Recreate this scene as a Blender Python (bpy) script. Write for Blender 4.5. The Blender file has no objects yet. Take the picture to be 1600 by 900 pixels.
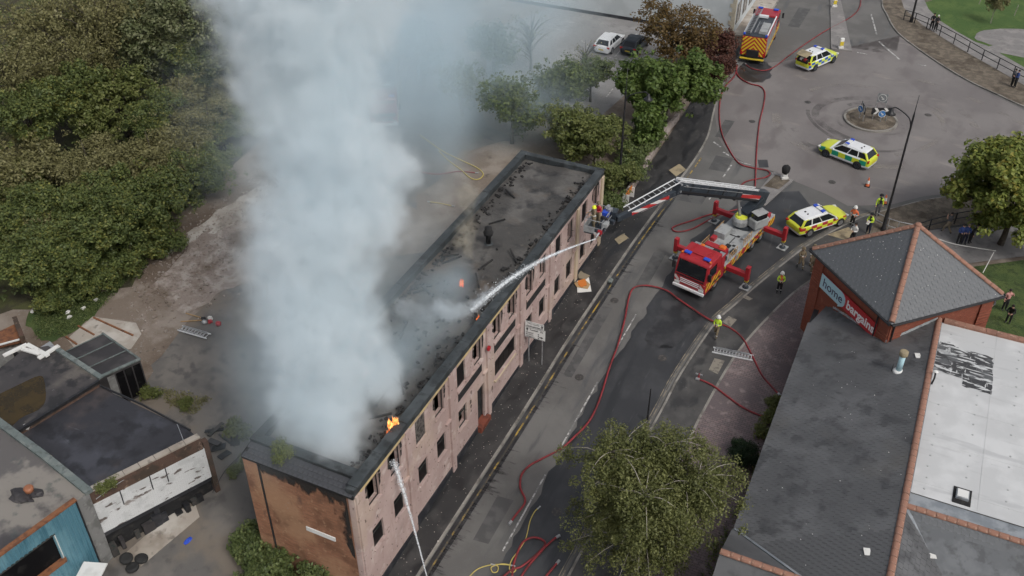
import bpy, bmesh, math, random
from mathutils import Vector, Matrix, noise as mnoise
rnd = random.Random(7)
R = math.radians
sc = bpy.context.scene
col = sc.collection
# ------------------------------------------------------------ camera, sky, sun, exposure
# world frame: x = 0 is the street front of the burning building, y runs along the street, metres
CAM = Vector((20.13, -58.69, 42.0)); FPX = 1540.0; PITCH = R(36.8); YAW = R(25)
cd = bpy.data.cameras.new('camera'); cam = bpy.data.objects.new('camera', cd); col.objects.link(cam)
cam.location = CAM; cam.rotation_euler = (R(90) - PITCH, 0, YAW)
cd.sensor_width = 36; cd.lens = FPX / 1600 * 36; cd.clip_end = 2000; sc.camera = cam
SUN_EL, SUN_AZ = R(50), R(118)          # high soft sun behind cloud, over the right hand side of the street
w = bpy.data.worlds.new('World'); sc.world = w; w.use_nodes = True
nt = w.node_tree; nt.nodes.clear()
sky = nt.nodes.new('ShaderNodeTexSky'); sky.sky_type = 'NISHITA'; sky.sun_disc = False
sky.sun_elevation = SUN_EL; sky.sun_rotation = SUN_AZ; sky.air_density = 1.0; sky.dust_density = 4.0; sky.ozone_density = 1.0
hs = nt.nodes.new('ShaderNodeHueSaturation'); hs.inputs['Saturation'].default_value = 0.35
bgn = nt.nodes.new('ShaderNodeBackground'); bgn.inputs['Strength'].default_value = 0.12
wo = nt.nodes.new('ShaderNodeOutputWorld')
nt.links.new(sky.outputs[0], hs.inputs['Color']); nt.links.new(hs.outputs[0], bgn.inputs[0]); nt.links.new(bgn.outputs[0], wo.inputs[0])
sl = bpy.data.lights.new('sun', 'SUN'); sl.energy = 1.1; sl.angle = R(14); sl.color = (1.0, 0.965, 0.91)
so = bpy.data.objects.new('sun', sl); col.objects.link(so); so.location = (40, -40, 80)
sd = Vector((math.sin(SUN_AZ) * math.cos(SUN_EL), math.cos(SUN_AZ) * math.cos(SUN_EL), math.sin(SUN_EL)))
so.rotation_euler = sd.to_track_quat('Z', 'Y').to_euler()
sc.view_settings.view_transform = 'Standard'; sc.view_settings.look = 'None'
sc.view_settings.exposure = 0.14; sc.view_settings.gamma = 1.0; sc.view_settings.use_curve_mapping = False
cy = sc.cycles
cy.use_denoising = True; cy.max_bounces = 7; cy.diffuse_bounces = 2; cy.glossy_bounces = 2; cy.transmission_bounces = 3
cy.transparent_max_bounces = 8; cy.volume_bounces = 6; cy.volume_step_rate = 2.4; cy.volume_max_steps = 128
cy.use_adaptive_sampling = True; cy.adaptive_threshold = 0.035

# ------------------------------------------------------------ the lie of the land
def T(y):                                # the street falls towards the near end
    if y >= 0: return 1.2 * (1 - math.exp(-y * .055 / 1.2))
    if y > -45: return .055 * y - .0006 * y * y
    return -3.69 + (y + 45) * .109
_c, _s = math.cos(PITCH), math.sin(PITCH); _cy, _sy = math.cos(YAW), math.sin(YAW)
def ray(px, py):                         # surveying helper: the sight line of a photo pixel
    u, v = px - 800, py - 450
    a, b = u, FPX * _c - v * _s
    return Vector((a * _cy - b * _sy, a * _sy + b * _cy, -(v * _c + FPX * _s)))
def at(px, py, dz=0.0):                  # ... where it meets the ground (plus dz)
    d = ray(px, py); z = 0.0
    for _ in range(60):
        t = (CAM.z - z) / -d.z
        z = .5 * z + .5 * (T(CAM.y + d.y * t) + dz)
    return Vector((CAM.x + d.x * t, CAM.y + d.y * t, z))
def atz(px, py, z):                      # ... where it meets a level
    d = ray(px, py); t = (CAM.z - z) / -d.z
    return Vector((CAM.x + d.x * t, CAM.y + d.y * t, z))
def atx(px, py, x):                      # ... where it meets a plane parallel to the street front
    d = ray(px, py); t = (x - CAM.x) / d.x
    return CAM + d * t
def slope(y): return (T(y + .5) - T(y - .5))

# ------------------------------------------------------------ materials
MATS = {}
def nodes_of(name):
    m = bpy.data.materials.new(name); m.use_nodes = True; MATS[name] = m
    n = m.node_tree; n.nodes.clear()
    o = n.nodes.new('ShaderNodeOutputMaterial'); p = n.nodes.new('ShaderNodeBsdfPrincipled')
    n.links.new(p.outputs[0], o.inputs[0]); return m, n, p, o
def vec(n, space='Object', scale=(1, 1, 1), rot=(0, 0, 0), swz=None):
    tc = n.nodes.new('ShaderNodeTexCoord'); v = tc.outputs[space]
    if swz:
        s = n.nodes.new('ShaderNodeSeparateXYZ'); c = n.nodes.new('ShaderNodeCombineXYZ'); n.links.new(v, s.inputs[0])
        for i, ch in enumerate(swz):
            if ch != '0': n.links.new(s.outputs['xyz'.index(ch)], c.inputs[i])
        v = c.outputs[0]
    mp = n.nodes.new('ShaderNodeMapping'); mp.inputs['Scale'].default_value = scale; mp.inputs['Rotation'].default_value = rot
    n.links.new(v, mp.inputs[0]); return mp.outputs[0]
def noisef(n, v, scale, detail=4, rough=.55, dist=0):
    t = n.nodes.new('ShaderNodeTexNoise'); t.inputs['Scale'].default_value = scale; t.inputs['Detail'].default_value = detail
    t.inputs['Roughness'].default_value = rough; t.inputs['Distortion'].default_value = dist
    n.links.new(v, t.inputs['Vector']); return t.outputs[0]
def ramp(n, f, lo, hi):
    m = n.nodes.new('ShaderNodeMapRange'); m.inputs[1].default_value = lo; m.inputs[2].default_value = hi
    m.interpolation_type = 'SMOOTHSTEP'; n.links.new(f, m.inputs[0]); return m.outputs[0]
def mth(n, op, a, b=None, c=None):
    m = n.nodes.new('ShaderNodeMath'); m.operation = op
    for i, v in enumerate((a, b, c)):
        if v is None: continue
        if isinstance(v, (int, float)): m.inputs[i].default_value = v
        else: n.links.new(v, m.inputs[i])
    return m.outputs[0]
def mixc(n, f, a, b, mode='MIX'):
    m = n.nodes.new('ShaderNodeMix'); m.data_type = 'RGBA'; m.blend_type = mode
    for i, v in ((0, f), (6, a), (7, b)):
        if isinstance(v, (int, float)): m.inputs[i].default_value = v
        elif isinstance(v, tuple): m.inputs[i].default_value = (*v[:3], 1)
        else: n.links.new(v, m.inputs[i])
    return m.outputs[2]
def bumpn(n, p, h, strength, dist):
    b = n.nodes.new('ShaderNodeBump'); b.inputs['Strength'].default_value = strength; b.inputs['Distance'].default_value = dist
    n.links.new(h, b.inputs['Height']); n.links.new(b.outputs[0], p.inputs['Normal'])
def mat(name, base, rough=.8, layers=(), bump=None, metal=0, space='Object', rvar=None, spec=.5, brick=None, pre=None):
    """layers: (colour, scale or (sx,sy,sz), lo, hi[, amount[, detail]]); brick: (width, height, mortar colour, second colour, swizzle)"""
    m, n, p, o = nodes_of(name)
    p.inputs['Roughness'].default_value = rough; p.inputs['Metallic'].default_value = metal; p.inputs['Specular IOR Level'].default_value = spec
    c = None
    if brick:
        bw, bh, mc, c2, swz = brick
        t = n.nodes.new('ShaderNodeTexBrick'); n.links.new(vec(n, swz=swz), t.inputs['Vector'])
        t.inputs['Color1'].default_value = (*base, 1); t.inputs['Color2'].default_value = (*c2, 1); t.inputs['Mortar'].default_value = (*mc, 1)
        t.inputs['Scale'].default_value = 1; t.inputs['Mortar Size'].default_value = bh * .07; t.inputs['Brick Width'].default_value = bw; t.inputs['Row Height'].default_value = bh
        t.inputs['Mortar Smooth'].default_value = .3
        c = t.outputs[0]
        if not bump: bumpn(n, p, mth(n, 'SUBTRACT', 1.0, t.outputs[1]), .5, .01)
    rr = None
    for i, L in enumerate(layers):
        cc, scl, lo, hi = L[:4]; amt = L[4] if len(L) > 4 else 1; det = L[5] if len(L) > 5 else 5
        if isinstance(scl, tuple): f = noisef(n, vec(n, space, scl), 1.0, det)
        else: f = noisef(n, vec(n, space, rot=(.3 * i, .2 * i, .5 * i)), scl, det)
        f = ramp(n, f, lo, hi)
        if amt != 1: f = mth(n, 'MULTIPLY', f, amt)
        c = mixc(n, f, c if c is not None else base, cc)
        if rvar and rvar[0] == i:
            rr = mth(n, 'ADD', mth(n, 'MULTIPLY', f, rvar[1] - rough), rough)
    if c is None: p.inputs['Base Color'].default_value = (*base, 1)
    else: n.links.new(c, p.inputs['Base Color'])
    if rr is not None: n.links.new(rr, p.inputs['Roughness'])
    if bump: bumpn(n, p, noisef(n, vec(n, space), bump[0], 6, .65), bump[1], bump[2] if len(bump) > 2 else .03)
    return m

# ------------------------------------------------------------ mesh building
class MB:
    def __init__(s): s.v = []; s.f = []; s.m = []; s.k = 0
    def add(s, vs, fs):
        o = len(s.v); s.v += [tuple(v) for v in vs]; s.f += [tuple(i + o for i in f) for f in fs]; s.m += [s.k] * len(fs); return s
    def mat(s, k): s.k = k; return s
    def box(s, x0, x1, y0, y1, z0, z1):
        return s.add([(x0, y0, z0), (x1, y0, z0), (x1, y1, z0), (x0, y1, z0), (x0, y0, z1), (x1, y0, z1), (x1, y1, z1), (x0, y1, z1)],
                     [(3, 2, 1, 0), (4, 5, 6, 7), (0, 1, 5, 4), (1, 2, 6, 5), (2, 3, 7, 6), (3, 0, 4, 7)])
    def cbox(s, c, d, rot=None):
        q = [Vector((a * d[0] / 2, b * d[1] / 2, e * d[2] / 2)) for e in (-1, 1) for a, b in ((-1, -1), (1, -1), (1, 1), (-1, 1))]
        if rot is not None: q = [rot @ v for v in q]
        return s.add([Vector(c) + v for v in q], [(3, 2, 1, 0), (4, 5, 6, 7), (0, 1, 5, 4), (1, 2, 6, 5), (2, 3, 7, 6), (3, 0, 4, 7)])
    def bar(s, p, q, w, h, up=(0, 0, 1)):
        p, q = Vector(p), Vector(q); d = (q - p); L = d.length; d.normalize(); u = Vector(up)
        x = d.cross(u)
        if x.length < 1e-4: x = d.cross(Vector((1, 0, 0)))
        x.normalize(); u = x.cross(d)
        return s.cbox((p + q) / 2, (w, L, h), Matrix((x, d, u)).transposed())
    def prism(s, poly, z0, z1, T0=None):
        n = len(poly)
        a = sum(poly[i][0] * poly[(i + 1) % n][1] - poly[(i + 1) % n][0] * poly[i][1] for i in range(n))
        if a < 0: poly = poly[::-1]
        f = T0 or (lambda x, y: 0)
        vs = [(x, y, z0 + f(x, y)) for x, y in poly] + [(x, y, z1 + f(x, y)) for x, y in poly]
        return s.add(vs, [tuple(range(n - 1, -1, -1)), tuple(range(n, 2 * n))] + [(i, (i + 1) % n, n + (i + 1) % n, n + i) for i in range(n)])
    def extr(s, poly, axis, a, b):       # poly in the other two axes, extruded along axis
        n = len(poly)
        mk = {'x': lambda u, v, w: (w, u, v), 'y': lambda u, v, w: (u, w, v), 'z': lambda u, v, w: (u, v, w)}[axis]
        vs = [mk(u, v, a) for u, v in poly] + [mk(u, v, b) for u, v in poly]
        return s.add(vs, [tuple(range(n - 1, -1, -1)), tuple(range(n, 2 * n))] + [(i, (i + 1) % n, n + (i + 1) % n, n + i) for i in range(n)])
    def cyl(s, p, q, r0, r1=None, n=10, caps=True):
        r1 = r0 if r1 is None else r1
        p, q = Vector(p), Vector(q); d = (q - p).normalized(); x = d.orthogonal().normalized(); y = d.cross(x)
        vs = []
        for c, r in ((p, r0), (q, r1)):
            for i in range(n):
                a = 2 * math.pi * i / n; vs.append(c + x * math.cos(a) * r + y * math.sin(a) * r)
        fs = [(i, (i + 1) % n, n + (i + 1) % n, n + i) for i in range(n)]
        if caps: fs += [tuple(range(n - 1, -1, -1)), tuple(range(n, 2 * n))]
        return s.add(vs, fs)
    def tube(s, pts, r, n=6, caps=True):
        pts = [Vector(p) for p in pts]; rs = r if isinstance(r, (list, tuple)) else [r] * len(pts)
        o = len(s.v); vs = []; x = None
        for i, p in enumerate(pts):
            d = (pts[min(i + 1, len(pts) - 1)] - pts[max(i - 1, 0)])
            if d.length < 1e-9: d = Vector((0, 0, 1))
            d.normalize()
            x = d.orthogonal() if x is None else x - d * x.dot(d)
            if x.length < 1e-6: x = d.orthogonal()
            x.normalize(); y = d.cross(x)
            for k in range(n):
                a = 2 * math.pi * k / n; vs.append(p + x * math.cos(a) * rs[i] + y * math.sin(a) * rs[i])
        fs = [(i * n + k, i * n + (k + 1) % n, (i + 1) * n + (k + 1) % n, (i + 1) * n + k) for i in range(len(pts) - 1) for k in range(n)]
        if caps: fs += [tuple(range(n - 1, -1, -1)), tuple((len(pts) - 1) * n + k for k in range(n))]
        return s.add(vs, fs)
    def lathe(s, prof, c=(0, 0, 0), n=16, axis='z'):
        vs = []
        for r, z in prof:
            for k in range(n):
                a = 2 * math.pi * k / n
                p = (r * math.cos(a), r * math.sin(a), z)
                if axis == 'y': p = (p[0], p[2], p[1])
                if axis == 'x': p = (p[2], p[0], p[1])
                vs.append((c[0] + p[0], c[1] + p[1], c[2] + p[2]))
        m = len(prof)
        fs = [(i * n + k, i * n + (k + 1) % n, (i + 1) * n + (k + 1) % n, (i + 1) * n + k) for i in range(m - 1) for k in range(n)]
        fs += [tuple(range(n - 1, -1, -1)), tuple((m - 1) * n + k for k in range(n))]
        return s.add(vs, fs)
    def blob(s, c, r, n=8, m=6, jit=0.0, seed=0):
        rr = random.Random(seed); r = r if isinstance(r, tuple) else (r, r, r); vs = []
        for i in range(1, m):
            th = math.pi * i / m
            for k in range(n):
                a = 2 * math.pi * k / n; j = 1 + rr.uniform(-jit, jit)
                vs.append((c[0] + r[0] * math.sin(th) * math.cos(a) * j, c[1] + r[1] * math.sin(th) * math.sin(a) * j, c[2] + r[2] * math.cos(th) * j))
        vs += [(c[0], c[1], c[2] + r[2]), (c[0], c[1], c[2] - r[2])]; t = (m - 1) * n
        fs = [(i * n + k, (i + 1) * n + k, (i + 1) * n + (k + 1) % n, i * n + (k + 1) % n) for i in range(m - 2) for k in range(n)]
        fs += [(t, k, (k + 1) % n) for k in range(n)] + [((m - 2) * n + (k + 1) % n, (m - 2) * n + k, t + 1) for k in range(n)]
        return s.add(vs, fs)
    def mesh(s, name, mats, smooth=False):
        me = bpy.data.meshes.new(name); me.from_pydata(s.v, [], s.f)
        for m in (mats if isinstance(mats, (list, tuple)) else [mats]): me.materials.append(MATS[m] if isinstance(m, str) else m)
        if isinstance(mats, (list, tuple)) and len(mats) > 1: me.polygons.foreach_set('material_index', s.m)
        if smooth: me.polygons.foreach_set('use_smooth', [True] * len(me.polygons))
        me.update(); return me
    def build(s, name, mats, parent=None, smooth=False, bevel=0, **kw):
        return link(name, s.mesh(name, mats, smooth), parent, bevel=bevel, **kw)
def link(name, data, parent=None, loc=None, rot=None, bevel=0, label=None, cat=None, group=None, kind=None):
    o = bpy.data.objects.new(name, data); col.objects.link(o)
    if parent is not None: o.parent = parent
    if loc is not None: o.location = loc
    if rot is not None: o.rotation_euler = rot
    if bevel:
        b = o.modifiers.new('edge', 'BEVEL'); b.width = bevel; b.segments = 2; b.limit_method = 'ANGLE'
    tag(o, label, cat, group, kind); return o
def tag(o, label=None, cat=None, group=None, kind=None):
    for k, v in (('label', label), ('category', cat), ('group', group), ('kind', kind)):
        if v: o[k] = v
    return o
def thing(name, label, cat, loc=(0, 0, 0), rz=0.0, group=None, pitch=0.0, roll=0.0):
    o = link(name, None, None, loc, None, 0, label, cat, group); o.empty_display_size = .3
    o.rotation_euler = (pitch, roll, rz); return o
def on_ground(o, x, y, rz, dz=0.0):      # stand a thing on the falling street, facing rz
    k = slope(y); nrm = Vector((0, -k, 1)).normalized()
    f = Vector((math.cos(rz), math.sin(rz), 0)); f = (f - nrm * f.dot(nrm)).normalized(); s = nrm.cross(f)
    m = Matrix((f, s, nrm)).transposed()
    o.location = (x, y, T(y) + dz); o.rotation_euler = m.to_euler(); return o
def dup(src, loc=None, rot=None, label=None, group=None, parent=None):
    c = src.copy(); col.objects.link(c)
    if parent is not None: c.parent = parent
    if loc is not None: c.location = loc
    if rot is not None: c.rotation_euler = rot
    if label: c['label'] = label
    if group: c['group'] = group
    for ch in list(src.children): dup(ch, parent=c)
    return c
def inside(poly, x, y):
    r = False; n = len(poly)
    for i in range(n):
        (x0, y0), (x1, y1) = poly[i], poly[(i + 1) % n]
        if (y0 > y) != (y1 > y) and x < (x1 - x0) * (y - y0) / (y1 - y0) + x0: r = not r
    return r
def smoothline(pts, k=6):                # Catmull-Rom through points
    pts = [Vector(p) for p in pts]; out = []
    for i in range(len(pts) - 1):
        a, b, c, d = pts[max(i - 1, 0)], pts[i], pts[i + 1], pts[min(i + 2, len(pts) - 1)]
        for j in range(k):
            t = j / k
            out.append(.5 * (2 * b + (c - a) * t + (2 * a - 5 * b + 4 * c - d) * t * t + (3 * b - a - 3 * c + d) * t ** 3))
    return out + [pts[-1]]
def sheet(name, poly, dz, m, depth=0.0, parent=None, kind='structure', label=None, step=1.5):
    """a flat piece of ground that follows the falling street; depth gives it a visible edge"""
    n = len(poly)
    if sum(poly[i][0] * poly[(i + 1) % n][1] - poly[(i + 1) % n][0] * poly[i][1] for i in range(n)) < 0: poly = poly[::-1]
    bm = bmesh.new(); vs = [bm.verts.new((p[0], p[1], 0)) for p in poly]; f = bm.faces.new(vs)
    if depth:
        r = bmesh.ops.extrude_face_region(bm, geom=[f]); vv = [v for v in r['geom'] if isinstance(v, bmesh.types.BMVert)]
        for v in vs: v.co.z = -depth
    bmesh.ops.triangulate(bm, faces=bm.faces[:])
    ys = [p[1] for p in poly]; y = min(ys) + step * .37
    while y < max(ys):
        bmesh.ops.bisect_plane(bm, geom=bm.verts[:] + bm.edges[:] + bm.faces[:], plane_co=(0, y, 0), plane_no=(0, 1, 0)); y += step
    for v in bm.verts: v.co.z += T(v.co.y) + dz
    me = bpy.data.meshes.new(name); bm.to_mesh(me); bm.free(); me.materials.append(MATS[m])
    return link(name, me, parent, kind=None if parent else kind, label=label)
def band(name, line, w0, w1, dz, h, m, parent=None, kind='structure', label=None, k=1):
    """a strip along a ground line from offset w0 to w1 (left positive), h high, following the street"""
    pts = smoothline([(p[0], p[1], 0) for p in line], k) if k > 1 else [Vector((p[0], p[1], 0)) for p in line]
    # resample
    out = [pts[0]]
    for a, b in zip(pts, pts[1:]):
        q = max(1, int((b - a).length / 1.5))
        out += [a.lerp(b, (i + 1) / q) for i in range(q)]
    pts = out; b = MB(); vs = []; n = len(pts)
    for i, p in enumerate(pts):
        d = (pts[min(i + 1, n - 1)] - pts[max(i - 1, 0)]).normalized(); s = Vector((-d.y, d.x, 0))
        for off in (w0, w1):
            q = p + s * off; z = T(q.y) + dz
            vs += [(q.x, q.y, z), (q.x, q.y, z + h)]
    fs = []
    for i in range(n - 1):
        a, c = 4 * i, 4 * i + 4
        fs += [(a + 1, a + 3, c + 3, c + 1), (a, a + 1, c + 1, c), (a + 3, a + 2, c + 2, c + 3)]
    fs += [(0, 2, 3, 1), (4 * n - 4, 4 * n - 3, 4 * n - 1, 4 * n - 2)]
    b.add(vs, fs); return b.build(name, m, parent, kind=None if parent else kind, label=label)
# ============================================================ ground
def XY(*pp): return [tuple(at(*p)[:2]) for p in pp]
mat('earth', (.18, .142, .112), .95, [((.265, .225, .19), .35, .45, .62), ((.115, .08, .055), .12, .5, .66, .8), ((.27, .245, .22), 3.2, .60, .72, .7, 8), ((.06, .05, .042), 1.3, .62, .74, .7), ((.33, .31, .29), 9.0, .66, .74, .8, 3)], bump=(4, .7, .08))
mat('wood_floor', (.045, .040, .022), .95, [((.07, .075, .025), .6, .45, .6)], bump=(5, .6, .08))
mat('asphalt', (.112, .108, .103), .85, [((.15, .145, .138), .22, .42, .64), ((.075, .076, .078), (.9, .12, 1), .56, .68, .85), ((.2, .195, .187), 14, .62, .75, .35, 2)], bump=(60, .25, .01), rvar=(1, .5))
mat('fresh_asphalt', (.036, .037, .040), .5, [((.062, .063, .066), .3, .45, .65, .8), ((.028, .029, .031), (1.2, .10, 1), .5, .66, .85), ((.11, .11, .112), (3, .35, 1), .62, .76, .5)], bump=(60, .2, .01), rvar=(1, .28))
mat('wet_asphalt', (.03, .03, .032), .32, [((.055, .055, .057), .8, .45, .65)], bump=(50, .15, .01), rvar=(0, .55))
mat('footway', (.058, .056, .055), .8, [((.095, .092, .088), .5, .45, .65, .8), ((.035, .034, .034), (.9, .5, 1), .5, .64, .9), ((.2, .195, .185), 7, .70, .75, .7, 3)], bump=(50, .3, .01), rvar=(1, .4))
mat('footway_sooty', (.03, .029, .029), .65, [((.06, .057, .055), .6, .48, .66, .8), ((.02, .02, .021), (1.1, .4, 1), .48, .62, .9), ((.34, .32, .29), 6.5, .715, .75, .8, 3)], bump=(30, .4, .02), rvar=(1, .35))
mat('kerbstone', (.26, .245, .22), .85, [((.14, .13, .115), .8, .45, .62), ((.33, .31, .28), 3, .55, .7, .6)], bump=(20, .3, .01))
mat('yellow_paint', (.40, .27, .05), .8, [((.09, .08, .065), 2.6, .44, .54, .95), ((.05, .05, .048), .5, .42, .56, .95)])
mat('faded_line', (.24, .205, .15), .85, [((.1, .095, .085), 1.5, .42, .56, .95)])
mat('white_paint', (.50, .49, .47), .75, [((.12, .12, .118), 3.2, .45, .58, .9), ((.2, .2, .19), 12, .5, .65, .6)])
mat('roundabout_setts', (.163, .148, .144), .8, [((.2, .184, .177), .18, .42, .62), ((.135, .118, .115), (.5, .25, 1), .52, .66, .75), ((.28, .25, .225), (.22, .6, 1), .60, .74, .55), ((.11, .10, .098), 9, .6, .72, .35, 2)], bump=(35, .35, .015), rvar=(1, .6))
mat('block_paving', (.20, .15, .148), .8, [((.12, .097, .10), .3, .44, .62, .8), ((.26, .21, .2), 1.7, .55, .7, .7), ((.07, .055, .055), .15, .56, .7, .6)], brick=(.32, .16, (.055, .045, .045), (.145, .118, .12), 'xy0'))
mat('grass', (.045, .075, .018), .95, [((.07, .10, .025), .7, .42, .6), ((.028, .045, .012), 2.2, .5, .66, .8), ((.09, .095, .04), .25, .55, .7, .6)], bump=(9, .9, .1))
mat('lawn', (.055, .105, .022), .95, [((.08, .13, .03), .5, .42, .6), ((.04, .085, .016), 2.5, .52, .66, .7)], bump=(12, .8, .06))
mat('leaf_litter', (.12, .098, .075), .95, [((.175, .145, .11), 1.8, .46, .6), ((.065, .05, .035), .8, .5, .64, .8), ((.24, .2, .13), 11, .62, .7, .8, 3)], bump=(12, .9, .06))
mat('concrete', (.36, .32, .275), .85, [((.48, .445, .40), .5, .45, .62), ((.15, .13, .11), 1.3, .54, .68, .8), ((.2, .165, .13), .25, .5, .65, .7)], bump=(14, .3, .02))
mat('path_tarmac', (.2, .19, .185), .9, [((.26, .245, .235), .8, .45, .65), ((.13, .12, .115), 2.5, .55, .68, .6)], bump=(40, .25, .01))
mat('tactile', (.33, .27, .17), .85, [((.2, .165, .11), 1.6, .48, .64, .8)], bump=(30, .4, .015))
mat('cover_metal', (.24, .215, .175), .7, [((.12, .11, .095), 4, .5, .64, .8)], bump=(30, .4, .01))
mat('carpark', (.22, .215, .212), .85, [((.27, .265, .26), .3, .45, .62), ((.155, .15, .15), 1.3, .55, .7, .6)], bump=(50, .2, .01))

sheet('ground', [(-300, -130), (300, -130), (300, 300), (-300, 300)], 0, 'earth', step=2.0)
KL = [(1.2, -60), (1.35, -40), (1.55, -31), (1.93, -18), (2.0, -11.5), (2.19, -5), (2.45, 2), (3.0, 10.8), (3.2, 15), (3.05, 19), (2.2, 24), (1.55, 29), (1.4, 34), (1.5, 50), (1.5, 64), (1.5, 150)]
KR = [(8.5, -60), (8.6, -40), (8.85, -28), (9.26, -21), (9.65, -14.7), (9.8, -10.8), (10.45, -5.4), (11.2, -2.9), (12.05, -.3), (13.45, 3.6), (14.6, 6.4), (17.2, 11), (19.4, 13.5), (21.7, 15.9), (24.1, 17.6), (28.7, 20.4), (36, 24), (60, 33), (140, 60)]
KT = [(10.5, 150), (10.9, 72), (12, 58), (13.2, 53.5), (14.8, 49.2), (17.4, 45.5), (20.5, 41.9), (23.1, 39.4), (25.65, 37.6), (28, 36), (36, 31.8), (42, 34), (60, 42), (140, 70)]
def curve(l, k=4): return [(p.x, p.y) for p in smoothline([(a, b, 0) for a, b in l], k)]
kl, kr, kt = curve(KL), curve(KR), curve(KT)
road = sheet('road', kl[::-1] + kr + kt[::-1], .006, 'asphalt')
# fresh dark strip in the near side lane, ragged along its seam
seam = []
yy = -60.0
while yy < 4:
    cx = 5.25 + .012 * (yy + 25) + (.05 * (yy + 12) if yy > -12 else 0); cx = min(cx, 6.3)
    seam.append((cx + rnd.uniform(-.16, .16), yy)); yy += .55
ins = [(x - .35, y) for x, y in kr if y < 9]
sheet('fresh_asphalt_lane', seam + [(7.2, 6), (8.2, 9.5), (9.2, 11.5), (12.2, 13.2)] + ins[::-1], .013, 'fresh_asphalt', parent=road)
# setted roundabout surface
rb = XY((1113, 150), (1130, 112), (1150, 104), (1230, 95), (1296, 80), (1335, 82), (1400, 86)) + [(15.3, 48.4), (17.7, 45.0), (20.7, 41.4), (23.3, 39), (25.8, 37.1), (28, 35.5), (35.9, 31.3), (60, 41), (60, 33.6), (36, 24.6), (28.5, 21), (24, 18.2), (21.5, 16.5), (19.2, 14.1)] + XY((1325, 322), (1290, 303), (1243, 284), (1210, 268), (1170, 258), (1138, 240), (1122, 215))
sheet('roundabout_paving', rb, .013, 'roundabout_setts', parent=road)
# darker wet ground where water ran off under the aerial truck and along the gutter
wr = random.Random(3)
def splash(cx, cy, rx, ry, n=26, rot=0.0, j=.28):
    o = []
    for i in range(n):
        a = 2 * math.pi * i / n; r = 1 + wr.uniform(-j, j)
        u, v = rx * r * math.cos(a), ry * r * math.sin(a)
        o.append((cx + u * math.cos(rot) - v * math.sin(rot), cy + u * math.sin(rot) + v * math.cos(rot)))
    return o
sheet('wet_patch', splash(8.0, -5.2, 1.5, 3.6, rot=-.1), .02, 'wet_asphalt', parent=road)
sheet('wet_patch', splash(3.5, 33.2, 1.5, 2.4), .02, 'wet_asphalt', parent=road)
def runoff():                            # run-off stains across the lane, thinning away from the gutter
    m = mat('runoff', (.03, .03, .031), .4); n = m.node_tree; pn = [x for x in n.nodes if x.type == 'BSDF_PRINCIPLED'][0]
    f = noisef(n, vec(n, 'Object', (.7, 3.6, 1)), 1.0, 6, .7); sx = n.nodes.new('ShaderNodeSeparateXYZ'); tc = n.nodes.new('ShaderNodeTexCoord'); n.links.new(tc.outputs['Object'], sx.inputs[0])
    g = noisef(n, vec(n, 'Object', (.1, .22, 1)), 1.0, 2); v = mth(n, 'ADD', mth(n, 'SUBTRACT', f, mth(n, 'MULTIPLY', mth(n, 'SUBTRACT', sx.outputs[0], 2.2), .15)), mth(n, 'MULTIPLY', mth(n, 'SUBTRACT', g, .5), .5))
    n.links.new(mth(n, 'MULTIPLY', ramp(n, v, .42, .58), .55), pn.inputs['Alpha'])
runoff()
sheet('run_off_stain', [(x + .4, y) for x, y in kl if -60 < y < 20] + [(x + 2.6, y) for x, y in kl if -60 < y < 20][::-1], .021, 'runoff', parent=road)
band('gutter', KL[1:8], -.62, -.05, .012, .006, 'wet_asphalt', parent=road, k=4)
# yellow lines, kerbs
yl = [(p[0] + .28, p[1]) for p in KL[:9]]
for off in (.06,):
    band('yellow_line', [(x + off, y) for x, y in yl], -.05, .05, .02, .004, 'yellow_paint', parent=road, k=4)
ylr = [(p[0] - .3, p[1]) for p in KR[:13]]
for off in (.05, -.12):
    band('yellow_line', [(x + off, y) for x, y in ylr], -.03, .03, .02, .004, 'faded_line', parent=road, k=4)
band('kerb', KL, 0, .14, -.1, .225, 'kerbstone', k=4)
band('kerb', KR, -.14, 0, -.1, .225, 'kerbstone', k=4)
band('kerb', KT, 0, .14, -.1, .225, 'kerbstone', k=4)
# white marks
def dash(x0, y0, x1, y1, wd=.11): return band('white_line', [(x0, y0), (x1, y1)], -wd / 2, wd / 2, .022, .004, 'white_paint', parent=road)
for y0, y1 in ((-36, -30.5), (-27.5, -21.8), (-19.4, -13.6), (-10.5, -6.5)):
    dash(5.05 + .012 * (y0 + 25), y0, 5.05 + .012 * (y1 + 25), y1, .09)
for p, q in (((1115, 222), (1126, 230)), ((1130, 238), (1150, 250)), ((1153, 252), (1175, 259)), ((1205, 270), (1212, 273)), ((1339, 82), (1355, 85)), ((1433, 101), (1447, 103)), ((1373, 65), (1405, 93)), ((1361, 22), (1370, 55))):
    a, b = at(*p), at(*q); dash(a.x, a.y, b.x, b.y, .16)
for p, q in (((1143, 258), (1130, 277)), ((1120, 292), (1108, 312))):
    a, b = at(*p), at(*q); dash(a.x, a.y, b.x, b.y, .12)
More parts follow.
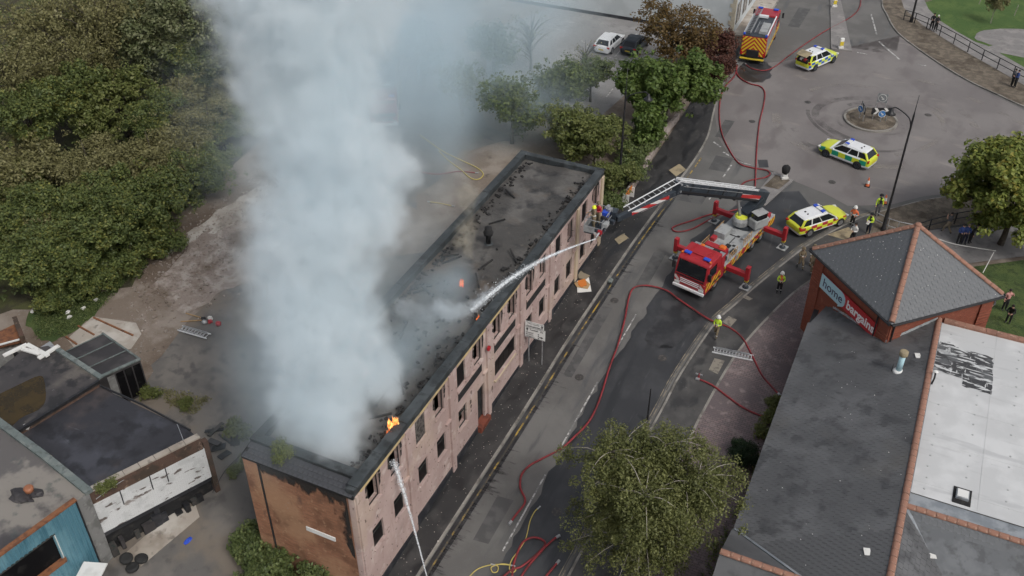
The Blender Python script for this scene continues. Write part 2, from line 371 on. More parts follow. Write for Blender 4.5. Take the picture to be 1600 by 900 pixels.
# trench repairs and ironwork in the carriageway
mat('repair_tarmac', (.075, .074, .073), .8, [((.1, .098, .096), 1.2, .45, .62)], bump=(40, .25, .01)); mat('iron', (.05, .047, .045), .55, [((.09, .08, .07), 6, .5, .62)])
for x0, x1, y0, y1 in ((3.2, 4.1, -27.5, -24.2), (2.9, 3.5, -14, -6.5), (4.2, 5.0, -3.5, .8), (3.4, 5.6, 8.0, 9.2), (4.6, 6.0, 13.5, 16.0), (3.6, 4.4, 19, 22.5), (4.0, 5.2, 46, 52)):
    sheet('repair_patch', [(x0, y0), (x1, y0 + .1), (x1 + .05, y1), (x0 - .04, y1 - .08)], .018, 'repair_tarmac', parent=road)
for p in ((905, 590), (960, 470), (1035, 560), (1175, 190), (1262, 160), (1450, 180), (1300, 285), (1230, 330), (1120, 285), (870, 800)):
    c_ = at(*p); sheet('manhole_cover', [(c_.x + .3 * math.cos(2 * math.pi * i / 14), c_.y + .3 * math.sin(2 * math.pi * i / 14)) for i in range(14)], .03, 'iron', parent=road)
# footways
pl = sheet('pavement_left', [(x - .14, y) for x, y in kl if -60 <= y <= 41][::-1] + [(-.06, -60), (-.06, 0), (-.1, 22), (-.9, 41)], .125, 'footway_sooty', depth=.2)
sheet('pavement_left_far', [(x - .14, y) for x, y in kl if 41 < y] + [(-1.4, 150), (-1.0, 41.05)], .125, 'concrete', depth=.2)
inner = [(11.6, -60), (11.7, -30), (12.0, -16), (12.12, -13.2), (12.55, -8.3), (13.4, -4.3), (15, .8), (17.5, 5.5), (20, 9), (22, 11.2), (24, 12.6), (28, 15.3)]
pr_ = sheet('pavement_right', [(x + .14, y) for x, y in kr if y <= 19.6] + inner[::-1], .125, 'footway', depth=.2)
sheet('paving_forecourt', curve(inner[:8]) + [(20.5, 5.0), (19, -3), (16.8, -20), (16.4, -30), (16.4, -60)], .128, 'block_paving', depth=.2)
band('edging_strip', inner[:8], -.1, .05, .10, .045, 'kerbstone', k=4)
sheet('verge_gravel_right', [(28.6, 20.7), (24.1, 17.9), (21.8, 16.3), (19.5, 13.9), (17.4, 11.4)] and [(x + .15, y) for x, y in kr if 11 < y < 40] + [(60, 29), (28.5, 16.2), (24, 12.9), (20.6, 10.1), (18.2, 8.4)], .13, 'leaf_litter', depth=.2)
sheet('path_behind_store', [(20.1, 9.0), (22, 11.2), (24, 12.6), (28, 15.3), (60, 27), (60, 23), (30, 11.5), (25, 8), (21, 5)], .115, 'path_tarmac')
sheet('grass_behind_store', [(21.6, 4.8), (25.2, 7.6), (30, 11), (60, 22), (60, -8), (24, -8)], .11, 'grass')
sheet('store_yard', [(26, -9), (60, -9), (60, 1.5), (30.5, 1.5), (27, -2)], .12, 'concrete')
sheet('verge_grass_left_of_store', [(15.7, -60), (16.7, -30), (17.5, -19), (19, -12), (22, -12), (22, -60)], .15, 'grass')
# far side of the roundabout: leaf strewn strip, railings path, park
fk = [(x + .15, y + .05) for x, y in kt if 30 < y < 80 and x < 60]
far = XY((1600, 135), (1560, 112), (1500, 78), (1440, 40), (1412, 14)) + [(17.2, 60), (16.5, 80)]
sheet('verge_leaves', [p for p in fk if p[0] < 37][::1] + [(37, 39)] + XY((1640, 156)) + far, .12, 'leaf_litter', depth=.2)
lawn_edge = XY((1438, -12), (1450, 15), (1467, 33), (1493, 50), (1523, 67), (1542, 73), (1567, 88), (1600, 107), (1640, 128))
sheet('park_path', XY((1640, 155), (1600, 135), (1560, 112), (1500, 78), (1440, 40), (1412, 14), (1404, -12)) + lawn_edge, .126, 'path_tarmac')
sheet('park_lawn', lawn_edge[::-1] + [(lawn_edge[0][0] + 2, 150), (120, 150), (120, 60)], .115, 'lawn')
c = at(1590, 62); sheet('park_path_circle', splash(c.x, c.y, 4.4, 2.6, 28, rot=.4, j=.03), .14, 'path_tarmac')
c = at(1560, 82); sheet('park_path_spur', XY((1535, 77), (1575, 66), (1600, 74), (1600, 92), (1560, 84)), .136, 'path_tarmac')
# tyre sweeps round the mini roundabout
def sweep(name, c1, lo, hi, amt):
    m = mat(name, c1, .75); n = m.node_tree; pn = [x for x in n.nodes if x.type == 'BSDF_PRINCIPLED'][0]
    n.links.new(mth(n, 'MULTIPLY', ramp(n, noisef(n, vec(n), .55, 6), lo, hi), amt), pn.inputs['Alpha'])
sweep('tyre_dark', (.06, .055, .055), .42, .66, .3); sweep('tyre_pale', (.33, .3, .27), .42, .66, .4)
_rc = at(1360, 188); wr = random.Random(6)
for r_, a0, a1, wd, mm in ((3.4, -.3, 2.4, .5, 'tyre_dark'), (4.6, 1.4, 4.6, .7, 'tyre_dark'), (5.4, 3.2, 5.4, .35, 'tyre_dark'), (7.0, .6, 2.6, .6, 'tyre_pale'), (8.4, 3.4, 5.2, .8, 'tyre_pale'), (6.2, 5.2, 7.0, .5, 'tyre_pale'), (9.2, -.4, 1.2, .7, 'tyre_pale'), (2.75, 0, 6.2, .28, 'tyre_dark')):
    L = []; nn = int((a1 - a0) * 8)
    for i in range(nn + 1):
        a = a0 + (a1 - a0) * i / nn; rr_ = r_ + .25 * math.sin(3 * a + r_); L.append((_rc.x + rr_ * math.cos(a), _rc.y + rr_ * math.sin(a)))
    band('tyre_sweep', L, -wd / 2, wd / 2, .021, .002, mm, parent=road)
for pts in (((1420, 120), (1480, 140), (1530, 160), (1600, 195)), ((1240, 200), (1260, 225), (1290, 232), (1310, 228))):
    band('tyre_sweep', XY(*pts), -.3, .3, .021, .002, 'tyre_pale' if pts[0][0] == 1420 else 'tyre_dark', parent=road, k=5)
# splitter islands
isl = sheet('splitter_island', XY((1168, 322), (1187, 297), (1209, 270), (1240, 283), (1222, 298), (1196, 322)), .12, 'path_tarmac', depth=.2)
sheet('island_cobbles', XY((1193, 293), (1212, 275), (1234, 284), (1216, 298)), .135, 'leaf_litter', parent=isl)
med = sheet('median_island', XY((1297, -30), (1297, 0), (1298, 77), (1331, 81), (1322, 40), (1313, 0), (1308, -30)), .12, 'path_tarmac', depth=.2)
# mini roundabout
rc = at(1360, 188); ring = [(rc.x + 2.2 * math.cos(2 * math.pi * i / 40), rc.y + 2.2 * math.sin(2 * math.pi * i / 40)) for i in range(40)]
rbi = sheet('roundabout_island', ring, .13, 'leaf_litter', depth=.25)
b = MB(); n = 40
for i in range(n):
    a0, a1 = 2 * math.pi * i / n, 2 * math.pi * (i + .94) / n
    P_ = [(rc.x + r * math.cos(a), rc.y + r * math.sin(a)) for r, a in ((2.16, a0), (2.36, a0), (2.36, a1), (2.16, a1))]
    b.prism(P_, .0, .17, lambda x, y: T(y))
b.build('kerb_ring', 'kerbstone', rbi)
bl = MB(); bl.blob((rc.x, rc.y, T(rc.y) + .05), (1.95, 1.95, .32), 24, 8, .04, 3); bl.build('mound', 'leaf_litter', rbi, smooth=True)
# yard behind the burning building
mat('yard_tarmac', (.12, .112, .105), .85, [((.165, .15, .135), .3, .45, .62), ((.07, .066, .063), 1.1, .52, .68, .8), ((.19, .155, .12), .2, .52, .66, .7)], bump=(20, .4, .03), rvar=(1, .5))
mat('rubble_ground', (.285, .235, .2), .95, [((.39, .34, .30), 1.2, .45, .6), ((.16, .12, .09), .4, .5, .66, .85), ((.42, .4, .37), 8, .64, .7, .9, 3), ((.08, .07, .06), 5, .64, .74, .7)], bump=(6, 1, .12))
def ragged(poly, j, k=4, seed=1):
    rr = random.Random(seed); o = []
    for (x0, y0), (x1, y1) in zip(poly, poly[1:] + poly[:1]):
        for i in range(k): o.append((x0 + (x1 - x0) * i / k + rr.uniform(-j, j), y0 + (y1 - y0) * i / k + rr.uniform(-j, j)))
    return o
sheet('yard', ragged(XY((215, 625), (250, 555), (300, 500), (350, 455), (420, 430)) + [(-6.6, -2), (-6.6, -34), (-9, -42), (-22, -42)], .25, 5), .012, 'yard_tarmac')
sheet('yard_far', ragged(XY((640, 330), (720, 235), (800, 220), (740, 160), (600, 120), (520, 180), (480, 260)), .5, 4, 2), .012, 'yard_tarmac')
sheet('rubble_area', ragged(XY((225, 460), (265, 430), (300, 372), (345, 330), (420, 330), (425, 420), (350, 455), (290, 490)), .3, 5, 4), .018, 'rubble_ground')
cp = sheet('yard_slab', ragged(XY((245, 405), (275, 385), (310, 352), (360, 318), (420, 285), (470, 275), (455, 312), (375, 350), (330, 360), (290, 385)), .25, 5, 5), .03, 'concrete', depth=.06)
sheet('yard_slab', XY((105, 530), (145, 495), (213, 505), (221, 522), (205, 545), (130, 560)), .03, 'concrete', depth=.05)
sheet('yard_slab', XY((325, 365), (345, 350), (360, 340), (357, 352), (335, 366)), .034, 'concrete', depth=.05)
sheet('grass_patch', ragged(XY((40, 500), (60, 475), (120, 468), (165, 455), (215, 425), (180, 455), (150, 490), (105, 528), (60, 535)), .25, 5, 6), .02, 'grass')
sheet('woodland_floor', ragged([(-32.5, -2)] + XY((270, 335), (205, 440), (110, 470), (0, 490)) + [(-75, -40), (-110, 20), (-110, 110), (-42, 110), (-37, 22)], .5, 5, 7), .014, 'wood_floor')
sheet('lane_left', ragged([(-22, -42), (-9, -42), (-7.2, -36), (-7, -60), (-24, -60)], .15, 4, 8), .022, 'yard_tarmac')
sheet('apron', XY((215, 890), (312, 808), (306, 790), (270, 800), (190, 870)) , .035, 'concrete', depth=.06)
# car park behind the trees, with bay lines
cpk = sheet('car_park', [tuple(at(*p)[:2]) for p in ((760, 50), (860, 12), (1128, 55), (1040, 92), (930, 190), (760, 175))], .018, 'carpark')
def bay(p, q, wd=.12):
    a, b = at(*p), at(*q); return band('bay_line', [(a.x, a.y), (b.x, b.y)], -wd / 2, wd / 2, .026, .004, 'white_paint', parent=cpk)
for p, q in (((947, 89), (990, 97)), ((960, 90), (975, 72)), ((848, 27), (903, 37)), ((840, 40), (884, 49)), ((832, 55), (866, 62)), ((947, 152), (962, 134)), ((999, 97), (1011, 82)), ((905, 60), (930, 84))):
    bay(p, q)
# inspection covers and tactile paving
def patch(name, pts, m, par, dz=.135): return sheet(name, XY(*pts), dz, m, parent=par)
patch('tactile_paving', ((1045, 268), (1061, 258), (1072, 267), (1056, 278)), 'tactile', pl)
patch('tactile_paving', ((960, 376), (974, 367), (982, 374), (967, 384)), 'tactile', pl)
patch('tactile_paving', ((1292, 369), (1325, 357), (1337, 367), (1320, 377)), 'tactile', pr_)
patch('inspection_cover', ((1107, 580), (1116, 562), (1132, 566), (1121, 587)), 'cover_metal', pr_)
patch('inspection_cover', ((1128, 505), (1138, 496), (1151, 502), (1141, 513)), 'cover_metal', pr_)
patch('inspection_cover', ((1160, 467), (1166, 464), (1176, 469), (1170, 472)), 'cover_metal', pr_)
patch('drain_cover', ((1184, 250), (1199, 250), (1201, 262), (1186, 262)), 'wet_asphalt', road, .03)
# ============================================================ shared paints, metals, cloth
mat('red_paint', (.36, .022, .03), .35, [((.27, .02, .025), 2, .5, .68, .5)])
mat('white_body', (.72, .73, .74), .3, [((.6, .6, .6), 2.5, .55, .7, .4)])
mat('black_plastic', (.018, .018, .02), .5)
mat('black_paint', (.015, .015, .017), .45, [((.03, .03, .032), 4, .5, .65)])
mat('tyre_rubber', (.02, .02, .02), .85)
mat('alloy', (.42, .42, .43), .35, metal=.8)
mat('steel', (.45, .46, .47), .4, [((.3, .3, .31), 5, .5, .65)], metal=.6)
mat('dark_grey_paint', (.03, .038, .048), .35, [((.05, .06, .07), 2, .5, .66)])
mat('window_glass', (.012, .014, .017), .08)
mat('lamp_red', (.45, .02, .015), .25)
mat('lamp_clear', (.7, .7, .68), .15)
mat('blue_lens', (.03, .08, .5), .2)
mat('yellow_hi', (.62, .66, .05), .5)
mat('yellow_plain', (.6, .46, .04), .5)
mat('orange_plain', (.62, .14, .02), .6)
mat('deck_grey', (.33, .34, .34), .6, [((.23, .235, .235), 2.2, .5, .66)], bump=(50, .2, .005))
mat('hose_red', (.25, .028, .033), .6, [((.15, .022, .024), 1.6, .46, .64)])
mat('hose_yellow', (.52, .42, .12), .6)
mat('wood_board', (.42, .27, .13), .8, [((.3, .19, .09), 5, .5, .65)])
mat('board_white', (.68, .67, .64), .7, [((.5, .48, .45), 3, .5, .7)])
mat('board_orange', (.55, .17, .03), .7)
mat('skin', (.48, .29, .21), .6)
mat('navy_cloth', (.015, .018, .035), .9)
mat('black_cloth', (.014, .014, .015), .9)
mat('tan_cloth', (.19, .15, .095), .9, [((.13, .10, .065), 9, .5, .65)])
mat('hiviz_yellow', (.52, .72, .05), .8)
mat('hiviz_orange', (.75, .17, .06), .8)
mat('reflective', (.62, .63, .6), .5)
mat('helmet_white', (.75, .75, .72), .35)
mat('helmet_yellow', (.72, .78, .03), .35)
mat('blue_cloth', (.03, .06, .2), .9)
mat('pink_cloth', (.6, .3, .27), .9)
mat('grey_cloth', (.1, .1, .11), .9)
mat('khaki_cloth', (.24, .2, .14), .9)
mat('hair_dark', (.02, .015, .012), .8)
def stain(name, c, scale, lo, hi, rough=.9):
    m = mat(name, c, rough); n = m.node_tree; p = [x for x in n.nodes if x.type == 'BSDF_PRINCIPLED'][0]
    n.links.new(ramp(n, noisef(n, vec(n), scale, 7), lo, hi), p.inputs['Alpha']); return m
stain('soot_stain', (.025, .022, .02), 2.6, .33, .6)
def grade_stain():                       # soot washed down the gable: a stain with its own ragged fade
    m = mat('soot_gable', (.03, .025, .022), .9); n = m.node_tree; p = [x for x in n.nodes if x.type == 'BSDF_PRINCIPLED'][0]
    s = n.nodes.new('ShaderNodeSeparateXYZ'); tc = n.nodes.new('ShaderNodeTexCoord'); n.links.new(tc.outputs['Object'], s.inputs[0])
    f = noisef(n, vec(n, 'Object', (1.6, 1, .7)), 1.3, 7, .62); top = mth(n, 'MULTIPLY', mth(n, 'SUBTRACT', s.outputs[2], 5.1), .45); edge = mth(n, 'MULTIPLY', mth(n, 'SUBTRACT', s.outputs[0], -1.0), .4)
    n.links.new(mth(n, 'MULTIPLY', ramp(n, mth(n, 'ADD', f, mth(n, 'MAXIMUM', top, edge)), .48, .72), .85), p.inputs['Alpha'])
grade_stain()
def stripes(name, ca, cb, period, direction, duty=.5, space='Object', rough=.5, chevron=None):
    m, n, p, o = nodes_of(name); p.inputs['Roughness'].default_value = rough
    tc = n.nodes.new('ShaderNodeTexCoord'); s = n.nodes.new('ShaderNodeSeparateXYZ'); n.links.new(tc.outputs[space], s.inputs[0])
    t = None
    for i, d in enumerate(direction):
        if d == 0: continue
        src = s.outputs[i]
        if chevron == i: src = mth(n, 'ABSOLUTE', src)
        v = mth(n, 'MULTIPLY', src, d / period); t = v if t is None else mth(n, 'ADD', t, v)
    f = mth(n, 'LESS_THAN', mth(n, 'FRACT', mth(n, 'ADD', t, 100.0)), duty)
    n.links.new(mixc(n, f, cb, ca), p.inputs['Base Color']); return m
stripes('stripe_red_white', (.62, .6, .58), (.42, .03, .03), .62, (0, 1, 1))
stripes('stripe_yellow_red', (.66, .5, .03), (.36, .02, .02), .6, (1, 0, 1))
stripes('chevron_yellow_red', (.66, .5, .03), (.40, .02, .02), .42, (0, 1, 1), chevron=1)
def battenberg(name, ca, cb, white, cell, z0, z1, two=True, ycol=None, yend=9.0):
    """checked side livery on a white body: printed film, so it lives in the paint"""
    m, n, p, o = nodes_of(name); p.inputs['Roughness'].default_value = .3
    tc = n.nodes.new('ShaderNodeTexCoord'); s = n.nodes.new('ShaderNodeSeparateXYZ'); n.links.new(tc.outputs['Object'], s.inputs[0])
    nn = n.nodes.new('ShaderNodeSeparateXYZ'); n.links.new(tc.outputs['Normal'], nn.inputs[0])
    u = mth(n, 'FLOOR', mth(n, 'DIVIDE', mth(n, 'ADD', s.outputs[0], 20.1), cell))
    v = mth(n, 'FLOOR', mth(n, 'DIVIDE', mth(n, 'SUBTRACT', s.outputs[2], z0), (z1 - z0) / (2 if two else 1)))
    ck = mth(n, 'MODULO', mth(n, 'ADD', mth(n, 'ADD', u, v), 40.0), 2.0)
    c = mixc(n, ck, ca, cb)
    side = mth(n, 'GREATER_THAN', mth(n, 'ABSOLUTE', nn.outputs[1]), .72)
    msk = mth(n, 'MULTIPLY', mth(n, 'MULTIPLY', mth(n, 'GREATER_THAN', s.outputs[2], z0), mth(n, 'LESS_THAN', s.outputs[2], z1)), side)
    base = white
    if ycol:                             # yellow bonnet / tail
        e = mth(n, 'GREATER_THAN', s.outputs[0], yend); base = mixc(n, e, white, ycol)
        e2 = mth(n, 'MULTIPLY', mth(n, 'LESS_THAN', s.outputs[0], -1.55), mth(n, 'GREATER_THAN', s.outputs[2], .5)); base = mixc(n, e2, base, ycol)
    n.links.new(mixc(n, msk, base, c), p.inputs['Base Color']); return m
battenberg('amb_livery', (.62, .66, .03), (.01, .28, .17), (.7, .72, .73), .62, .48, .92, False, (.6, .64, .04), 1.25)
battenberg('fire_livery', (.6, .66, .04), (.36, .03, .035), (.72, .72, .68), .52, .42, .92, True, (.62, .64, .05), 1.05)
battenberg('police_livery', (.6, .68, .05), (.03, .1, .42), (.72, .73, .74), .5, .5, 1.0, True, (.62, .68, .05), 1.0)
# ============================================================ the burning building (street front on x = 0, far end at y = 0)
mat('pink_render', (.395, .288, .262), .85, [((.47, .355, .325), .35, .42, .62), ((.37, .26, .235), (2.2, 2.2, .35), .54, .68, .7), ((.56, .47, .43), 1.4, .56, .68, .7), ((.09, .07, .065), 4.5, .625, .68, .9, 8), ((.24, .185, .165), .8, .56, .72, .5, 8), ((.50, .39, .29), (.3, .09, .12), .53, .6, .35)], bump=(9, .25, .02))
mat('cream_band', (.54, .42, .21), .85, [((.43, .33, .20), .8, .45, .62), ((.18, .15, .11), 2, .6, .72, .8)], bump=(9, .2, .02))
mat('yellow_render', (.52, .42, .30), .85, [((.45, .35, .26), (2, 2, .4), .5, .66), ((.17, .14, .11), 2.5, .62, .72, .7)], bump=(9, .2, .02))
mat('gable_brick', (.335, .155, .085), .9, [((.15, .07, .038), .55, .48, .62, .8), ((.44, .27, .16), 3.5, .58, .68, .5), ((.40, .235, .135), .3, .52, .66, .7), ((.065, .045, .038), (1.1, 1, .35), .6, .74, .8), ((.36, .27, .2), 2.4, .68, .76, .6)], brick=(.30, .10, (.17, .12, .09), (.24, .105, .055), 'xz0'))
mat('old_brick', (.15, .07, .045), .9, [((.08, .045, .03), .5, .48, .64, .8), ((.22, .13, .09), 2.0, .58, .7, .7)], brick=(.225, .075, (.1, .085, .07), (.1, .05, .035), 'yz0'))
mat('soot_black', (.012, .012, .013), .9, [((.03, .028, .026), 2, .5, .65)], bump=(8, .5, .04))
mat('char', (.018, .017, .017), .9, [((.05, .046, .042), 1.5, .52, .68, .8), ((.1, .09, .08), 6, .66, .74, .6)], bump=(6, .9, .1))
mat('plinth_black', (.02, .021, .026), .6, [((.05, .05, .055), 1.5, .5, .66)], bump=(15, .3, .02))
mat('roof_felt', (.062, .058, .054), .75, [((.12, .113, .105), .35, .45, .62, .85), ((.03, .028, .027), .8, .5, .66, .9), ((.12, .105, .088), 1.8, .62, .74, .8, 8), ((.10, .075, .055), .25, .56, .68, .7), ((.16, .15, .14), 7, .68, .74, .6, 3)], bump=(3, .7, .08), rvar=(1, .5))
mat('lead_coping', (.034, .040, .043), .65, [((.06, .068, .072), .7, .47, .65), ((.018, .02, .021), 2, .5, .64, .8)], bump=(7, .3, .02))
mat('slate_dark', (.045, .046, .052), .55, [((.075, .077, .083), 1.3, .45, .62, .8), ((.028, .028, .03), 4, .5, .65, .8)], bump=(12, .3, .01))
mat('glass_dark', (.006, .006, .007), .4, [((.025, .025, .024), 1.5, .54, .66, .5)], spec=.12)
mat('rubble_grey', (.12, .105, .095), .95, [((.04, .035, .032), 5, .48, .58), ((.2, .18, .165), 3, .6, .7, .7)], bump=(9, 1, .1))
mat('red_tile', (.20, .055, .032), .7, [((.12, .035, .022), 2, .5, .65)])
mat('white_plastic', (.72, .72, .70), .5, [((.55, .55, .53), 1.3, .5, .68, .6)])
mat('frame_grey', (.05, .046, .043), .7, [((.015, .028, .026), 3, .46, .62)])
BL, BD, ZT = -33.3, -6.4, 6.5            # near end, depth, parapet top
bld = thing('derelict_building', 'long two storey pink rendered building on fire with flat roof and brick gable', 'building', (0, 0, 0))
floor_z = -3.2
bays = [-33.15 + 4.7 * i for i in range(8)]
wins = []                                # (y0, y1, z0, z1, kind)
for i in range(7):
    y0 = bays[i] + .95
    for j, yy in enumerate((y0, y0 + 2.1)):
        wins.append((yy, yy + 1.02, 4.05, 5.7, 'U%d%d' % (i, j)))
        if i == 3: continue
        if i == 2 and j == 1: wins.append((yy + .2, yy + 1.35, -.85, 2.0, 'door'))
        else: wins.append((yy, yy + 1.0, .88, 2.36, 'L%d%d' % (i, j)))
wins.append((bays[3] + 1.05, bays[3] + 4.05, 1.05, 2.42, 'wide'))
# street wall: built as panels round the openings, .36 thick
xs0, xs1 = -.36, 0.0
ys = sorted({BL, 0.0} | {w_[0] for w_ in wins} | {w_[1] for w_ in wins}); zs = sorted({floor_z, ZT - .5} | {w_[2] for w_ in wins} | {w_[3] for w_ in wins})
b = MB()
def isopen(y, z): return any(a < y < c and d < z < e for a, c, d, e, _ in wins)
for y0, y1 in zip(ys, ys[1:]):
    run = None
    for z0, z1 in list(zip(zs, zs[1:])) + [(None, None)]:
        op = z0 is None or isopen((y0 + y1) / 2, (z0 + z1) / 2)
        if not op: run = (run[0], z1) if run else (z0, z1)
        elif run: b.box(xs0, xs1, y0, y1, *run); run = None
# merge coincident internal faces are hidden inside the wall
b.build('front_wall', 'pink_render', bld)
ends = MB(); ends.box(BD, xs0 - .003, BL, BL + .36, floor_z, ZT - .62); ends.build('gable_wall', 'gable_brick', bld)
pi = MB(); pi.box(-.30, .02, BL - .03, BL + .3, floor_z, ZT - .65); pi.build('corner_quoin', 'pink_render', bld)
gp = MB(); gp.box(BD - .05, BD + .75, BL - .1, BL + .3, floor_z, ZT - .62); gp.build('gable_pier', 'gable_brick', bld)
gs = MB(); gs.box(BD + .78, BD + .86, BL - .06, BL + .05, floor_z, ZT - .7); gs.build('drain_pipe', 'soot_black', bld)
fe = MB(); fe.box(BD, xs0 - .003, -.36, 0, floor_z, ZT - .5); fe.build('far_wall', 'yellow_render', bld)
bk = MB(); bk.box(BD, BD + .36, BL + .363, -.363, floor_z, ZT - .5); bk.build('back_wall', 'old_brick', bld)
gs_ = MB(); gs_.extr(ragged([(BD - .02, 5.8), (BD - .02, 5.35), (BD + 1.2, 5.0), (BD + 2.4, 5.15), (BD + 3.6, 4.8), (BD + 4.6, 4.9), (-1.5, 3.6), (-.9, 2.2), (-.4, 1.0), (-.4, 5.8)], .06, 6, 2), 'y', BL - .012, BL - .004); gs_.build('soot_stain', 'soot_gable', bld)
wb = MB(); wb.box(BD + 1.75 + 1.4, BD + 3.5 + 1.4, BL - .05, BL - .004, 2.0, 2.28); wb.build('white_strip', 'white_plastic', bld, label='narrow white strip fixed to the brick gable')
# parapets
for nm, (x0, x1, y0, y1) in (('front', (-.42, .06, BL - .02, .08)), ('back', (BD - .06, BD + .4, BL + .9, .08)), ('end', (BD + .403, -.423, -.4, .08))):
    p_ = MB(); p_.box(x0, x1, y0, y1, ZT - .5, ZT - .02); p_.build('parapet', 'lead_coping', bld, bevel=.05)
k = BL + .2
while k < 0:                             # coping sheets lapped along the front, each a little uneven
    L = min(2.35, .05 - k); p_ = MB(); z = ZT + rnd.uniform(-.006, .012); p_.box(-.46, .12, k, k + L - .02, z - .06, z + .03); p_.build('coping_sheet', 'lead_coping', bld, bevel=.02); k += 2.35
k = BL + 1
while k < 0:
    L = min(2.35, .05 - k); p_ = MB(); z = ZT + rnd.uniform(-.006, .012); p_.box(BD - .1, BD + .44, k, k + L - .02, z - .06, z + .03); p_.build('coping_sheet', 'lead_coping', bld, bevel=.02); k += 2.35
# cream band under the eaves, missing in places
for y0, y1 in ((-33.2, -23.6), (-22.8, -19.2), (-18.6, -14.4)):
    p_ = MB(); p_.box(.003, .03, y0, y1, 5.78, 6.08); p_.build('cream_band', 'cream_band', bld)
# gable coping: rows of small slates on a sloping ledge
lg = MB(); lg.extr([(BL - .1, ZT - .62), (BL + .95, ZT - .62), (BL + .95, ZT - .12), (BL - .1, ZT - .42)], 'x', BD - .1, .02); lg.build('gable_ledge', 'soot_black', bld)
sm = MB(); sm.cbox((0, 0, 0), (.285, .34, .022)); sme = sm.mesh('slate', 'slate_dark')
ang = math.atan2(.3, 1.05)
for r_ in range(3):
    n_ = 22
    for i in range(n_):
        x = BD - .02 + (i + .5 + .5 * (r_ % 2)) * .29
        if x > -.1: continue
        u = .12 + r_ * .27; link('slate', sme, bld, (x, BL - .12 + u * math.cos(ang), ZT - .385 + u * math.sin(ang) + r_ * .008), (ang * .8 + rnd.uniform(-.03, .03), rnd.uniform(-.03, .03), rnd.uniform(-.03, .03)))
rl = MB(); rl.box(BD - .12, .03, BL + .72, BL + 1.25, ZT - .15, ZT + .02); rl.build('ridge_capping', 'lead_coping', bld, bevel=.03)
# roof deck, sagging and burnt, inside the parapets
b = MB(); nx, ny = 14, 80; vs = []
for j in range(ny + 1):
    for i in range(nx + 1):
        x = BD + .38 + (-.4 - BD - .38) * i / nx; y = BL + 1.2 + (-.38 - BL - 1.2) * j / ny
        e = min(i, nx - i, 3) / 3 * min(j, ny - j, 3) / 3
        z = ZT - .42 + .10 * mnoise.noise((x * .5, y * .35, 1)) + .07 * mnoise.noise((x * 2, y * 2, 4))
        burn = max(0, 1 - abs(y + 25) / 9) * .55 + max(0, 1 - abs(y + 15.5) / 4) * .3
        z -= e * burn * (.7 + .8 * mnoise.noise((x * .6, y * .5, 7)))
        vs.append((x, y, z))
b.add(vs, [(j * (nx + 1) + i, j * (nx + 1) + i + 1, (j + 1) * (nx + 1) + i + 1, (j + 1) * (nx + 1) + i) for j in range(ny) for i in range(nx)])
b.build('roof_deck', 'roof_felt', bld, smooth=True)
fl = MB(); fl.box(BD + .37, -.37, BL + .37, -.37, 2.9, 3.05); fl.build('first_floor', 'soot_black', bld)
iw = MB(); iw.box(BD + 2.2, BD + 2.4, BL + .37, -.37, floor_z, ZT - 1.4); iw.build('inner_wall', 'soot_black', bld)
# charred debris along the roof edges and in the burnt middle
db = MB(); q = random.Random(5)
for i in range(520):
    side = q.random()
    if side < .33: x, y = BD + .6 + abs(q.gauss(0, .35)), q.uniform(-20, -.7)
    elif side < .62: x, y = -.75 - abs(q.gauss(0, .28)), q.uniform(-33, -.7)
    elif side < .78: x, y = q.uniform(BD + .7, -.8), q.gauss(-21, 3.5)
    else: continue
    if not (BD + .55 < x < -.65 and BL + 1.3 < y < -.6): continue
    s_ = q.uniform(.04, .15); db.cbox((x, y, ZT - .42 + q.uniform(0, .1)), (s_ * q.uniform(.7, 2.4), s_ * q.uniform(.7, 2), s_ * .7), Matrix.Rotation(q.uniform(0, 3.1), 3, 'Z') @ Matrix.Rotation(q.uniform(-.6, .6), 3, 'X'))
db.build('roof_debris', 'char', bld, kind='stuff')
for i in range(16):                      # fallen joists
    x, y = q.uniform(BD + 1, -1.4), q.gauss(-18, 6)
    if not BL + 2 < y < -2: continue
    a = q.uniform(0, 3.1); L = q.uniform(.6, 1.5); p_ = MB(); p_.bar((x - L / 2 * math.cos(a) * .8, y - L / 2 * math.sin(a), ZT - .4), (x + L / 2 * math.cos(a) * .8, y + L / 2 * math.sin(a), ZT - .22 + q.uniform(0, .15)), .1, .08); p_.build('charred_joist', 'char', bld)
# pilasters, plinth, sills
for i, y in enumerate(bays):
    p_ = MB(); y = min(max(y, BL + .12), -.3); p_.box(.003, .13, y - .12, y + .30, floor_z, ZT - .52); p_.build('pilaster', 'pink_render' if i < 6 else 'yellow_render', bld, bevel=.01)
    if 0 < i < 8:
        p_ = MB(); p_.box(.003, .16, y - .95 + .3, y - .125, 2.72, 2.86); p_.build('string_course', 'pink_render', bld)
for i in range(7):
    y0, y1 = bays[i] + .31, bays[i + 1] - .125
    zt = T((y0 + y1) / 2) + (.62, .75, .62, .45, .5, .5, .45)[i]
    if i == 2:
        dn = wins[[w_[4] for w_ in wins].index('door')]
        p_ = MB(); p_.box(.003, .05, y0, dn[0] - .02, floor_z, zt); p_.build('plinth', 'plinth_black', bld)
        p_ = MB(); p_.box(.003, .05, dn[1] + .02, y1, floor_z, zt); p_.build('plinth', 'plinth_black', bld)
    else:
        p_ = MB(); p_.box(.003, .05, y0, y1, floor_z, zt); p_.build('plinth', 'plinth_black', bld)
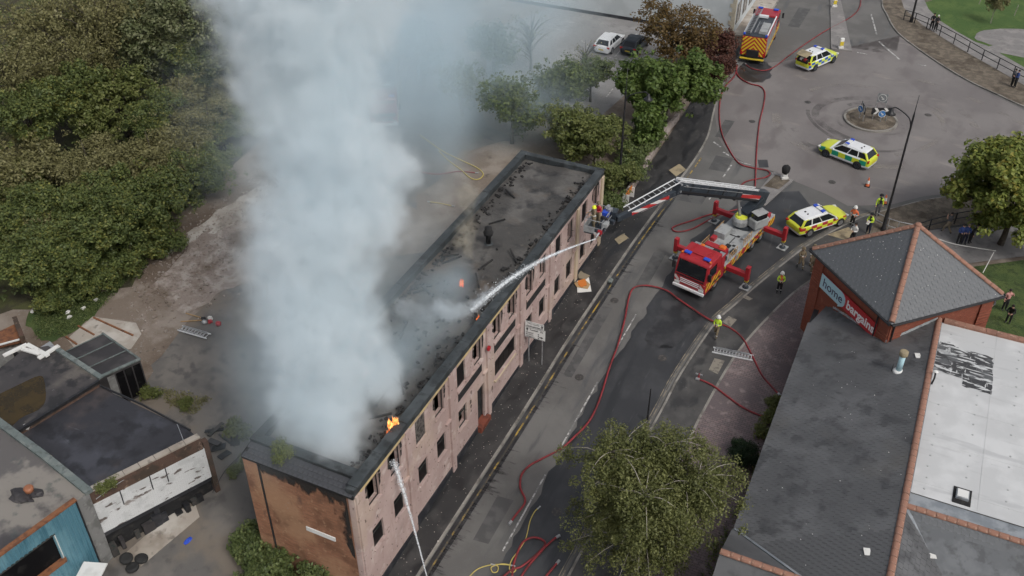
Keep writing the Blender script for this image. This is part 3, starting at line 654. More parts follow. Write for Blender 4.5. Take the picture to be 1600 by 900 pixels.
# windows: each a part with its own frame, panes, sill; burnt out ones are bare
burnt = {'U00', 'U01', 'U11', 'U30', 'U31', 'U61', 'U21', 'U40'}
for (y0, y1, z0, z1, kd) in wins:
    if kd == 'door':
        d = MB(); d.box(-.3, -.25, y0, y1, z0, z1); d.build('door', 'soot_black', bld)
        d = MB(); d.box(-.24, .3, y0 - .05, y1 + .12, floor_z, z0 + .02); d.build('door_step', 'red_tile', bld, label='red tiled step below the burnt doorway')
        d = MB(); d.bar((-.06, y0 + .06, z0), (-.06, y0 + .06, z1 - .05), .1, .12); d.bar((-.06, y1 - .06, z0), (-.06, y1 - .06, z1 - .05), .1, .12); d.build('door_frame', 'pink_render', bld); continue
    wm = MB(); wx = -.10
    if kd == 'U10':
        wm.box(wx - .1, wx + .06, y0, y1, z0, z1); wn = wm.build('window', 'rubble_grey', bld, label='upper window blocked with grey rubble')
    else:
        fw = .045
        for a, c_, d, e in ((y0, y0 + fw, z0, z1), (y1 - fw, y1, z0, z1), (y0 + fw, y1 - fw, z0, z0 + fw), (y0 + fw, y1 - fw, z1 - fw, z1)): wm.box(wx - .05, wx, a, c_, d, e)
        wn = wm.build('window', 'char' if kd in burnt else 'frame_grey', bld)
        nb = 4 if kd == 'wide' else 1
        for j in range(nb):
            a, c_ = y0 + fw + (y1 - y0 - 2 * fw) * j / nb, y0 + fw + (y1 - y0 - 2 * fw) * (j + 1) / nb
            if kd not in burnt and rnd.random() < .75:
                g_ = MB(); g_.box(wx - .03, wx - .02, a + .01, c_ - .01, z0 + fw, z1 - fw); g_.build('pane', 'glass_dark', wn)
        if kd[0] == 'L' and kd not in burnt:
            g_ = MB(); g_.box(wx - .045, wx + .004, y0 + fw, y1 - fw, z0 + (z1 - z0) * .66, z0 + (z1 - z0) * .66 + .05); g_.build('transom', 'frame_grey', wn)
    s_ = MB(); s_.box(-.2, .09, y0 - .06, y1 + .06, z0 - .09, z0 - .004); s_.build('sill', 'pink_render', wn)
    if kd in burnt:                      # soot licked up the wall above the opening
        h_ = rnd.uniform(.25, .55); s_ = MB(); pts = [(y0 - .22, z1 - .7), (y0 - .16, z1 - .05), (y0 + .05, z1 + h_ * .6), (y0 + .4, z1 + h_), (y1 - .15, z1 + h_ * 1.1), (y1 + .15, z1 + h_ * .5), (y1 + .22, z1 - .3), (y1 + .12, z1 - .9), (y1 + .004, z1 - 1.0), (y1 + .004, z1 + .004), (y0 - .004, z1 + .004), (y0 - .004, z1 - .9)]
        pts = [(a_, min(e_, ZT - .53)) for a_, e_ in pts]
        s_.extr(pts, 'x', .004, .01); s_.build('soot_stain', 'soot_stain' if 'soot_stain' in MATS else 'soot_black', wn)
for i in (2, 3, 4):                      # dark spandrel panels between the storeys
    p_ = MB(); p_.box(.003, .035, bays[i] + .98, bays[i] + 3.95, 3.17, 3.84); p_.build('spandrel_panel', 'soot_black', bld)
    p_ = MB(); p_.box(.003, .1, bays[i] + .9, bays[i] + 4.02, 3.86, 3.96); p_.build('string_course', 'pink_render', bld)
p_ = MB(); p_.box(.003, .16, -15.2, -18.2, .93, 1.03); p_.build('long_sill', 'yellow_render', bld)
p_ = MB(); p_.lathe([(.02, -.1), (.17, -.06), (.17, .06), (.02, .1)], (.24, -19.25, 4.55), 12, 'x'); p_.build('alarm_bell', 'red_paint' if 'red_paint' in MATS else 'red_tile', bld)
pt = random.Random(9)
mat('bare_patch', (.09, .06, .05), .9, [((.16, .11, .09), 6, .5, .62)])
for y, z, a in [(-21.3, 1.9, .3), (-21.25, 1.55, .25), (-21.2, 2.6, .2), (-21.25, 1.15, .15), (-18.55, 2.1, .2), (-32.75, 1.6, .2), (-32.7, 3.6, .2), (-28.2, 2.2, .12), (-23.9, 3.2, .12), (-27.0, 3.5, .12), (-18.45, .6, .35), (-14.4, 4.6, .35), (-14.35, 5.1, .25)] + [(pt.uniform(-33, -1), pt.uniform(-.5, 5.8), pt.uniform(.05, .14)) for _ in range(60)]:
    if isopen(y, z) or isopen(y + .25, z) or isopen(y - .25, z) or isopen(y, z + .25) or isopen(y, z - .25) or z < T(y) + .9: continue
    if min(abs(y - bb - .09) for bb in bays) < .35: continue
    s_ = MB(); n_ = 8; s_.extr([(y + a * .5 * pt.uniform(.5, 1.1) * math.cos(2 * math.pi * k / n_), z + a * .8 * pt.uniform(.5, 1.1) * math.sin(2 * math.pi * k / n_)) for k in range(n_)], 'x', .003, .008); s_.build('spalled_patch', 'bare_patch', bld)
# chimney pot on the roof
ch = thing('roof_vent', 'black cowled flue pipe standing on the burning flat roof', 'vent pipe', (-3.55, -11.5, ZT - .45))
b = MB(); b.lathe([(.17, 0), (.17, .75), (.3, .76), (.33, .95), (.24, 1.08), (.24, 1.3), (.02, 1.34)], n=14); b.build('flue', 'soot_black', ch, smooth=True)
b = MB(); b.lathe([(.3, 0), (.3, .06), (.2, .12)], n=14); b.build('flashing', 'lead_coping', ch)
# ============================================================ workshops at the lower left
mat('flat_felt', (.030, .030, .036), .6, [((.06, .062, .075), .3, .45, .64, .85), ((.015, .015, .018), .9, .5, .66, .8), ((.14, .15, .17), (.6, 2.0, 1), .64, .76, .6), ((.11, .085, .075), .25, .54, .68, .5)], bump=(6, .25, .02), rvar=(0, .42))
mat('felt_grey', (.11, .102, .1), .85, [((.24, .22, .195), .22, .50, .56, .9), ((.05, .046, .05), .35, .5, .6, .85), ((.07, .085, .08), 1.2, .58, .7, .6)], bump=(8, .3, .02))
mat('felt_wet', (.05, .045, .045), .5, [((.13, .115, .10), .3, .46, .6, .85), ((.02, .019, .02), .8, .5, .62, .9), ((.16, .16, .155), 3, .66, .73, .7)], bump=(8, .3, .02))
mat('pond', (.05, .032, .008), .06, [((.03, .02, .006), 1, .45, .65)])
mat('mossy_brick', (.095, .055, .04), .95, [((.05, .037, .027), .9, .44, .6, .9), ((.24, .17, .12), 2.5, .6, .7, .7), ((.05, .06, .02), .7, .6, .72, .6)], brick=(.225, .075, (.09, .075, .06), (.09, .048, .034), 'yz0'))
mat('white_brick', (.60, .61, .61), .8, [((.46, .47, .47), 1.2, .48, .62, .7), ((.10, .075, .065), (1.2, 1.2, 3.2), .60, .645, .95, 8), ((.16, .12, .10), (.5, .5, .8), .63, .7, .8, 8), ((.3, .3, .3), 6, .6, .7, .4)], brick=(.225, .075, (.42, .42, .42), (.63, .64, .64), 'yz0'))
mat('blue_sheet', (.085, .205, .265), .5, [((.13, .27, .33), .6, .45, .62), ((.04, .13, .18), (2.2, 2.2, .3), .52, .66, .7), ((.2, .11, .05), (1.5, 1.5, .5), .66, .74, .8)], metal=.1)
mat('rust', (.22, .09, .04), .85, [((.13, .055, .03), 3, .46, .62)])
mat('green_lead', (.13, .155, .15), .8, [((.19, .21, .2), 1, .48, .64), ((.08, .09, .088), 3, .5, .64, .7)], bump=(8, .3, .02))
mat('dark_sheet', (.035, .032, .034), .6, [((.06, .055, .055), .8, .46, .64)])
mat('wall_grey', (.2, .2, .195), .85, [((.13, .13, .125), 1.2, .48, .64), ((.28, .28, .27), 3, .56, .68, .6)], bump=(12, .3, .02))
def block(name, label, poly, z, wall, roof, zb=-4.0, cat='building'):
    o = thing(name, label, cat, (0, 0, 0))
    n = len(poly); b = MB()
    a = sum(poly[i][0] * poly[(i + 1) % n][1] - poly[(i + 1) % n][0] * poly[i][1] for i in range(n))
    if a < 0: poly = poly[::-1]
    for i in range(n):
        p, q = poly[i], poly[(i + 1) % n]
        w_ = MB(); w_.add([(p[0], p[1], zb), (q[0], q[1], zb), (q[0], q[1], z), (p[0], p[1], z)], [(0, 1, 2, 3)])
        b.v += [(x, y, zz) for x, y, zz in w_.v]; b.f += [tuple(4 * i + k for k in (0, 1, 2, 3))]; b.m.append(0)
    b.build('wall', wall, o)
    r_ = MB(); r_.add([(x, y, z - .002) for x, y in poly], [tuple(range(n))]); r_.build('roof', roof, o); return o
def q2(z, *pp): return [tuple(atz(*p, z)[:2]) for p in pp]
# workshop with the painted brick wall
z2 = 2.0
A, Bq = Vector((-11.94, -30.87)), None
wl = q2(2.4, (313, 683), (120, 779)); A, Bq = Vector(wl[0]), Vector(wl[1]); dv = (Bq - A).normalized(); nv = Vector((dv.y, -dv.x))
if nv.x < 0: nv = -nv
back = q2(z2, (0, 655), (22, 678), (150, 602))
A2, B2 = A - nv * .35, Bq - nv * .35
poly = [tuple(A2), tuple(B2 + dv * .8)] + [back[0], back[1], back[2]] + q2(z2, (296, 672))
wsh = block('workshop', 'flat dark felt roofed workshop with flaking white painted brick wall', poly, z2, 'mossy_brick', 'flat_felt')
def along(u, off, z): p = A + dv * u + nv * off; return (p.x, p.y, z)
Lw = (Bq - A).length
def wallpiece(name, m, u0, u1, z0, z1, t0, t1, par, **kw):
    b = MB(); vs = [along(u, o, z) for z in (z0, z1) for u, o in ((u0, t0), (u1, t0), (u1, t1), (u0, t1))]
    b.add(vs, [(3, 2, 1, 0), (4, 5, 6, 7), (0, 1, 5, 4), (1, 2, 6, 5), (2, 3, 7, 6), (3, 0, 4, 7)]); return b.build(name, m, par, **kw)
wallpiece('bare_brick_band', 'mossy_brick', 0, Lw + 1.0, 1.45, 2.30, -.35, -.02, wsh)
wallpiece('painted_wall', 'white_brick', -.05, Lw + 1.0, -.85, 1.45, -.35, 0, wsh)
u = 0.0
while u < Lw: wallpiece('coping_stone', 'concrete', u + .01, min(u + .85, Lw + .9), 2.30, 2.40 + rnd.uniform(-.01, .015), -.40, -.02, wsh); u += .87
wallpiece('end_pier', 'mossy_brick', -.35, -.05, -4, 1.9, -.35, .02, wsh)
wallpiece('pier', 'plinth_black', 3.2, 3.5, -4, -.85, -.35, -.1, wsh)
wallpiece('opening_shade_sheet', 'soot_black', -.05, Lw + .9, -4, -.86, -.345, -.33, wsh)  # black sheet over the wall; its colour paints the shade inside the open fronts
q9 = random.Random(4)
for i in range(16): u_ = q9.uniform(.4, Lw + .4); z_ = T(-33) + q9.uniform(.1, .5); wallpiece('stored_junk', ('black_plastic', 'dark_sheet', 'plinth_black', 'frame_grey')[i % 4], u_, u_ + q9.uniform(.2, .7), z_ - .6, z_ + q9.uniform(.0, .5), -.33 + q9.uniform(.02, .1), -.1 + q9.uniform(0, .35), wsh)
wallpiece('lintel', 'plinth_black', 0, Lw + .9, -1.15, -.86, -.33, -.03, wsh)
for u_ in (Lw * .33, Lw * .46, Lw * .7):
    p, q_ = along(u_, .03, 1.5), along(u_ + .02, .03, .45); b = MB(); b.cyl(p, q_, .03, n=6); b.build('vent_pipe', 'black_paint', wsh)
for pts in [((150, 600), (222, 632), (297, 672))]:
    e = [atz(*p, z2 + .05) for p in pts]; b = MB(); b.tube([(v.x, v.y, v.z) for v in e], .07, 6); b.build('roof_edge_trim', 'black_paint', wsh)
for px, py in ((258, 735), (160, 738)): pass
b = MB(); pp = [atz(*p, 2.03) for p in ((72, 716), (80, 711), (86, 718), (78, 722))]; b.prism([(p.x, p.y) for p in pp], 2.0, 2.05); b.build('loose_board', 'tactile', label='pale scrap of board lying at the workshop roof edge', cat='board')
b = MB(); b.blob(atz(41, 667, 2.2), (.22, .2, .18), 10, 6, .2, 1); b.build('white_sack', 'board_white', smooth=True, label='small white sack on the corner of the dark workshop roof', cat='sack')
cab = MB(); cab.tube(smoothline([atz(*p, z2 + .06) for p in ((275, 628 + 30), (287, 690), (286, 700), (260, 702), (245, 716), (222, 730), (205, 742), (170, 765), (150, 780))], 5), .025, 5); cab.build('loose_cable', 'steel', label='pale cable trailing along the parapet of the dark roof', cat='cable')
# grey roof workshop with the blue sheeted front
z1 = 2.6
bl_ = q2(2.9, (117, 782), (0, 867)); C0, C1 = Vector(bl_[0]), Vector(bl_[1]); bd = (C1 - C0).normalized(); bn = Vector((bd.y, -bd.x)); bn = bn if bn.x > 0 else -bn
C2 = C0 + bd * 9
lp = q2(z1, (138, 768), (0, 655))
poly = [tuple(C0 - bn * .12), tuple(C2 - bn * .12), tuple(Vector(lp[1]) + bd * 9), lp[1], lp[0]]
ws2 = block('blue_fronted_workshop', 'workshop with weathered grey roof and rusty blue corrugated front', poly, z1, 'wall_grey', 'felt_grey')
b = MB(); n_ = 0; u = 0.0; prof = []
def bp(u, off, z): p = C0 + bd * u + bn * off; return (p.x, p.y, z)
while u < 8.8:                           # corrugated sheet: ribs every 200 mm; cut round the window
    for (z0, z1_) in ((1.85, 2.9), (-.2, 1.85), (-4, -.2)):
        if z0 == -.2 and 1.55 < u < 5.4: continue
        for k, (ua, ub, o0, o1) in enumerate(((0, .12, 0, 0), (.12, .15, 0, .05), (.15, .21, .05, .05), (.21, .24, .05, 0))):
            b.add([bp(u + ua, o0, z0), bp(u + ub, o1, z0), bp(u + ub, o1, z1_), bp(u + ua, o0, z1_)], [(0, 1, 2, 3)])
    u += .24
b.build('blue_sheeting', 'blue_sheet', ws2)
def bbox_(name, m, u0, u1, z0, z1_, t0, t1, par):
    b = MB(); vs = [bp(u, o, z) for z in (z0, z1_) for u, o in ((u0, t0), (u1, t0), (u1, t1), (u0, t1))]
    b.add(vs, [(3, 2, 1, 0), (4, 5, 6, 7), (0, 1, 5, 4), (1, 2, 6, 5), (2, 3, 7, 6), (3, 0, 4, 7)]); return b.build(name, m, par)
wn = bbox_('window', 'frame_grey', 1.55, 5.4, 1.78, 1.86, -.1, .06, ws2)
bbox_('sill', 'rust', 1.5, 5.45, -.35, -.02, -.1, .1, wn); bbox_('jamb', 'white_plastic', 1.55, 1.63, -.02, 1.78, -.1, .05, wn); bbox_('jamb', 'white_plastic', 5.32, 5.4, -.02, 1.78, -.1, .05, wn)
bbox_('pane', 'glass_dark', 1.63, 5.32, -.02, 1.78, -.095, -.08, wn)
bbox_('edge_flashing', 'rust', -.06, 8.8, 2.84, 2.96, -.2, .08, ws2); bbox_('corner_trim', 'black_paint', -.05, .02, -4, 2.9, -.1, .08, ws2)
pz = [atz(*p, 2.75) for p in ((-40, 628), (0, 660), (70, 712), (139, 768))]
b = MB()
for p, q_ in zip(pz, pz[1:]): b.bar((p.x, p.y, 2.68), (q_.x, q_.y, 2.68), .42, .22)
b.build('parapet', 'green_lead', ws2)
b = MB(); b.cbox(bp(.9, 1.0, -1.1), (1.3, 1.0, .08), Matrix.Rotation(.35, 3, 'Z')); b.build('canopy', 'white_plastic', ws2)
mat('terracotta_pot', (.3, .12, .06), .5)
heap = thing('tarpaulin_heap', 'crumpled dark tarpaulin and copper pot on the grey workshop roof', 'heap', atz(34, 776, 2.6))
b = MB(); b.blob((0, 0, .05), (.75, .4, .18), 12, 6, .3, 4); b.blob((.5, .45, .05), (.45, .3, .16), 10, 6, .3, 6); b.build('tarpaulin', 'dark_sheet', heap)
b = MB(); b.lathe([(.1, .1), (.22, .2), (.26, .42), (.2, .5), (.12, .5)], (.25, .35, 0), 12); b.build('copper_pot', 'terracotta_pot', heap, smooth=True)
# back workshop with the flooded roof
z3 = 2.3
poly = q2(z3, (0, 575), (35, 548), (75, 540), (150, 588), (155, 598), (20, 680)) + [(-30, -36)]
ws3 = block('flooded_roof_workshop', 'low workshop whose dark flat roof holds a brown pool', poly, z3, 'mossy_brick', 'felt_wet')
pd = q2(z3 + .01, (-10, 620), (25, 603), (62, 587), (70, 600), (71, 625), (60, 640), (30, 655), (-10, 690)); b = MB(); b.add([(x, y, z3 + .008) for x, y in curve(pd + [pd[0]], 4)[:-1]], [tuple(range(len(pd) * 4))]); b.build('rain_pool', 'pond', ws3)
for p, q_ in (((5, 556), (42, 538)), ((42, 538), (75, 556)), ((60, 560), (92, 540)), ((35, 545), (62, 553))):
    a, c_ = atz(*p, z3 + .08), atz(*q_, z3 + .12); b = MB(); b.bar(a, c_, .28, .1); b.build('broken_coping', 'board_white', ws3)
e = [atz(*p, z3 + .05) for p in ((90, 546), (158, 590))]; b = MB(); b.bar(e[0], e[1], .3, .14); b.build('parapet', 'green_lead', ws3)
e = [atz(*p, z3 + .05) for p in ((155, 596), (18, 680))]; b = MB(); b.bar(e[0], e[1], .18, .2); b.build('roof_edge_trim', 'black_paint', ws3)
b = MB(); pp = [atz(*p, 1.2) for p in ((62, 543), (78, 533), (85, 540), (70, 553))]; b.prism([(p.x, p.y) for p in pp], 1.1, 1.2); b.build('sheet_panel', 'steel', label='pale metal sheet lying behind the broken coping', cat='sheet')
# dark sheeted shed
zs_ = .9
sp = q2(zs_, (103, 548), (160, 521), (219, 562), (152, 592))
shd = block('dark_shed', 'small shed with ribbed near black sheet roof and glazed side', sp, zs_, 'dark_sheet', 'dark_sheet')
S0, S1, S2, S3 = [Vector((x, y, zs_)) for x, y in sp]
for f in (.03, .33, .66, .97):
    b = MB(); p, q_ = S0.lerp(S1, f) * 1, S3.lerp(S2, f); b.bar(S0.lerp(S3, f) + Vector((0, 0, .04)), S1.lerp(S2, f) + Vector((0, 0, .04)), .07, .05); b.build('roof_batten', 'green_lead', shd)
b = MB(); b.bar(S3 + Vector((0, 0, .03)), S2 + Vector((0, 0, .03)), .12, .1); b.bar(S2 + Vector((0, 0, .03)), S1 + Vector((0, 0, .03)), .12, .1); b.build('fascia', 'green_lead', shd)
sd_ = (S2 - S3); sn = Vector((sd_.y, -sd_.x, 0)).normalized(); sn = sn if sn.y < 0 else -sn
for k in range(4):
    b = MB(); p, q_ = S3.lerp(S2, .2 + .2 * k) + sn * .03, S3.lerp(S2, .2 + .2 * k + .17) + sn * .03
    b.add([(p.x, p.y, -1.7), (q_.x, q_.y, -1.7), (q_.x, q_.y, .7), (p.x, p.y, .7)], [(0, 1, 2, 3)]); b.add([(p.x - sn.x * .02, p.y - sn.y * .02, -1.7), (q_.x - sn.x * .02, q_.y - sn.y * .02, -1.7), (q_.x, q_.y, .7)], [(0, 1, 2)]); b.build('pane', 'glass_dark' if k else 'wall_grey', shd)
# ruined outhouse at the left edge
zr = .6
rp = q2(zr, (-40, 545), (-30, 520), (20, 497), (32, 528))
ru = block('ruined_outhouse', 'ruined grey outhouse with a small dark window and rusty roof patch', rp, zr - .6, 'wall_grey', 'rubble_grey')
R0, R1, R2, R3 = [Vector((x, y, zr)) for x, y in rp]
b = MB(); b.add([(v.x, v.y, z) for v, z in ((R1, .1), (R2, .1), (R3, .25), (R0, .25))], [(0, 1, 2, 3)]); b.add([(v.x, v.y, z) for v, z in ((R1, .05), (R2, .05), (R3, .2), (R0, .2))], [(3, 2, 1, 0)]); b.build('roof_patch', 'rust', ru)
b = MB(); b.bar(R2 + Vector((.2, 0, -.4)), R3 + Vector((.2, 0, -.4)), .3, 1.2); b.build('brick_edge', 'mossy_brick', ru)
p = R0.lerp(R3, .78); b = MB(); b.cbox((p.x, p.y - .05, -.75), (.75, .12, .8)); b.build('window_hole', 'soot_black', ru)
b = MB(); b.bar(R0.lerp(R3, .2) + Vector((0, -.1, -.15)), R3 + Vector((0, -.1, -.05)), .08, .1); b.build('barge_board', 'white_plastic', ru)
# tyres, crates, pipes in the dark openings below the painted wall
mt = MB(); mt.lathe([(.18, -.1), (.3, -.12), (.36, -.06), (.36, .06), (.3, .12), (.18, .1)], n=16); tm = mt.mesh('tyre', 'tyre_rubber', True)
tl = [((222, 876), .12, 'old tyre leaning outermost against the workshop apron'), ((208, 890), .12, 'old tyre lying flat at the foot of the painted wall'), ((200, 880), .36, 'old tyre stacked on another below the painted wall')]
for (px, py), dz, lb in tl:
    p = at(px, py); link('tyre', tm, None, (p.x, p.y, p.z + dz + .06), (rnd.uniform(-.2, .2), rnd.uniform(-.2, .2), 0), label=lb, cat='tyre', group='tyres below the painted wall')
b = MB(); p = at(295, 845); b.blob((p.x, p.y, p.z + .06), (.16, .3, .06), 9, 5, .3, 2); b.build('blue_rag', 'blue_cloth2' if 'blue_cloth2' in MATS else 'blue_lens', label='bright blue rag lying on the tarmac lane', cat='rag')
jp = MB(); q = random.Random(21)
junk = thing('scrap_heap', 'heap of dark scrap panels and pipes at the workshop corner', 'scrap heap', at(335, 700))
for i in range(14):
    a = q.uniform(0, 3.1); L = q.uniform(.4, 1.4); c_ = Vector((q.uniform(-1, 1), q.uniform(-1.2, 1.2), q.uniform(.1, .5))); d_ = Vector((math.cos(a), math.sin(a), q.uniform(-.2, .4))) * L / 2
    b = MB(); b.bar(c_ - d_, c_ + d_, q.uniform(.05, .6), .05); b.build('scrap_panel', ('black_paint', 'dark_sheet', 'plinth_black', 'frame_grey')[i % 4], junk)
b = MB(); b.tube(smoothline([at(332, 770, 1.2), at(352, 735, 1.6), at(375, 712, 2.4), at(391, 690, 4.4)], 6), .02, 5); b.build('overhead_cable', 'black_paint', label='thin cable slung from the workshop to the brick gable', cat='cable')
# ============================================================ shop with the corner tower
mat('store_slate', (.088, .089, .092), .5, [((.125, .126, .130), .35, .44, .62, .85), ((.045, .046, .048), .9, .5, .66, .7), ((.11, .103, .093), .18, .55, .7, .6)], bump=(14, .2, .01), rvar=(0, .48))
mat('tower_slate', (.10, .106, .113), .45, [((.145, .152, .16), .7, .44, .62, .85), ((.06, .063, .067), 1.6, .5, .66, .8), ((.4, .4, .37), 3.0, .70, .735, .85, 8), ((.13, .14, .12), 5, .62, .72, .5)], bump=(14, .2, .01))
mat('terracotta', (.29, .15, .105), .85, [((.2, .105, .075), 1.1, .46, .62, .8), ((.44, .3, .22), 4, .58, .7, .7), ((.14, .10, .075), 3, .64, .74, .7)], bump=(20, .3, .01))
mat('store_brick', (.27, .075, .04), .85, [((.2, .055, .032), .7, .48, .64, .7), ((.33, .12, .07), 2, .58, .7, .6)], brick=(.225, .075, (.16, .09, .065), (.22, .06, .034), 'xz0'))
mat('membrane_white', (.50, .505, .505), .55, [((.58, .585, .585), .4, .45, .62), ((.40, .405, .41), (.25, 1.6, 1), .54, .68, .6), ((.42, .40, .35), .25, .62, .74, .5), ((.3, .3, .3), 7, .72, .76, .8, 3)], bump=(5, .15, .02))
mat('membrane_worn', (.045, .045, .047), .6, [((.55, .56, .56), (1.0, 5.0, 1), .535, .575, 1, 7), ((.55, .56, .56), (5, 1.2, 1), .60, .64, .9, 6), ((.14, .145, .15), 1.3, .5, .6, .6)], bump=(8, .3, .02))
mat('lead_pale', (.38, .4, .41), .6, [((.25, .26, .27), 4, .48, .62)])
mat('membrane_fix', (.4, .41, .41), .5)
mat('lead_grey', (.2, .22, .24), .5, [((.29, .31, .33), .9, .46, .62), ((.1, .085, .06), .6, .58, .68, .8), ((.12, .13, .14), 2, .54, .68, .6)], bump=(8, .25, .02))
mat('sign_red', (.44, .025, .03), .45); mat('sign_blue', (.42, .62, .68), .45); mat('sign_white', (.78, .78, .76), .5); mat('sign_navy', (.05, .04, .09), .5)
stw = thing('shop_building', 'brick shop with broad dark slate roof, white flat roof and hipped corner tower', 'building', (0, 0, 0))
EX, EZ, RX, RZ = 16.6, 3.0, 23.8, 5.35
FZ, YN, YS, YR = RZ - .2, -6.35, -20.9, -22.0   # flat roof level, its far and near edges, near ridge
def zr_(x): return EZ + (x - EX) * (RZ - EZ) / (RX - EX)
# walls of the main hall
b = MB(); b.box(16.95, 17.3, -32, -4.6, -3.8, EZ - .05); b.build('front_wall', 'store_brick', stw)
b = MB(); b.box(23.9, 38, YN, YN + .35, -2, FZ - .08); b.build('far_wall', 'store_brick', stw)
b = MB(); b.box(EX - .05, EX + .02, -32, -7.0, EZ - .2, EZ + .0); b.build('gutter', 'black_plastic', stw)
b = MB(); b.box(EX + .02, 17.3, -32, -5.2, EZ - .22, EZ - .06); b.build('soffit', 'black_plastic', stw)
# main slope, then every slate course as real lapped pieces
slp = math.atan2(RZ - EZ, RX - EX); cs, sn_ = math.cos(slp), math.sin(slp); Ls = (RX - EX) / cs
TWc = (21.25, -3.45); TWr = 5.25          # tower centre, half diagonal of its walls
def in_main(x, y): return EX <= x <= RX and -32 <= y and abs(x - TWc[0]) + abs(y - TWc[1]) > TWr + .12 and not (x < 17.6 and y > -7.1 + (x - EX) * 1.6) and y < TWc[1] + .0 and not (y < -25.0 and x - EX < (-25.0 - y) * 1.30)
poly = [(EX, -32), (RX, -32), (RX, -6.15), (21.25, -8.72), (17.3, -4.9), (EX, -7.05)]
b = MB(); b.add([(x, y, zr_(x) - .03) for x, y in poly], [tuple(range(6))]); b.build('roof_underlay', 'store_slate', stw)
CH, CW = .26, .30
big, rest, k = [], MB(), 0
tile = MB(); tile.cbox((0, 0, 0), (CH * 1.18, CW - .012, .016)); tmesh = tile.mesh('slate', 'store_slate')
rr = random.Random(12); row = 0; u = .1; cand = []
while u < Ls:
    y = -31.9 + (row % 2) * CW / 2
    while y < -4:
        x = EX + u * cs
        if in_main(x, y): cand.append((x, y, zr_(x) + .012, row))
        y += CW
    u += CH * .93; row += 1
tilt = Matrix.Rotation(-slp + .03, 3, 'Y')
cand.sort(key=lambda c_: (Vector(c_[:3]) - CAM).length)
for i, (x, y, z, r_) in enumerate(cand):
    m_ = tilt @ Matrix.Rotation(rr.uniform(-.012, .012), 3, 'Z') @ Matrix.Rotation(rr.uniform(-.025, .025), 3, 'X')
    z += rr.uniform(-.002, .005)
    if i < 300: link('slate', tmesh, stw, (x, y, z), m_.to_euler())
    else: rest.cbox((x, y, z), (CH * 1.18, CW - .012, .016), m_)
rest.build('slate_courses', 'store_slate', stw, kind='stuff')
# clay ridge along the hall
rt = MB(); n_ = 7
for (y0_, y1_) in ((-.225, .225),):
    vs = [(.17 * math.cos(math.pi * i / n_), y, .15 * math.sin(math.pi * i / n_)) for y in (y0_, y1_) for i in range(n_ + 1)]
    rt.add(vs, [(i, i + 1, n_ + 2 + i, n_ + 1 + i) for i in range(n_)] + [tuple(range(n_, -1, -1)), tuple(range(n_ + 1, 2 * n_ + 2))])
rmesh = rt.mesh('ridge_tile', 'terracotta')
def ridge(p, q_, par=stw):
    p, q_ = Vector(p), Vector(q_); d = q_ - p; n = max(1, round(d.length / .46)); L = d.length / n
    up = Vector((0, 0, 1)); f = d.normalized(); x = f.cross(up).normalized(); up = x.cross(f); e = Matrix((x, f, up)).transposed()
    for i in range(n):
        o = link('ridge_tile', rmesh, par, p + f * (i + .5) * L + up * rr.uniform(-.01, .012), (e @ Matrix.Rotation(rr.uniform(-.03, .03), 3, 'Z')).to_euler()); o.scale = (1, L / .46 * .99, 1)
ridge((RX, -31, RZ - .02), (RX, -6.3, RZ - .02))
# flat white roof, its coping, seams, worn patch, gutter
b = MB(); b.add([(RX + .2, YS, FZ), (45, YS, FZ), (45, YN, FZ), (RX + .2, YN, FZ)], [(0, 1, 2, 3)]); b.build('flat_roof', 'membrane_white', stw)
b = MB(); b.box(RX + .06, RX + .22, YS, YN, FZ - .08, FZ + .04); b.build('upstand', 'lead_grey', stw)
for x in (27.1, 30.2, 33.3): b = MB(); b.box(x - .05, x + .05, YS + .1, YN - .1, FZ - .005, FZ + .01); b.build('membrane_seam', 'membrane_white', stw)
y = YS + .9
while y < YN - .5: b = MB(); b.box(RX + .25, 44, y - .012, y + .012, FZ - .005, FZ + .008); b.build('membrane_seam', 'membrane_white', stw); y += 3.1
stud = MB(); stud.lathe([(.06, 0), (.05, .02), (.02, .03)], n=6); stm = stud.mesh('fixing', 'membrane_fix')
for x in (24.6, 26.4, 28.3, 29.5):
    for i in range(17):
        if rr.random() < .3: continue
        link('fixing', stm, stw, (x + rr.uniform(-.04, .04), YS + .5 + i * .82, FZ + .005))
wp = [atz(*p, FZ + .005) for p in ((1462, 535), (1480, 534), (1500, 545), (1551, 559), (1551, 585), (1548, 616), (1503, 603), (1503, 590), (1457, 577))]
wpp = ragged([(p.x, p.y) for p in wp], .07, 6, 3); b = MB(); b.add([(x, y, FZ + .012) for x, y in wpp], [tuple(range(len(wpp)))]); b.build('worn_patch', 'membrane_worn', stw, label='black streaked patch where the white roof coating has peeled')
u = RX + .3
while u < 44: b = MB(); b.box(u, u + .57, YN - .02, YN + .4, FZ - .03, FZ + .14 + rr.uniform(-.01, .01)); b.build('coping_brick', 'terracotta', stw); u += .585
b = MB(); b.box(RX + .1, 44, YR, YS, FZ - .13, FZ - .05); b.build('lead_gutter', 'lead_grey', stw)
b = MB(); b.box(RX + .3, 44, YN + .42, YN + 1.1, FZ - .6, FZ - .45); b.build('back_gutter', 'lead_grey', stw)
sk = thing('roof_light', 'small square roof light set in the white flat roof', 'roof light', atz(1503, 776, FZ))
b = MB(); b.box(-.42, .42, -.55, .55, 0, .035); b.build('flashing', 'soot_black', sk); b = MB(); b.box(-.3, .3, -.28, .32, .035, .2); b.build('kerb', 'lead_grey', sk, bevel=.02); b = MB(); b.box(-.25, .25, -.23, .27, .2, .23); b.build('pane', 'lamp_clear', sk)
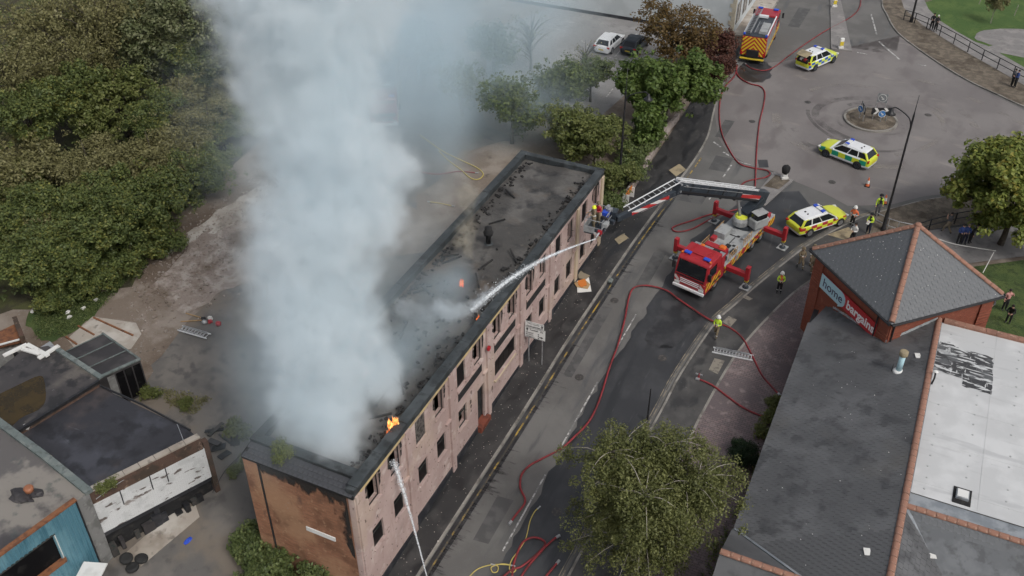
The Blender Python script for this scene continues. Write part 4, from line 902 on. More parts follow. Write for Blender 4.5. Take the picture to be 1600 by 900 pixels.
# near slopes beyond the gutter: one falls south, one falls east, valley between them
def slate_plane(o, ux_, uy_, W, H_, keep, par, m, chd, cw, lim, nm='slate'):
    """o: lower left corner, ux_ along the course, uy_ up the slope"""
    o, ux_, uy_ = Vector(o), Vector(ux_).normalized(), Vector(uy_).normalized(); nz = ux_.cross(uy_); e = Matrix((ux_, uy_, nz)).transposed() @ Matrix.Rotation(.035, 3, 'X')
    t = MB(); t.cbox((0, 0, 0), (cw - .014, chd * 1.18, .02)); me = t.mesh(nm, m); out = []; row = 0; v = chd * .5
    while v < H_:
        u = (row % 2) * cw / 2 + cw * .5 * 0
        while u < W:
            p = o + ux_ * u + uy_ * v
            if keep(p): out.append(p + nz * .014)
            u += cw
        v += chd * .93; row += 1
    out.sort(key=lambda p: (p - CAM).length); r2 = MB()
    for i, p in enumerate(out):
        ee = e @ Matrix.Rotation(rr.uniform(-.02, .02), 3, 'Z') @ Matrix.Rotation(rr.uniform(-.02, .02), 3, 'Y')
        if i < lim: link(nm, me, par, p + nz * rr.uniform(-.001, .005), ee.to_euler())
        else: r2.cbox(p, (cw - .014, chd * 1.18, .02), ee)
    if r2.f: r2.build(nm + '_courses', m, par, kind='stuff')
k2 = .5
b = MB(); b.add([(RX, YR, FZ + .12), (45, YR, FZ + .12), (45, -33, FZ + .12 - 10 * k2), (RX + 10, -33, FZ + .12 - 10 * k2)], [(0, 3, 2, 1)]); b.build('south_slope_underlay', 'tower_slate', stw)
b = MB(); b.add([(RX, YR, FZ + .12), (RX + 10, -33, FZ + .12 - 10 * k2), (RX, -33, FZ + .12)], [(0, 2, 1)]); b.build('east_slope_underlay', 'store_slate', stw)
slate_plane((RX, YR - 7.55, FZ + .12 - 7.55 * k2), (1, 0, 0), (0, 1, k2), 8.6, 8.4, lambda p: p.x - RX > (YR - p.y) * 1.0 + .12 and p.y < YR - .1 and p.x < 32.2, stw, 'tower_slate', .30, .36, 300)
slate_plane((RX + 5, -31, FZ + .12 - 5 * k2), (0, 1, 0), (-1, 0, k2), 9, 5.6, lambda p: p.x - RX < (YR - p.y) - .12 and p.x > RX + .1, stw, 'store_slate', .30, .36, 150, 'slate')
b = MB(); b.bar((RX + .05, YR - .05, FZ + .1), (RX + 8, YR - 8, FZ + .1 - 8 * k2), .16, .08); b.build('valley_lead', 'lead_grey', stw)
ridge((RX + .1, YR, FZ + .1), (40, YR, FZ + .1))
# small cross gable over the entrance at the near end
b = MB(); b.add([(EX, -25.0, 3.06), (EX + 3.9, -28.0, 4.8), (EX - 2.6, -28.0, 4.8), (EX - 2.6, -25.0, 3.06)], [(0, 1, 2, 3)]); b.add([(EX - 2.6, -28, 4.8), (EX + 3.9, -28, 4.8), (EX + .1, -31, 3.06), (EX - 2.6, -31, 3.06)], [(0, 1, 2, 3)])
b = MB(); b.add([(EX - .1, -25.0, 3.08), (EX + 3.9, -28.0, 4.75), (EX - .1, -28.0, 4.75)], [(0, 1, 2)]); b.add([(EX - .1, -28, 4.75), (EX + 3.9, -28, 4.75), (EX - .1, -31, 3.08)], [(0, 1, 2)]); b.build('entrance_gable', 'store_slate', stw)
b = MB(); b.bar((EX, -25.0, 3.12), (EX + 3.9, -28.0, 4.80), .12, .06); b.build('valley_lead', 'lead_grey', stw); ridge((EX - .1, -28, 4.76), (EX + 3.8, -28, 4.76))
# ---- corner tower
rot45 = R(45); EH, AH = 6.2, 9.6
tx, ty = 21.25, -3.5; he = 5.75           # half diagonal of the eaves
cor = [(tx - he, ty), (tx, ty - he), (tx + he, ty), (tx, ty + he)]; hw = 5.25
wc = [(tx - hw, ty), (tx, ty - hw), (tx + hw, ty), (tx, ty + hw)]
mat('tower_brick', (.27, .075, .04), .85, [((.2, .055, .032), .7, .48, .64, .7), ((.33, .12, .07), 2, .58, .7, .6)], bump=(25, .2, .01))
for i in range(4):
    p, q_ = wc[i], wc[(i + 1) % 4]; d = Vector((q_[0] - p[0], q_[1] - p[1])); L = d.length; a_ = math.atan2(d.y, d.x)
    o = MB(); o.box(0, L, 0, .34, -2.2, EH - .12); w_ = o.build('tower_wall', 'store_brick', stw, loc=(p[0], p[1], 0), rot=(0, 0, a_))
    for f0, f1 in ((-.03, .85), (L - .85, L + .03)):
        o = MB(); o.box(f0, f1, -.1, .0, -2.2, EH - .14); o.build('corner_pier', 'store_brick', stw, loc=(p[0], p[1], 0), rot=(0, 0, a_))
        for k in range(7):
            o = MB(); o.box(f0 - .02, f1 + .02, -.13, -.1, 3.6 + k * .22, 3.6 + k * .22 + .11); o.build('brick_course', 'store_brick', stw, loc=(p[0], p[1], 0), rot=(0, 0, a_))
    o = MB(); o.box(-.3, L + .3, -.42, .3, EH - .13, EH - .02); o.build('soffit', 'black_plastic', stw, loc=(p[0], p[1], 0), rot=(0, 0, a_))
    o = MB(); o.cyl((-.35, -.46, EH - .05), (L + .35, -.46, EH - .05), .07, n=8); o.build('gutter', 'black_plastic', stw, loc=(p[0], p[1], 0), rot=(0, 0, a_))
    if i in (0, 1): o = MB(); o.cyl((L - .95 if i == 0 else .15, -.17, -1), (L - .95 if i == 0 else .15, -.17, EH - .1), .05, n=8); o.build('down_pipe', 'black_plastic', stw, loc=(p[0], p[1], 0), rot=(0, 0, a_))
b = MB(); b.add([(x, y, EH) for x, y in cor] + [(tx, ty, AH)], [(0, 1, 4), (1, 2, 4), (2, 3, 4), (3, 0, 4)]); b.build('tower_roof', 'tower_slate', stw)
apex = Vector((tx, ty, AH))
for i in range(4):
    p, q_ = Vector((*cor[i], EH)), Vector((*cor[(i + 1) % 4], EH)); d = (q_ - p); L = d.length; ux_ = d.normalized(); mid = (p + q_) / 2; up = (apex - mid); Hs = up.length
    def keep(s, p=p, ux_=ux_, L=L, mid=mid, up=up, Hs=Hs):
        a_ = (s - p).dot(ux_); v = (s - p).dot(up.normalized()); h_ = L / 2 * (1 - v / Hs); return abs(a_ - L / 2) < h_ - .06
    slate_plane(p, ux_, up, L, Hs, keep, stw, 'tower_slate', .28, .42, 300 if i == 1 else (300 if i == 0 else 0))
    ridge(p.lerp(apex, .02), apex)
b = MB(); b.blob((tx, ty, AH + .06), (.22, .22, .16), 10, 6); b.build('finial', 'terracotta', stw, smooth=True)
# white flashing where hall roof meets tower
for (xa, ya), (xb, yb) in (((17.3, -4.75), (21.25, -8.83)), ((21.25, -8.83), (RX - .1, -6.4))):
    b = MB(); n_ = 14
    for i in range(n_):
        x0_, y0_ = xa + (xb - xa) * i / n_, ya + (yb - ya) * i / n_; x1_, y1_ = xa + (xb - xa) * (i + 1) / n_, ya + (yb - ya) * (i + 1) / n_
        b.bar((x0_, y0_, zr_(x0_) + .12 - .02 * (i % 2)), (x1_, y1_, zr_(x1_) + .12 - .02 * (i % 2)), .05, .15)
    b.build('lead_flashing', 'lead_pale', stw)
# shop sign: a flat board on the tower face, lettering cut out of flat film
p, q_ = wc[0], wc[1]; a_ = math.atan2(q_[1] - p[1], q_[0] - p[0])
sg = thing('shop_sign', 'red shop sign with pale blue speech bubble on the tower wall', 'sign', (p[0], p[1], 0), a_)
b = MB(); b.box(1.0, 6.55, -.17, -.11, 4.15, 5.2); b.build('board', 'sign_red', sg)
bub = [(1.0, 4.15), (3.0, 4.15), (2.98, 4.0), (3.28, 4.17), (3.45, 4.28), (3.55, 4.46), (3.56, 4.72), (3.5, 4.95), (3.3, 5.13), (3.05, 5.2), (1.0, 5.2)]
b = MB(); b.extr([(x, z) for x, z in bub], 'y', -.20, -.172); b.build('speech_bubble', 'sign_blue', sg)
def lettering(txt, size, x, z, y, m, par, bold=0.0, width=None):
    cu = bpy.data.curves.new('lettering', 'FONT'); cu.body = txt; cu.size = size; cu.extrude = .004; cu.offset = bold
    t = bpy.data.objects.new('lettering', cu); col.objects.link(t); dg = bpy.context.evaluated_depsgraph_get(); me = bpy.data.meshes.new_from_object(t.evaluated_get(dg)); bpy.data.objects.remove(t)
    me.materials.clear(); me.materials.append(MATS[m]); o = link('lettering', me, par, (x, y, z), (R(90), 0, 0))
    if width:
        w0 = max(v.co.x for v in me.vertices) - min(v.co.x for v in me.vertices); o.scale = (width / w0, 1, 1)
    return o
lettering('home', .85, 1.25, 4.42, -.205, 'sign_navy', sg, .004, 2.0)
lettering('bargains', .85, 3.72, 4.42, -.176, 'sign_white', sg, .022, 2.7)
# flue, lights and debris on the hall roof
fl = thing('roof_flue', 'white and blue flue pipe with brown cap on the slate slope', 'flue', (21.9, -11.9, zr_(21.9) - .05))
p = atz(1402, 585, 4.6); fl.location = (p.x, p.y, zr_(p.x) - .05)
b = MB(); b.lathe([(.32, 0), (.3, .08), (.2, .16)], n=14); b.build('collar', 'white_plastic', fl, smooth=True); b = MB(); b.lathe([(.16, .1), (.16, 1.25)], n=14); b.build('pipe', 'sign_blue', fl, smooth=True); b = MB(); b.lathe([(.2, 1.2), (.24, 1.25), (.24, 1.5), (.18, 1.53)], n=14); b.build('cap', 'tactile', fl, smooth=True)
b = MB(); b.cyl((-.35, -.1, 0), (-.35, -.1, .5), .02, n=5); b.build('stay', 'black_paint', fl)
fdl = thing('roof_flood_lamp', 'small white lamp head on a black bent arm at the ridge', 'lamp', (RX + .1, -12.5, RZ)); p = atz(1450, 592, FZ + .3); fdl.location = (RX + .25, p.y, FZ + .01)
b = MB(); b.tube([(0, 0, 0), (.05, .1, .35), (.05, .45, .5)], .05, 6); b.build('arm', 'black_paint', fdl); b = MB(); b.blob((.05, .5, .5), (.16, .12, .12), 8, 5); b.build('head', 'white_plastic', fdl)
for px, py, zz, lb in ((1433, 559, 5.0, 'white paper scrap on the slates near the blue flue'), (1349, 880, 4.2, 'white paper scrap on the slates at the near end'), (1460, 860, 4.8, 'white tag beside the roof valley')):
    p = atz(px, py, zz); b = MB(); z = (zr_(p.x) if p.x < RX else FZ + .12 - (YR - p.y) * k2 if p.x - RX > YR - p.y else FZ + .12 - (p.x - RX) * k2) + .06
    b.cbox((p.x, p.y, z), (.3, .42, .02), Matrix.Rotation(.3, 3, 'Z')); b.build('paper_scrap', 'board_white', label=lb, cat='litter')
dr = MB(); q = random.Random(31)
for i in range(110):
    if q.random() < .5: x, y = q.uniform(17.5, 23.6), q.uniform(-30, -9); z = zr_(x)
    else:
        f = q.choice((0, 0, 1)); u, v = q.random(), q.random() * .8; a, c_ = Vector((*cor[f], EH)), Vector((*cor[f + 1], EH)); s = a.lerp(c_, .5 + (u - .5) * (1 - v)).lerp(apex, 0); mid = (a + c_) / 2; s = s + (apex - mid) * v; x, y, z = s
    dr.cbox((x, y, z + .045), (q.uniform(.015, .05),) * 2 + (.012,), Matrix.Rotation(q.uniform(0, 3), 3, 'Z'))
dr.build('bird_droppings', 'board_white', stw, kind='stuff')
# ============================================================ vehicles (built facing +x, origin on the ground)
wt = MB(); wt.lathe([(.2, -.1), (.29, -.11), (.325, -.07), (.325, .07), (.29, .11), (.2, .1)], n=20, axis='y'); CAR_TYRE = wt.mesh('tyre', 'tyre_rubber', True)
def rim_mesh(m):
    b = MB(); b.lathe([(.225, -.112), (.225, .112), (.2, .116), (.17, .075)], n=20, axis='y')
    for k in range(5):
        a = 2 * math.pi * k / 5; b.bar((0, .1, 0), (.19 * math.cos(a), .106, .19 * math.sin(a)), .06, .03, up=(0, 1, 0)); b.bar((0, -.1, 0), (.19 * math.cos(a), -.106, .19 * math.sin(a)), .06, .03, up=(0, 1, 0))
    return b.mesh('rim', m)
RIM = rim_mesh('alloy'); RIMD = rim_mesh('dark_grey_paint')
def loft(b, st, ring):
    n = len(ring(*st[0][1:])); vs = []
    for s in st: vs += [(s[0], y, z) for y, z in ring(*s[1:])]
    fs = [(i * n + k, i * n + (k + 1) % n, (i + 1) * n + (k + 1) % n, (i + 1) * n + k) for i in range(len(st) - 1) for k in range(n)]
    fs += [tuple(range(n - 1, -1, -1)), tuple((len(st) - 1) * n + k for k in range(n))]; b.add(vs, fs)
def car(name, label, cat, L=4.6, W=1.84, H=1.52, body='white_body', bonnet=None, roof=None, lightbar=False, rear=-1.0, group=None, tailgate=False, rims=None, bar_col='blue_lens', shape='estate'):
    o = thing(name, label, cat, group=group); k = L / 4.6; hw = W / 2; hz = H / 1.5
    def ring(zb, zt, w): return [(-w * .85, zb), (-w, zb + .16), (-w * 1.0, zt - .12), (-w * .93, zt - .02), (-w * .5, zt + .02), (0, zt + .03), (w * .5, zt + .02), (w * .93, zt - .02), (w * 1.0, zt - .12), (w, zb + .16), (w * .85, zb)]
    st = [(-2.3, .42, .72, .66), (-2.26, .3, .86, .76), (-2.12, .24, .97, .85), (-1.7, .22, 1.0, .90), (-.8, .2, .985, .92), (.2, .2, .965, .92), (1.0, .2, .94, .91), (1.6, .21, .86, .89), (2.0, .23, .78, .82), (2.2, .27, .69, .70), (2.3, .34, .58, .58)]
    b = MB(); loft(b, [(x * k, zb, zt * hz, w * hw / .92) for x, zb, zt, w in st], ring); bo = b.build('body', body, o, smooth=True, bevel=.03); bo.data.set_sharp_from_angle(angle=R(38))
    zb_, zr0, zr1 = .95 * hz, 1.44 * hz, 1.5 * hz
    x0, x1, x2, x3 = 1.02 * k, .30 * k, (-1.75 if shape == 'estate' else -1.55) * k, (-2.12 if shape == 'estate' else -2.05) * k
    wb_, wr_ = hw * .90, hw * .70
    g = MB(); vs = [(x0, -wb_, zb_), (x0, wb_, zb_), (x3, wb_ * .95, zb_ + .03), (x3, -wb_ * .95, zb_ + .03), (x1, -wr_, zr0), (x1, wr_, zr0), (x2, wr_ * .97, zr0 - .03), (x2, -wr_ * .97, zr0 - .03)]
    g.add(vs, [(0, 1, 5, 4), (1, 2, 6, 5), (2, 3, 7, 6), (3, 0, 4, 7), (4, 5, 6, 7)]); g.build('windows', 'window_glass', o)
    r_ = MB(); xm = (x1 + x2) / 2
    r_.add([(x1 + .04, -wr_ - .02, zr0 - .02), (x1 + .04, wr_ + .02, zr0 - .02), (x2 - .06, wr_ + .01, zr0 - .05), (x2 - .06, -wr_ - .01, zr0 - .05), (x1 - .1, -wr_ * .8, zr1), (x1 - .1, wr_ * .8, zr1), (xm, wr_ * .82, zr1 + .03), (x2 + .1, wr_ * .8, zr1 - .03), (x2 + .1, -wr_ * .8, zr1 - .03), (xm, -wr_ * .82, zr1 + .03)],
           [(0, 1, 5, 4), (1, 2, 7, 6, 5), (2, 3, 8, 7), (3, 0, 4, 9, 8), (4, 5, 6, 9), (9, 6, 7, 8), (3, 2, 1, 0)]); r_.build('roof', roof or body, o, bevel=.02)
    pl_ = MB()
    for s in (-1, 1):
        pl_.bar((x0, s * wb_, zb_), (x1, s * wr_, zr0), .06, .05); pl_.bar((x3, s * wb_ * .95, zb_), (x2, s * wr_ * .97, zr0 - .03), .16, .09)
        for f in (.42, .72): pl_.bar((x0 + (x3 - x0) * f, s * (wb_ + .004), zb_), (x1 + (x2 - x1) * (f * 1.0), s * (wr_ + .012), zr0), .07, .04)
        pl_.bar((x1, s * (wr_ + .01), zr0 - .01), (x2, s * (wr_ + .01), zr0 - .03), .05, .05)
    pl_.build('pillars', body, o)
    for s in (-1, 1):
        m_ = MB(); m_.cbox((.82 * k, s * (hw + .09), 1.0 * hz), (.14, .2, .13)); m_.build('mirror', roof or body, o, bevel=.03)
        h_ = MB(); h_.cbox((2.12 * k, s * hw * .72, .66 * hz), (.26, .34, .12), Matrix.Rotation(-s * .35, 3, 'Z')); h_.build('headlight', 'lamp_clear', o, bevel=.03)
        t_ = MB(); t_.cbox((-2.19 * k, s * hw * .8, .86 * hz), (.16, .3, .16), Matrix.Rotation(s * .25, 3, 'Z')); t_.build('tail_light', 'lamp_red', o, bevel=.03)
        for xw in (1.42 * k, -1.38 * k):
            a_ = MB(); a_.lathe([(.02, 0), (.385, 0), (.385, .012), (.02, .012)], (xw, s * (hw - .008) - (.006), .34), 20, 'y'); a_.build('wheel_arch', 'black_plastic', o)
            w_ = link('wheel', None, o, (xw, s * (hw - .08), .325)); w_.empty_display_size = .1
            link('tyre', CAR_TYRE, w_); link('rim', rims or RIM, w_)
    n_ = MB(); n_.cbox((-2.3 * k, 0, .62 * hz), (.03, .52, .12)); n_.build('number_plate', 'yellow_plain', o); n_ = MB(); n_.cbox((2.29 * k, 0, .42), (.05, .9, .16)); n_.build('grille', 'black_plastic', o)
    if lightbar:
        l_ = MB(); l_.cbox((.0, 0, zr1 + .08), (.3, 1.2, .1)); lb = l_.build('light_bar', 'lamp_clear', o, bevel=.02)
        for s in (-1, 1): l_ = MB(); l_.cbox((.0, s * .42, zr1 + .085), (.31, .34, .105)); l_.build('beacon', bar_col, lb, bevel=.02)
        a_ = MB(); a_.cbox((-1.2, .2, zr1 + .04), (.12, .1, .06)); a_.cbox((-1.25, -.15, zr1 + .04), (.1, .08, .06)); a_.build('aerial', 'black_plastic', o)
    if tailgate:
        d_ = MB(); d_.cbox((-2.25 * k, 0, 1.62 * hz), (.95, 1.25, .07), Matrix.Rotation(-.25, 3, 'Y')); d_.build('tailgate', 'tactile', o, bevel=.03)
        d_ = MB(); d_.cbox((-2.2 * k, 0, .98 * hz), (.36, 1.2, .34)); d_.build('boot_opening', 'black_plastic', o)
        for j, (yy, mm) in enumerate(((-.3, 'red_paint'), (.15, 'board_white'), (.4, 'black_cloth'))): d_ = MB(); d_.cbox((-2.3 * k, yy, 1.12 * hz), (.25, .24, .2)); d_.build('equipment_bag', mm, o)
    return o
def park(o, front, rear, side, W=1.84):
    """front/rear: photo pixels where the visible wheels touch; side +1 when that is the left side"""
    f, r_ = at(*front), at(*rear); d = (f - r_); rz = math.atan2(d.y, d.x); left = Vector((-math.sin(rz), math.cos(rz), 0)); c_ = (f + r_) / 2 - left * side * (W / 2 - .05)
    return on_ground(o, c_.x, c_.y, rz, .02)
amb = car('ambulance_car', 'yellow and green chequered ambulance car on the roundabout setts', 'car', 4.75, 1.88, 1.58, 'amb_livery', roof='white_body', lightbar=True, rims=RIMD); park(amb, (1290.9, 245.8), (1337.1, 263.6), 1)
fcar = car('fire_car', 'yellow and red chequered fire service estate car beside the kerb', 'car', 4.85, 1.86, 1.5, 'fire_livery', roof='white_body', lightbar=True); park(fcar, (1309.8, 353.6), (1263.6, 369.6), -1)
pol = car('police_car', 'yellow and blue chequered police car with raised tailgate', 'car', 4.9, 1.9, 1.66, 'police_livery', roof='white_body', lightbar=True, tailgate=True, rims=RIMD); park(pol, (1300, 98.7), (1272.4, 111), -1)
wc_ = car('white_hatchback', 'white hatchback parked in the car park bay', 'car', 4.4, 1.82, 1.5, 'white_body', shape='hatch'); park(wc_, (971, 70.5), (957, 83.5), -1)
dk = car('dark_hatchback', 'dark grey hatchback parked under the brown leaved tree', 'car', 4.3, 1.8, 1.5, 'dark_grey_paint', shape='hatch'); park(dk, (1011, 73), (997.5, 86.5), -1)
# ---- fire engines
mat('shutter', (.4, .41, .42), .45, [((.3, .31, .32), (1, 1, 14), .48, .56)], metal=.5)
stripes('engine_side', (.62, .62, .06), (.38, .025, .03), .9, (1, 0, 0))
LW = MB(); LW.lathe([(.28, -.14), (.44, -.15), (.5, -.1), (.5, .1), (.44, .15), (.28, .14)], n=18, axis='y'); TRUCK_TYRE = LW.mesh('tyre', 'tyre_rubber', True)
LR = MB(); LR.lathe([(.08, -.16), (.2, -.15), (.29, -.1), (.29, .1), (.2, .15), (.08, .16)], n=16, axis='y'); TRUCK_RIM = LR.mesh('rim', 'steel', True)
def truck_wheels(o, xs, y):
    for x in xs:
        for s in (-1, 1):
            w_ = link('wheel', None, o, (x, s * y, .5)); w_.empty_display_size = .1; link('tyre', TRUCK_TYRE, w_); link('rim', TRUCK_RIM, w_)
def pb(name, m, par, c_, d_, bevel=.02, rot=None, **kw): b = MB(); b.cbox(c_, d_, rot); return b.build(name, m, par, bevel=bevel, **kw)
def ladder(name, par, p, q_, w, rungs, m='steel', rail=.05, side=None, up=(0, 0, 1)):
    p, q_ = Vector(p), Vector(q_); d = (q_ - p).normalized(); s = Vector(side) if side else d.cross(Vector(up)).normalized()
    s.normalize(); b = MB()
    for k in (-1, 1): b.bar(p + s * k * w / 2, q_ + s * k * w / 2, rail, rail * 1.6)
    lo = b.build(name, m, par)
    for i in range(rungs):
        c_ = p.lerp(q_, (i + .6) / (rungs + .2)); r_ = MB(); r_.cyl(c_ - s * w / 2, c_ + s * w / 2, rail * .4, n=6); r_.build('rung', m, lo)
    return lo
def fire_engine(name, label):
    o = thing(name, label, 'fire engine')
    pb('chassis', 'black_plastic', o, (0, 0, .62), (7.9, 2.2, .4))
    cb = MB(); cb.extr([(4.1, .5), (4.15, 1.3), (4.0, 2.2), (3.75, 2.85), (2.0, 2.9), (1.6, 2.9), (1.6, .5)], 'y', -1.22, 1.22); cb.build('cab', 'red_paint', o, bevel=.06)
    ws = MB(); ws.add([(4.17, -1.1, 1.35), (4.17, 1.1, 1.35), (3.82, 1.05, 2.72), (3.82, -1.05, 2.72)], [(0, 1, 2, 3)]); ws.build('windscreen', 'window_glass', o)
    for s in (-1, 1):
        for x0, x1 in ((2.9, 3.8), (1.8, 2.7)): pb('side_window', 'window_glass', o, ((x0 + x1) / 2, s * 1.225, 2.1), (x1 - x0, .02, .75), 0)
        pb('mirror', 'black_plastic', o, (4.0, s * 1.5, 2.2), (.12, .2, .55)); pb('side_stripe', 'engine_side', o, (0, s * 1.24, 1.05), (8.0, .02, .5), 0)
    pb('body', 'red_paint', o, (-1.2, 0, 1.72), (5.5, 2.44, 2.0), .04)
    for s in (-1, 1):
        for i in range(4): pb('shutter', 'shutter', o, (.9 - i * 1.35, s * 1.228, 1.95), (1.22, .025, 1.35), .005)
    pb('roof_deck', 'dark_grey_paint', o, (-1.2, 0, 2.76), (5.4, 2.3, .08))
    pb('rear_panel', 'chevron_yellow_red', o, (-3.97, 0, 1.75), (.04, 2.36, 1.9), .01); pb('rear_locker', 'black_plastic', o, (-4.05, 0, 1.05), (.22, 1.2, .75)); pb('rear_bumper', 'yellow_plain', o, (-4.12, 0, .52), (.2, 2.36, .14))
    ladder('extension_ladder', o, (-3.8, .75, 3.0), (2.9, .75, 3.05), .5, 16); ladder('extension_ladder', o, (-3.7, .75, 3.12), (2.2, .75, 3.17), .42, 14); ladder('roof_ladder', o, (-3.2, .0, 2.9), (-.2, .0, 2.9), .42, 9)
    pb('ladder_gantry', 'white_body', o, (1.0, .1, 3.0), (.35, 1.0, .25)); pb('roof_locker', 'deck_grey', o, (-2.0, -.6, 2.95), (2.4, .75, .3)); pb('side_rail', 'white_body', o, (-1.1, -1.12, 2.9), (5.4, .12, .14)); pb('side_rail', 'white_body', o, (-1.1, 1.15, 2.9), (5.4, .12, .14))
    for s in (-1, 1): pb('beacon', 'blue_lens', o, (-3.85, s * 1.08, 2.95), (.22, .22, .2), .03); pb('tail_light', 'lamp_red', o, (-4.0, s * 1.1, 1.0), (.06, .16, .35)); pb('cab_beacon', 'blue_lens', o, (3.3, s * .8, 2.98), (.3, .5, .14), .03)
    for s in (-1, 1): pb('headlight', 'lamp_clear', o, (4.14, s * .95, .85), (.08, .36, .22))
    pb('bumper', 'white_body', o, (4.2, 0, .62), (.18, 2.4, .22)); pb('grille', 'black_plastic', o, (4.15, 0, 1.08), (.05, 1.6, .3)); truck_wheels(o, (2.9, -1.9), 1.08); return o
fe1 = fire_engine('fire_engine', 'red fire engine with yellow chevron tail parked on the road at the top')
a, c_ = at(1173, 100), at(1211, 22); d = c_ - a; rz = math.atan2(d.y, d.x); m_ = a + d.normalized() * 4.1; on_ground(fe1, m_.x, m_.y, rz, .02)
fe2 = dup(fe1); fe2['label'] = 'fire engine half hidden in smoke on the yard behind the building'
a, c_ = at(602, 204), at(606, 130); d = a - c_; rz = math.atan2(d.y, d.x); m_ = a - d.normalized() * 4.1; on_ground(fe2, m_.x, m_.y, rz, .02)
for o in (fe1, fe2): o['group'] = 'fire engines'
# ---- aerial ladder platform
ap = thing('aerial_platform_truck', 'red aerial ladder platform truck with boom raised and outriggers down', 'fire truck')
AC = Vector((9.28, 2.72)); AF = Vector((-.224, -.975)).normalized(); ARZ = math.atan2(AF.y, AF.x); on_ground(ap, AC.x, AC.y, ARZ, .02)
bpy.context.view_layer.update(); API = ap.matrix_world.inverted()
pb('chassis', 'black_plastic', ap, (.4, 0, .75), (10.2, 1.1, .4))
cx = 4.85
cb = MB(); cb.extr([(cx + 1.12, .45), (cx + 1.16, 1.4), (cx + 1.08, 1.75), (cx + .8, 2.72), (cx + .55, 2.86), (cx - 1.0, 2.9), (cx - 1.05, .6)], 'y', -1.24, 1.24); cb.build('cab', 'red_paint', ap, bevel=.07)
ws = MB(); ws.add([(cx + 1.13, -1.12, 1.62), (cx + 1.13, 1.12, 1.62), (cx + .86, 1.05, 2.62), (cx + .86, -1.05, 2.62)], [(0, 1, 2, 3)]); ws.build('windscreen', 'window_glass', ap)
rb_ = MB(); rb_.cbox((cx - .1, .75, 2.93), (1.7, .04, .03)); rb_.cbox((cx - .1, -.75, 2.93), (1.7, .04, .03)); rb_.cbox((cx - .3, 0, 2.92), (.9, 1.1, .04)); rb_.build('roof_rib', 'red_paint', ap, bevel=.01)
for s in (-1, 1):
    pb('side_window', 'window_glass', ap, (cx + .2, s * 1.245, 2.1), (1.0, .02, .8), 0); pb('mirror_arm', 'black_plastic', ap, (cx + 1.0, s * 1.42, 2.05), (.14, .24, .6), .03)
    pb('door_stripe', 'stripe_yellow_red', ap, (cx, s * 1.247, 1.1), (2.1, .02, .75), 0); pb('headlight', 'lamp_clear', ap, (cx + 1.17, s * .95, .8), (.06, .4, .2)); pb('front_stripe', 'stripe_red_white', ap, (cx + 1.17, s * 1.0, 1.15), (.03, .36, .4), 0)
for z in (.95, 1.1, 1.25): pb('grille_bar', 'white_body', ap, (cx + 1.17, 0, z), (.05, 1.5, .06))
pb('bumper', 'white_body', ap, (cx + 1.22, 0, .55), (.16, 2.44, .2)); pb('number_plate', 'board_white', ap, (cx + 1.31, 0, .55), (.02, .52, .11), 0)
pb('cab_rear_locker', 'red_paint', ap, (3.55, 0, 1.55), (.55, 2.46, 1.9), .03); pb('cab_rear_tread', 'steel', ap, (3.55, 0, 2.53), (.6, 2.4, .06))
pb('deck', 'deck_grey', ap, (-.75, 0, 1.32), (7.9, 2.46, .1)); pb('deck_box', 'deck_grey', ap, (-.1, -.75, 1.62), (1.2, .9, .5)); pb('equipment_box', 'red_paint', ap, (2.1, -.1, 1.65), (.5, 1.7, .5)); pb('orange_reel', 'orange_plain', ap, (2.0, .35, 1.8), (.45, .5, .45), .1)
pb('pipework', 'steel', ap, (2.6, .2, 1.5), (.3, 1.6, .2)); pb('hatch', 'black_plastic', ap, (.7, .6, 1.38), (.22, .22, .03), 0); pb('hatch', 'black_plastic', ap, (-.5, .35, 1.38), (.22, .22, .03), 0)
for s in (-1, 1):
    pb('side_locker', 'stripe_yellow_red', ap, (-.75, s * 1.22, .98), (7.8, .05, .56), .01)
    for x0 in (1.3, -.9):                # folding handrails
        b = MB()
        for k in range(5): b.cyl((x0 + k * .3, s * 1.15, 1.37), (x0 + k * .3, s * 1.15, 1.95), .02, n=5)
        b.cyl((x0 - .05, s * 1.15, 1.95), (x0 + 1.25, s * 1.15, 1.95), .022, n=5); b.cyl((x0 - .05, s * 1.15, 1.66), (x0 + 1.25, s * 1.15, 1.66), .02, n=5); b.build('handrail', 'wood_board', ap)
truck_wheels(ap, (4.4, -1.3, -2.6), 1.08)
pb('wiper', 'black_plastic', ap, (cx + 1.16, .35, 1.75), (.03, .7, .04), 0); pb('wiper', 'black_plastic', ap, (cx + 1.16, -.5, 1.75), (.03, .7, .04), 0); pb('bonnet_band', 'black_plastic', ap, (cx + 1.17, 0, 1.5), (.03, 2.2, .08), 0)
for i, (x, y, sx_, sy_, sz_, mm) in enumerate(((2.75, .75, .5, .5, .35, 'black_plastic'), (2.7, -.75, .5, .6, .3, 'steel'), (1.5, .95, .5, .3, .25, 'dark_grey_paint'), (1.4, -.2, .7, .3, .18, 'steel'), (.9, -.95, .5, .35, .3, 'red_paint'), (1.0, .3, .35, .35, .12, 'black_plastic'), (-.6, .85, .7, .3, .2, 'steel'), (-3.9, -.8, .6, .5, .4, 'dark_grey_paint'), (-3.9, .85, .6, .5, .4, 'red_paint'), (.2, .2, .9, .06, .05, 'black_plastic'), (-.4, -.1, .06, .9, .05, 'black_plastic'), (3.55, .6, .3, .5, .12, 'black_plastic'), (3.55, -.5, .3, .3, .1, 'orange_plain'))):
    pb('deck_fitting', mm, ap, (x, y, (2.6 if x > 3.3 else 1.37) + sz_ / 2), (sx_, sy_, sz_), .02)
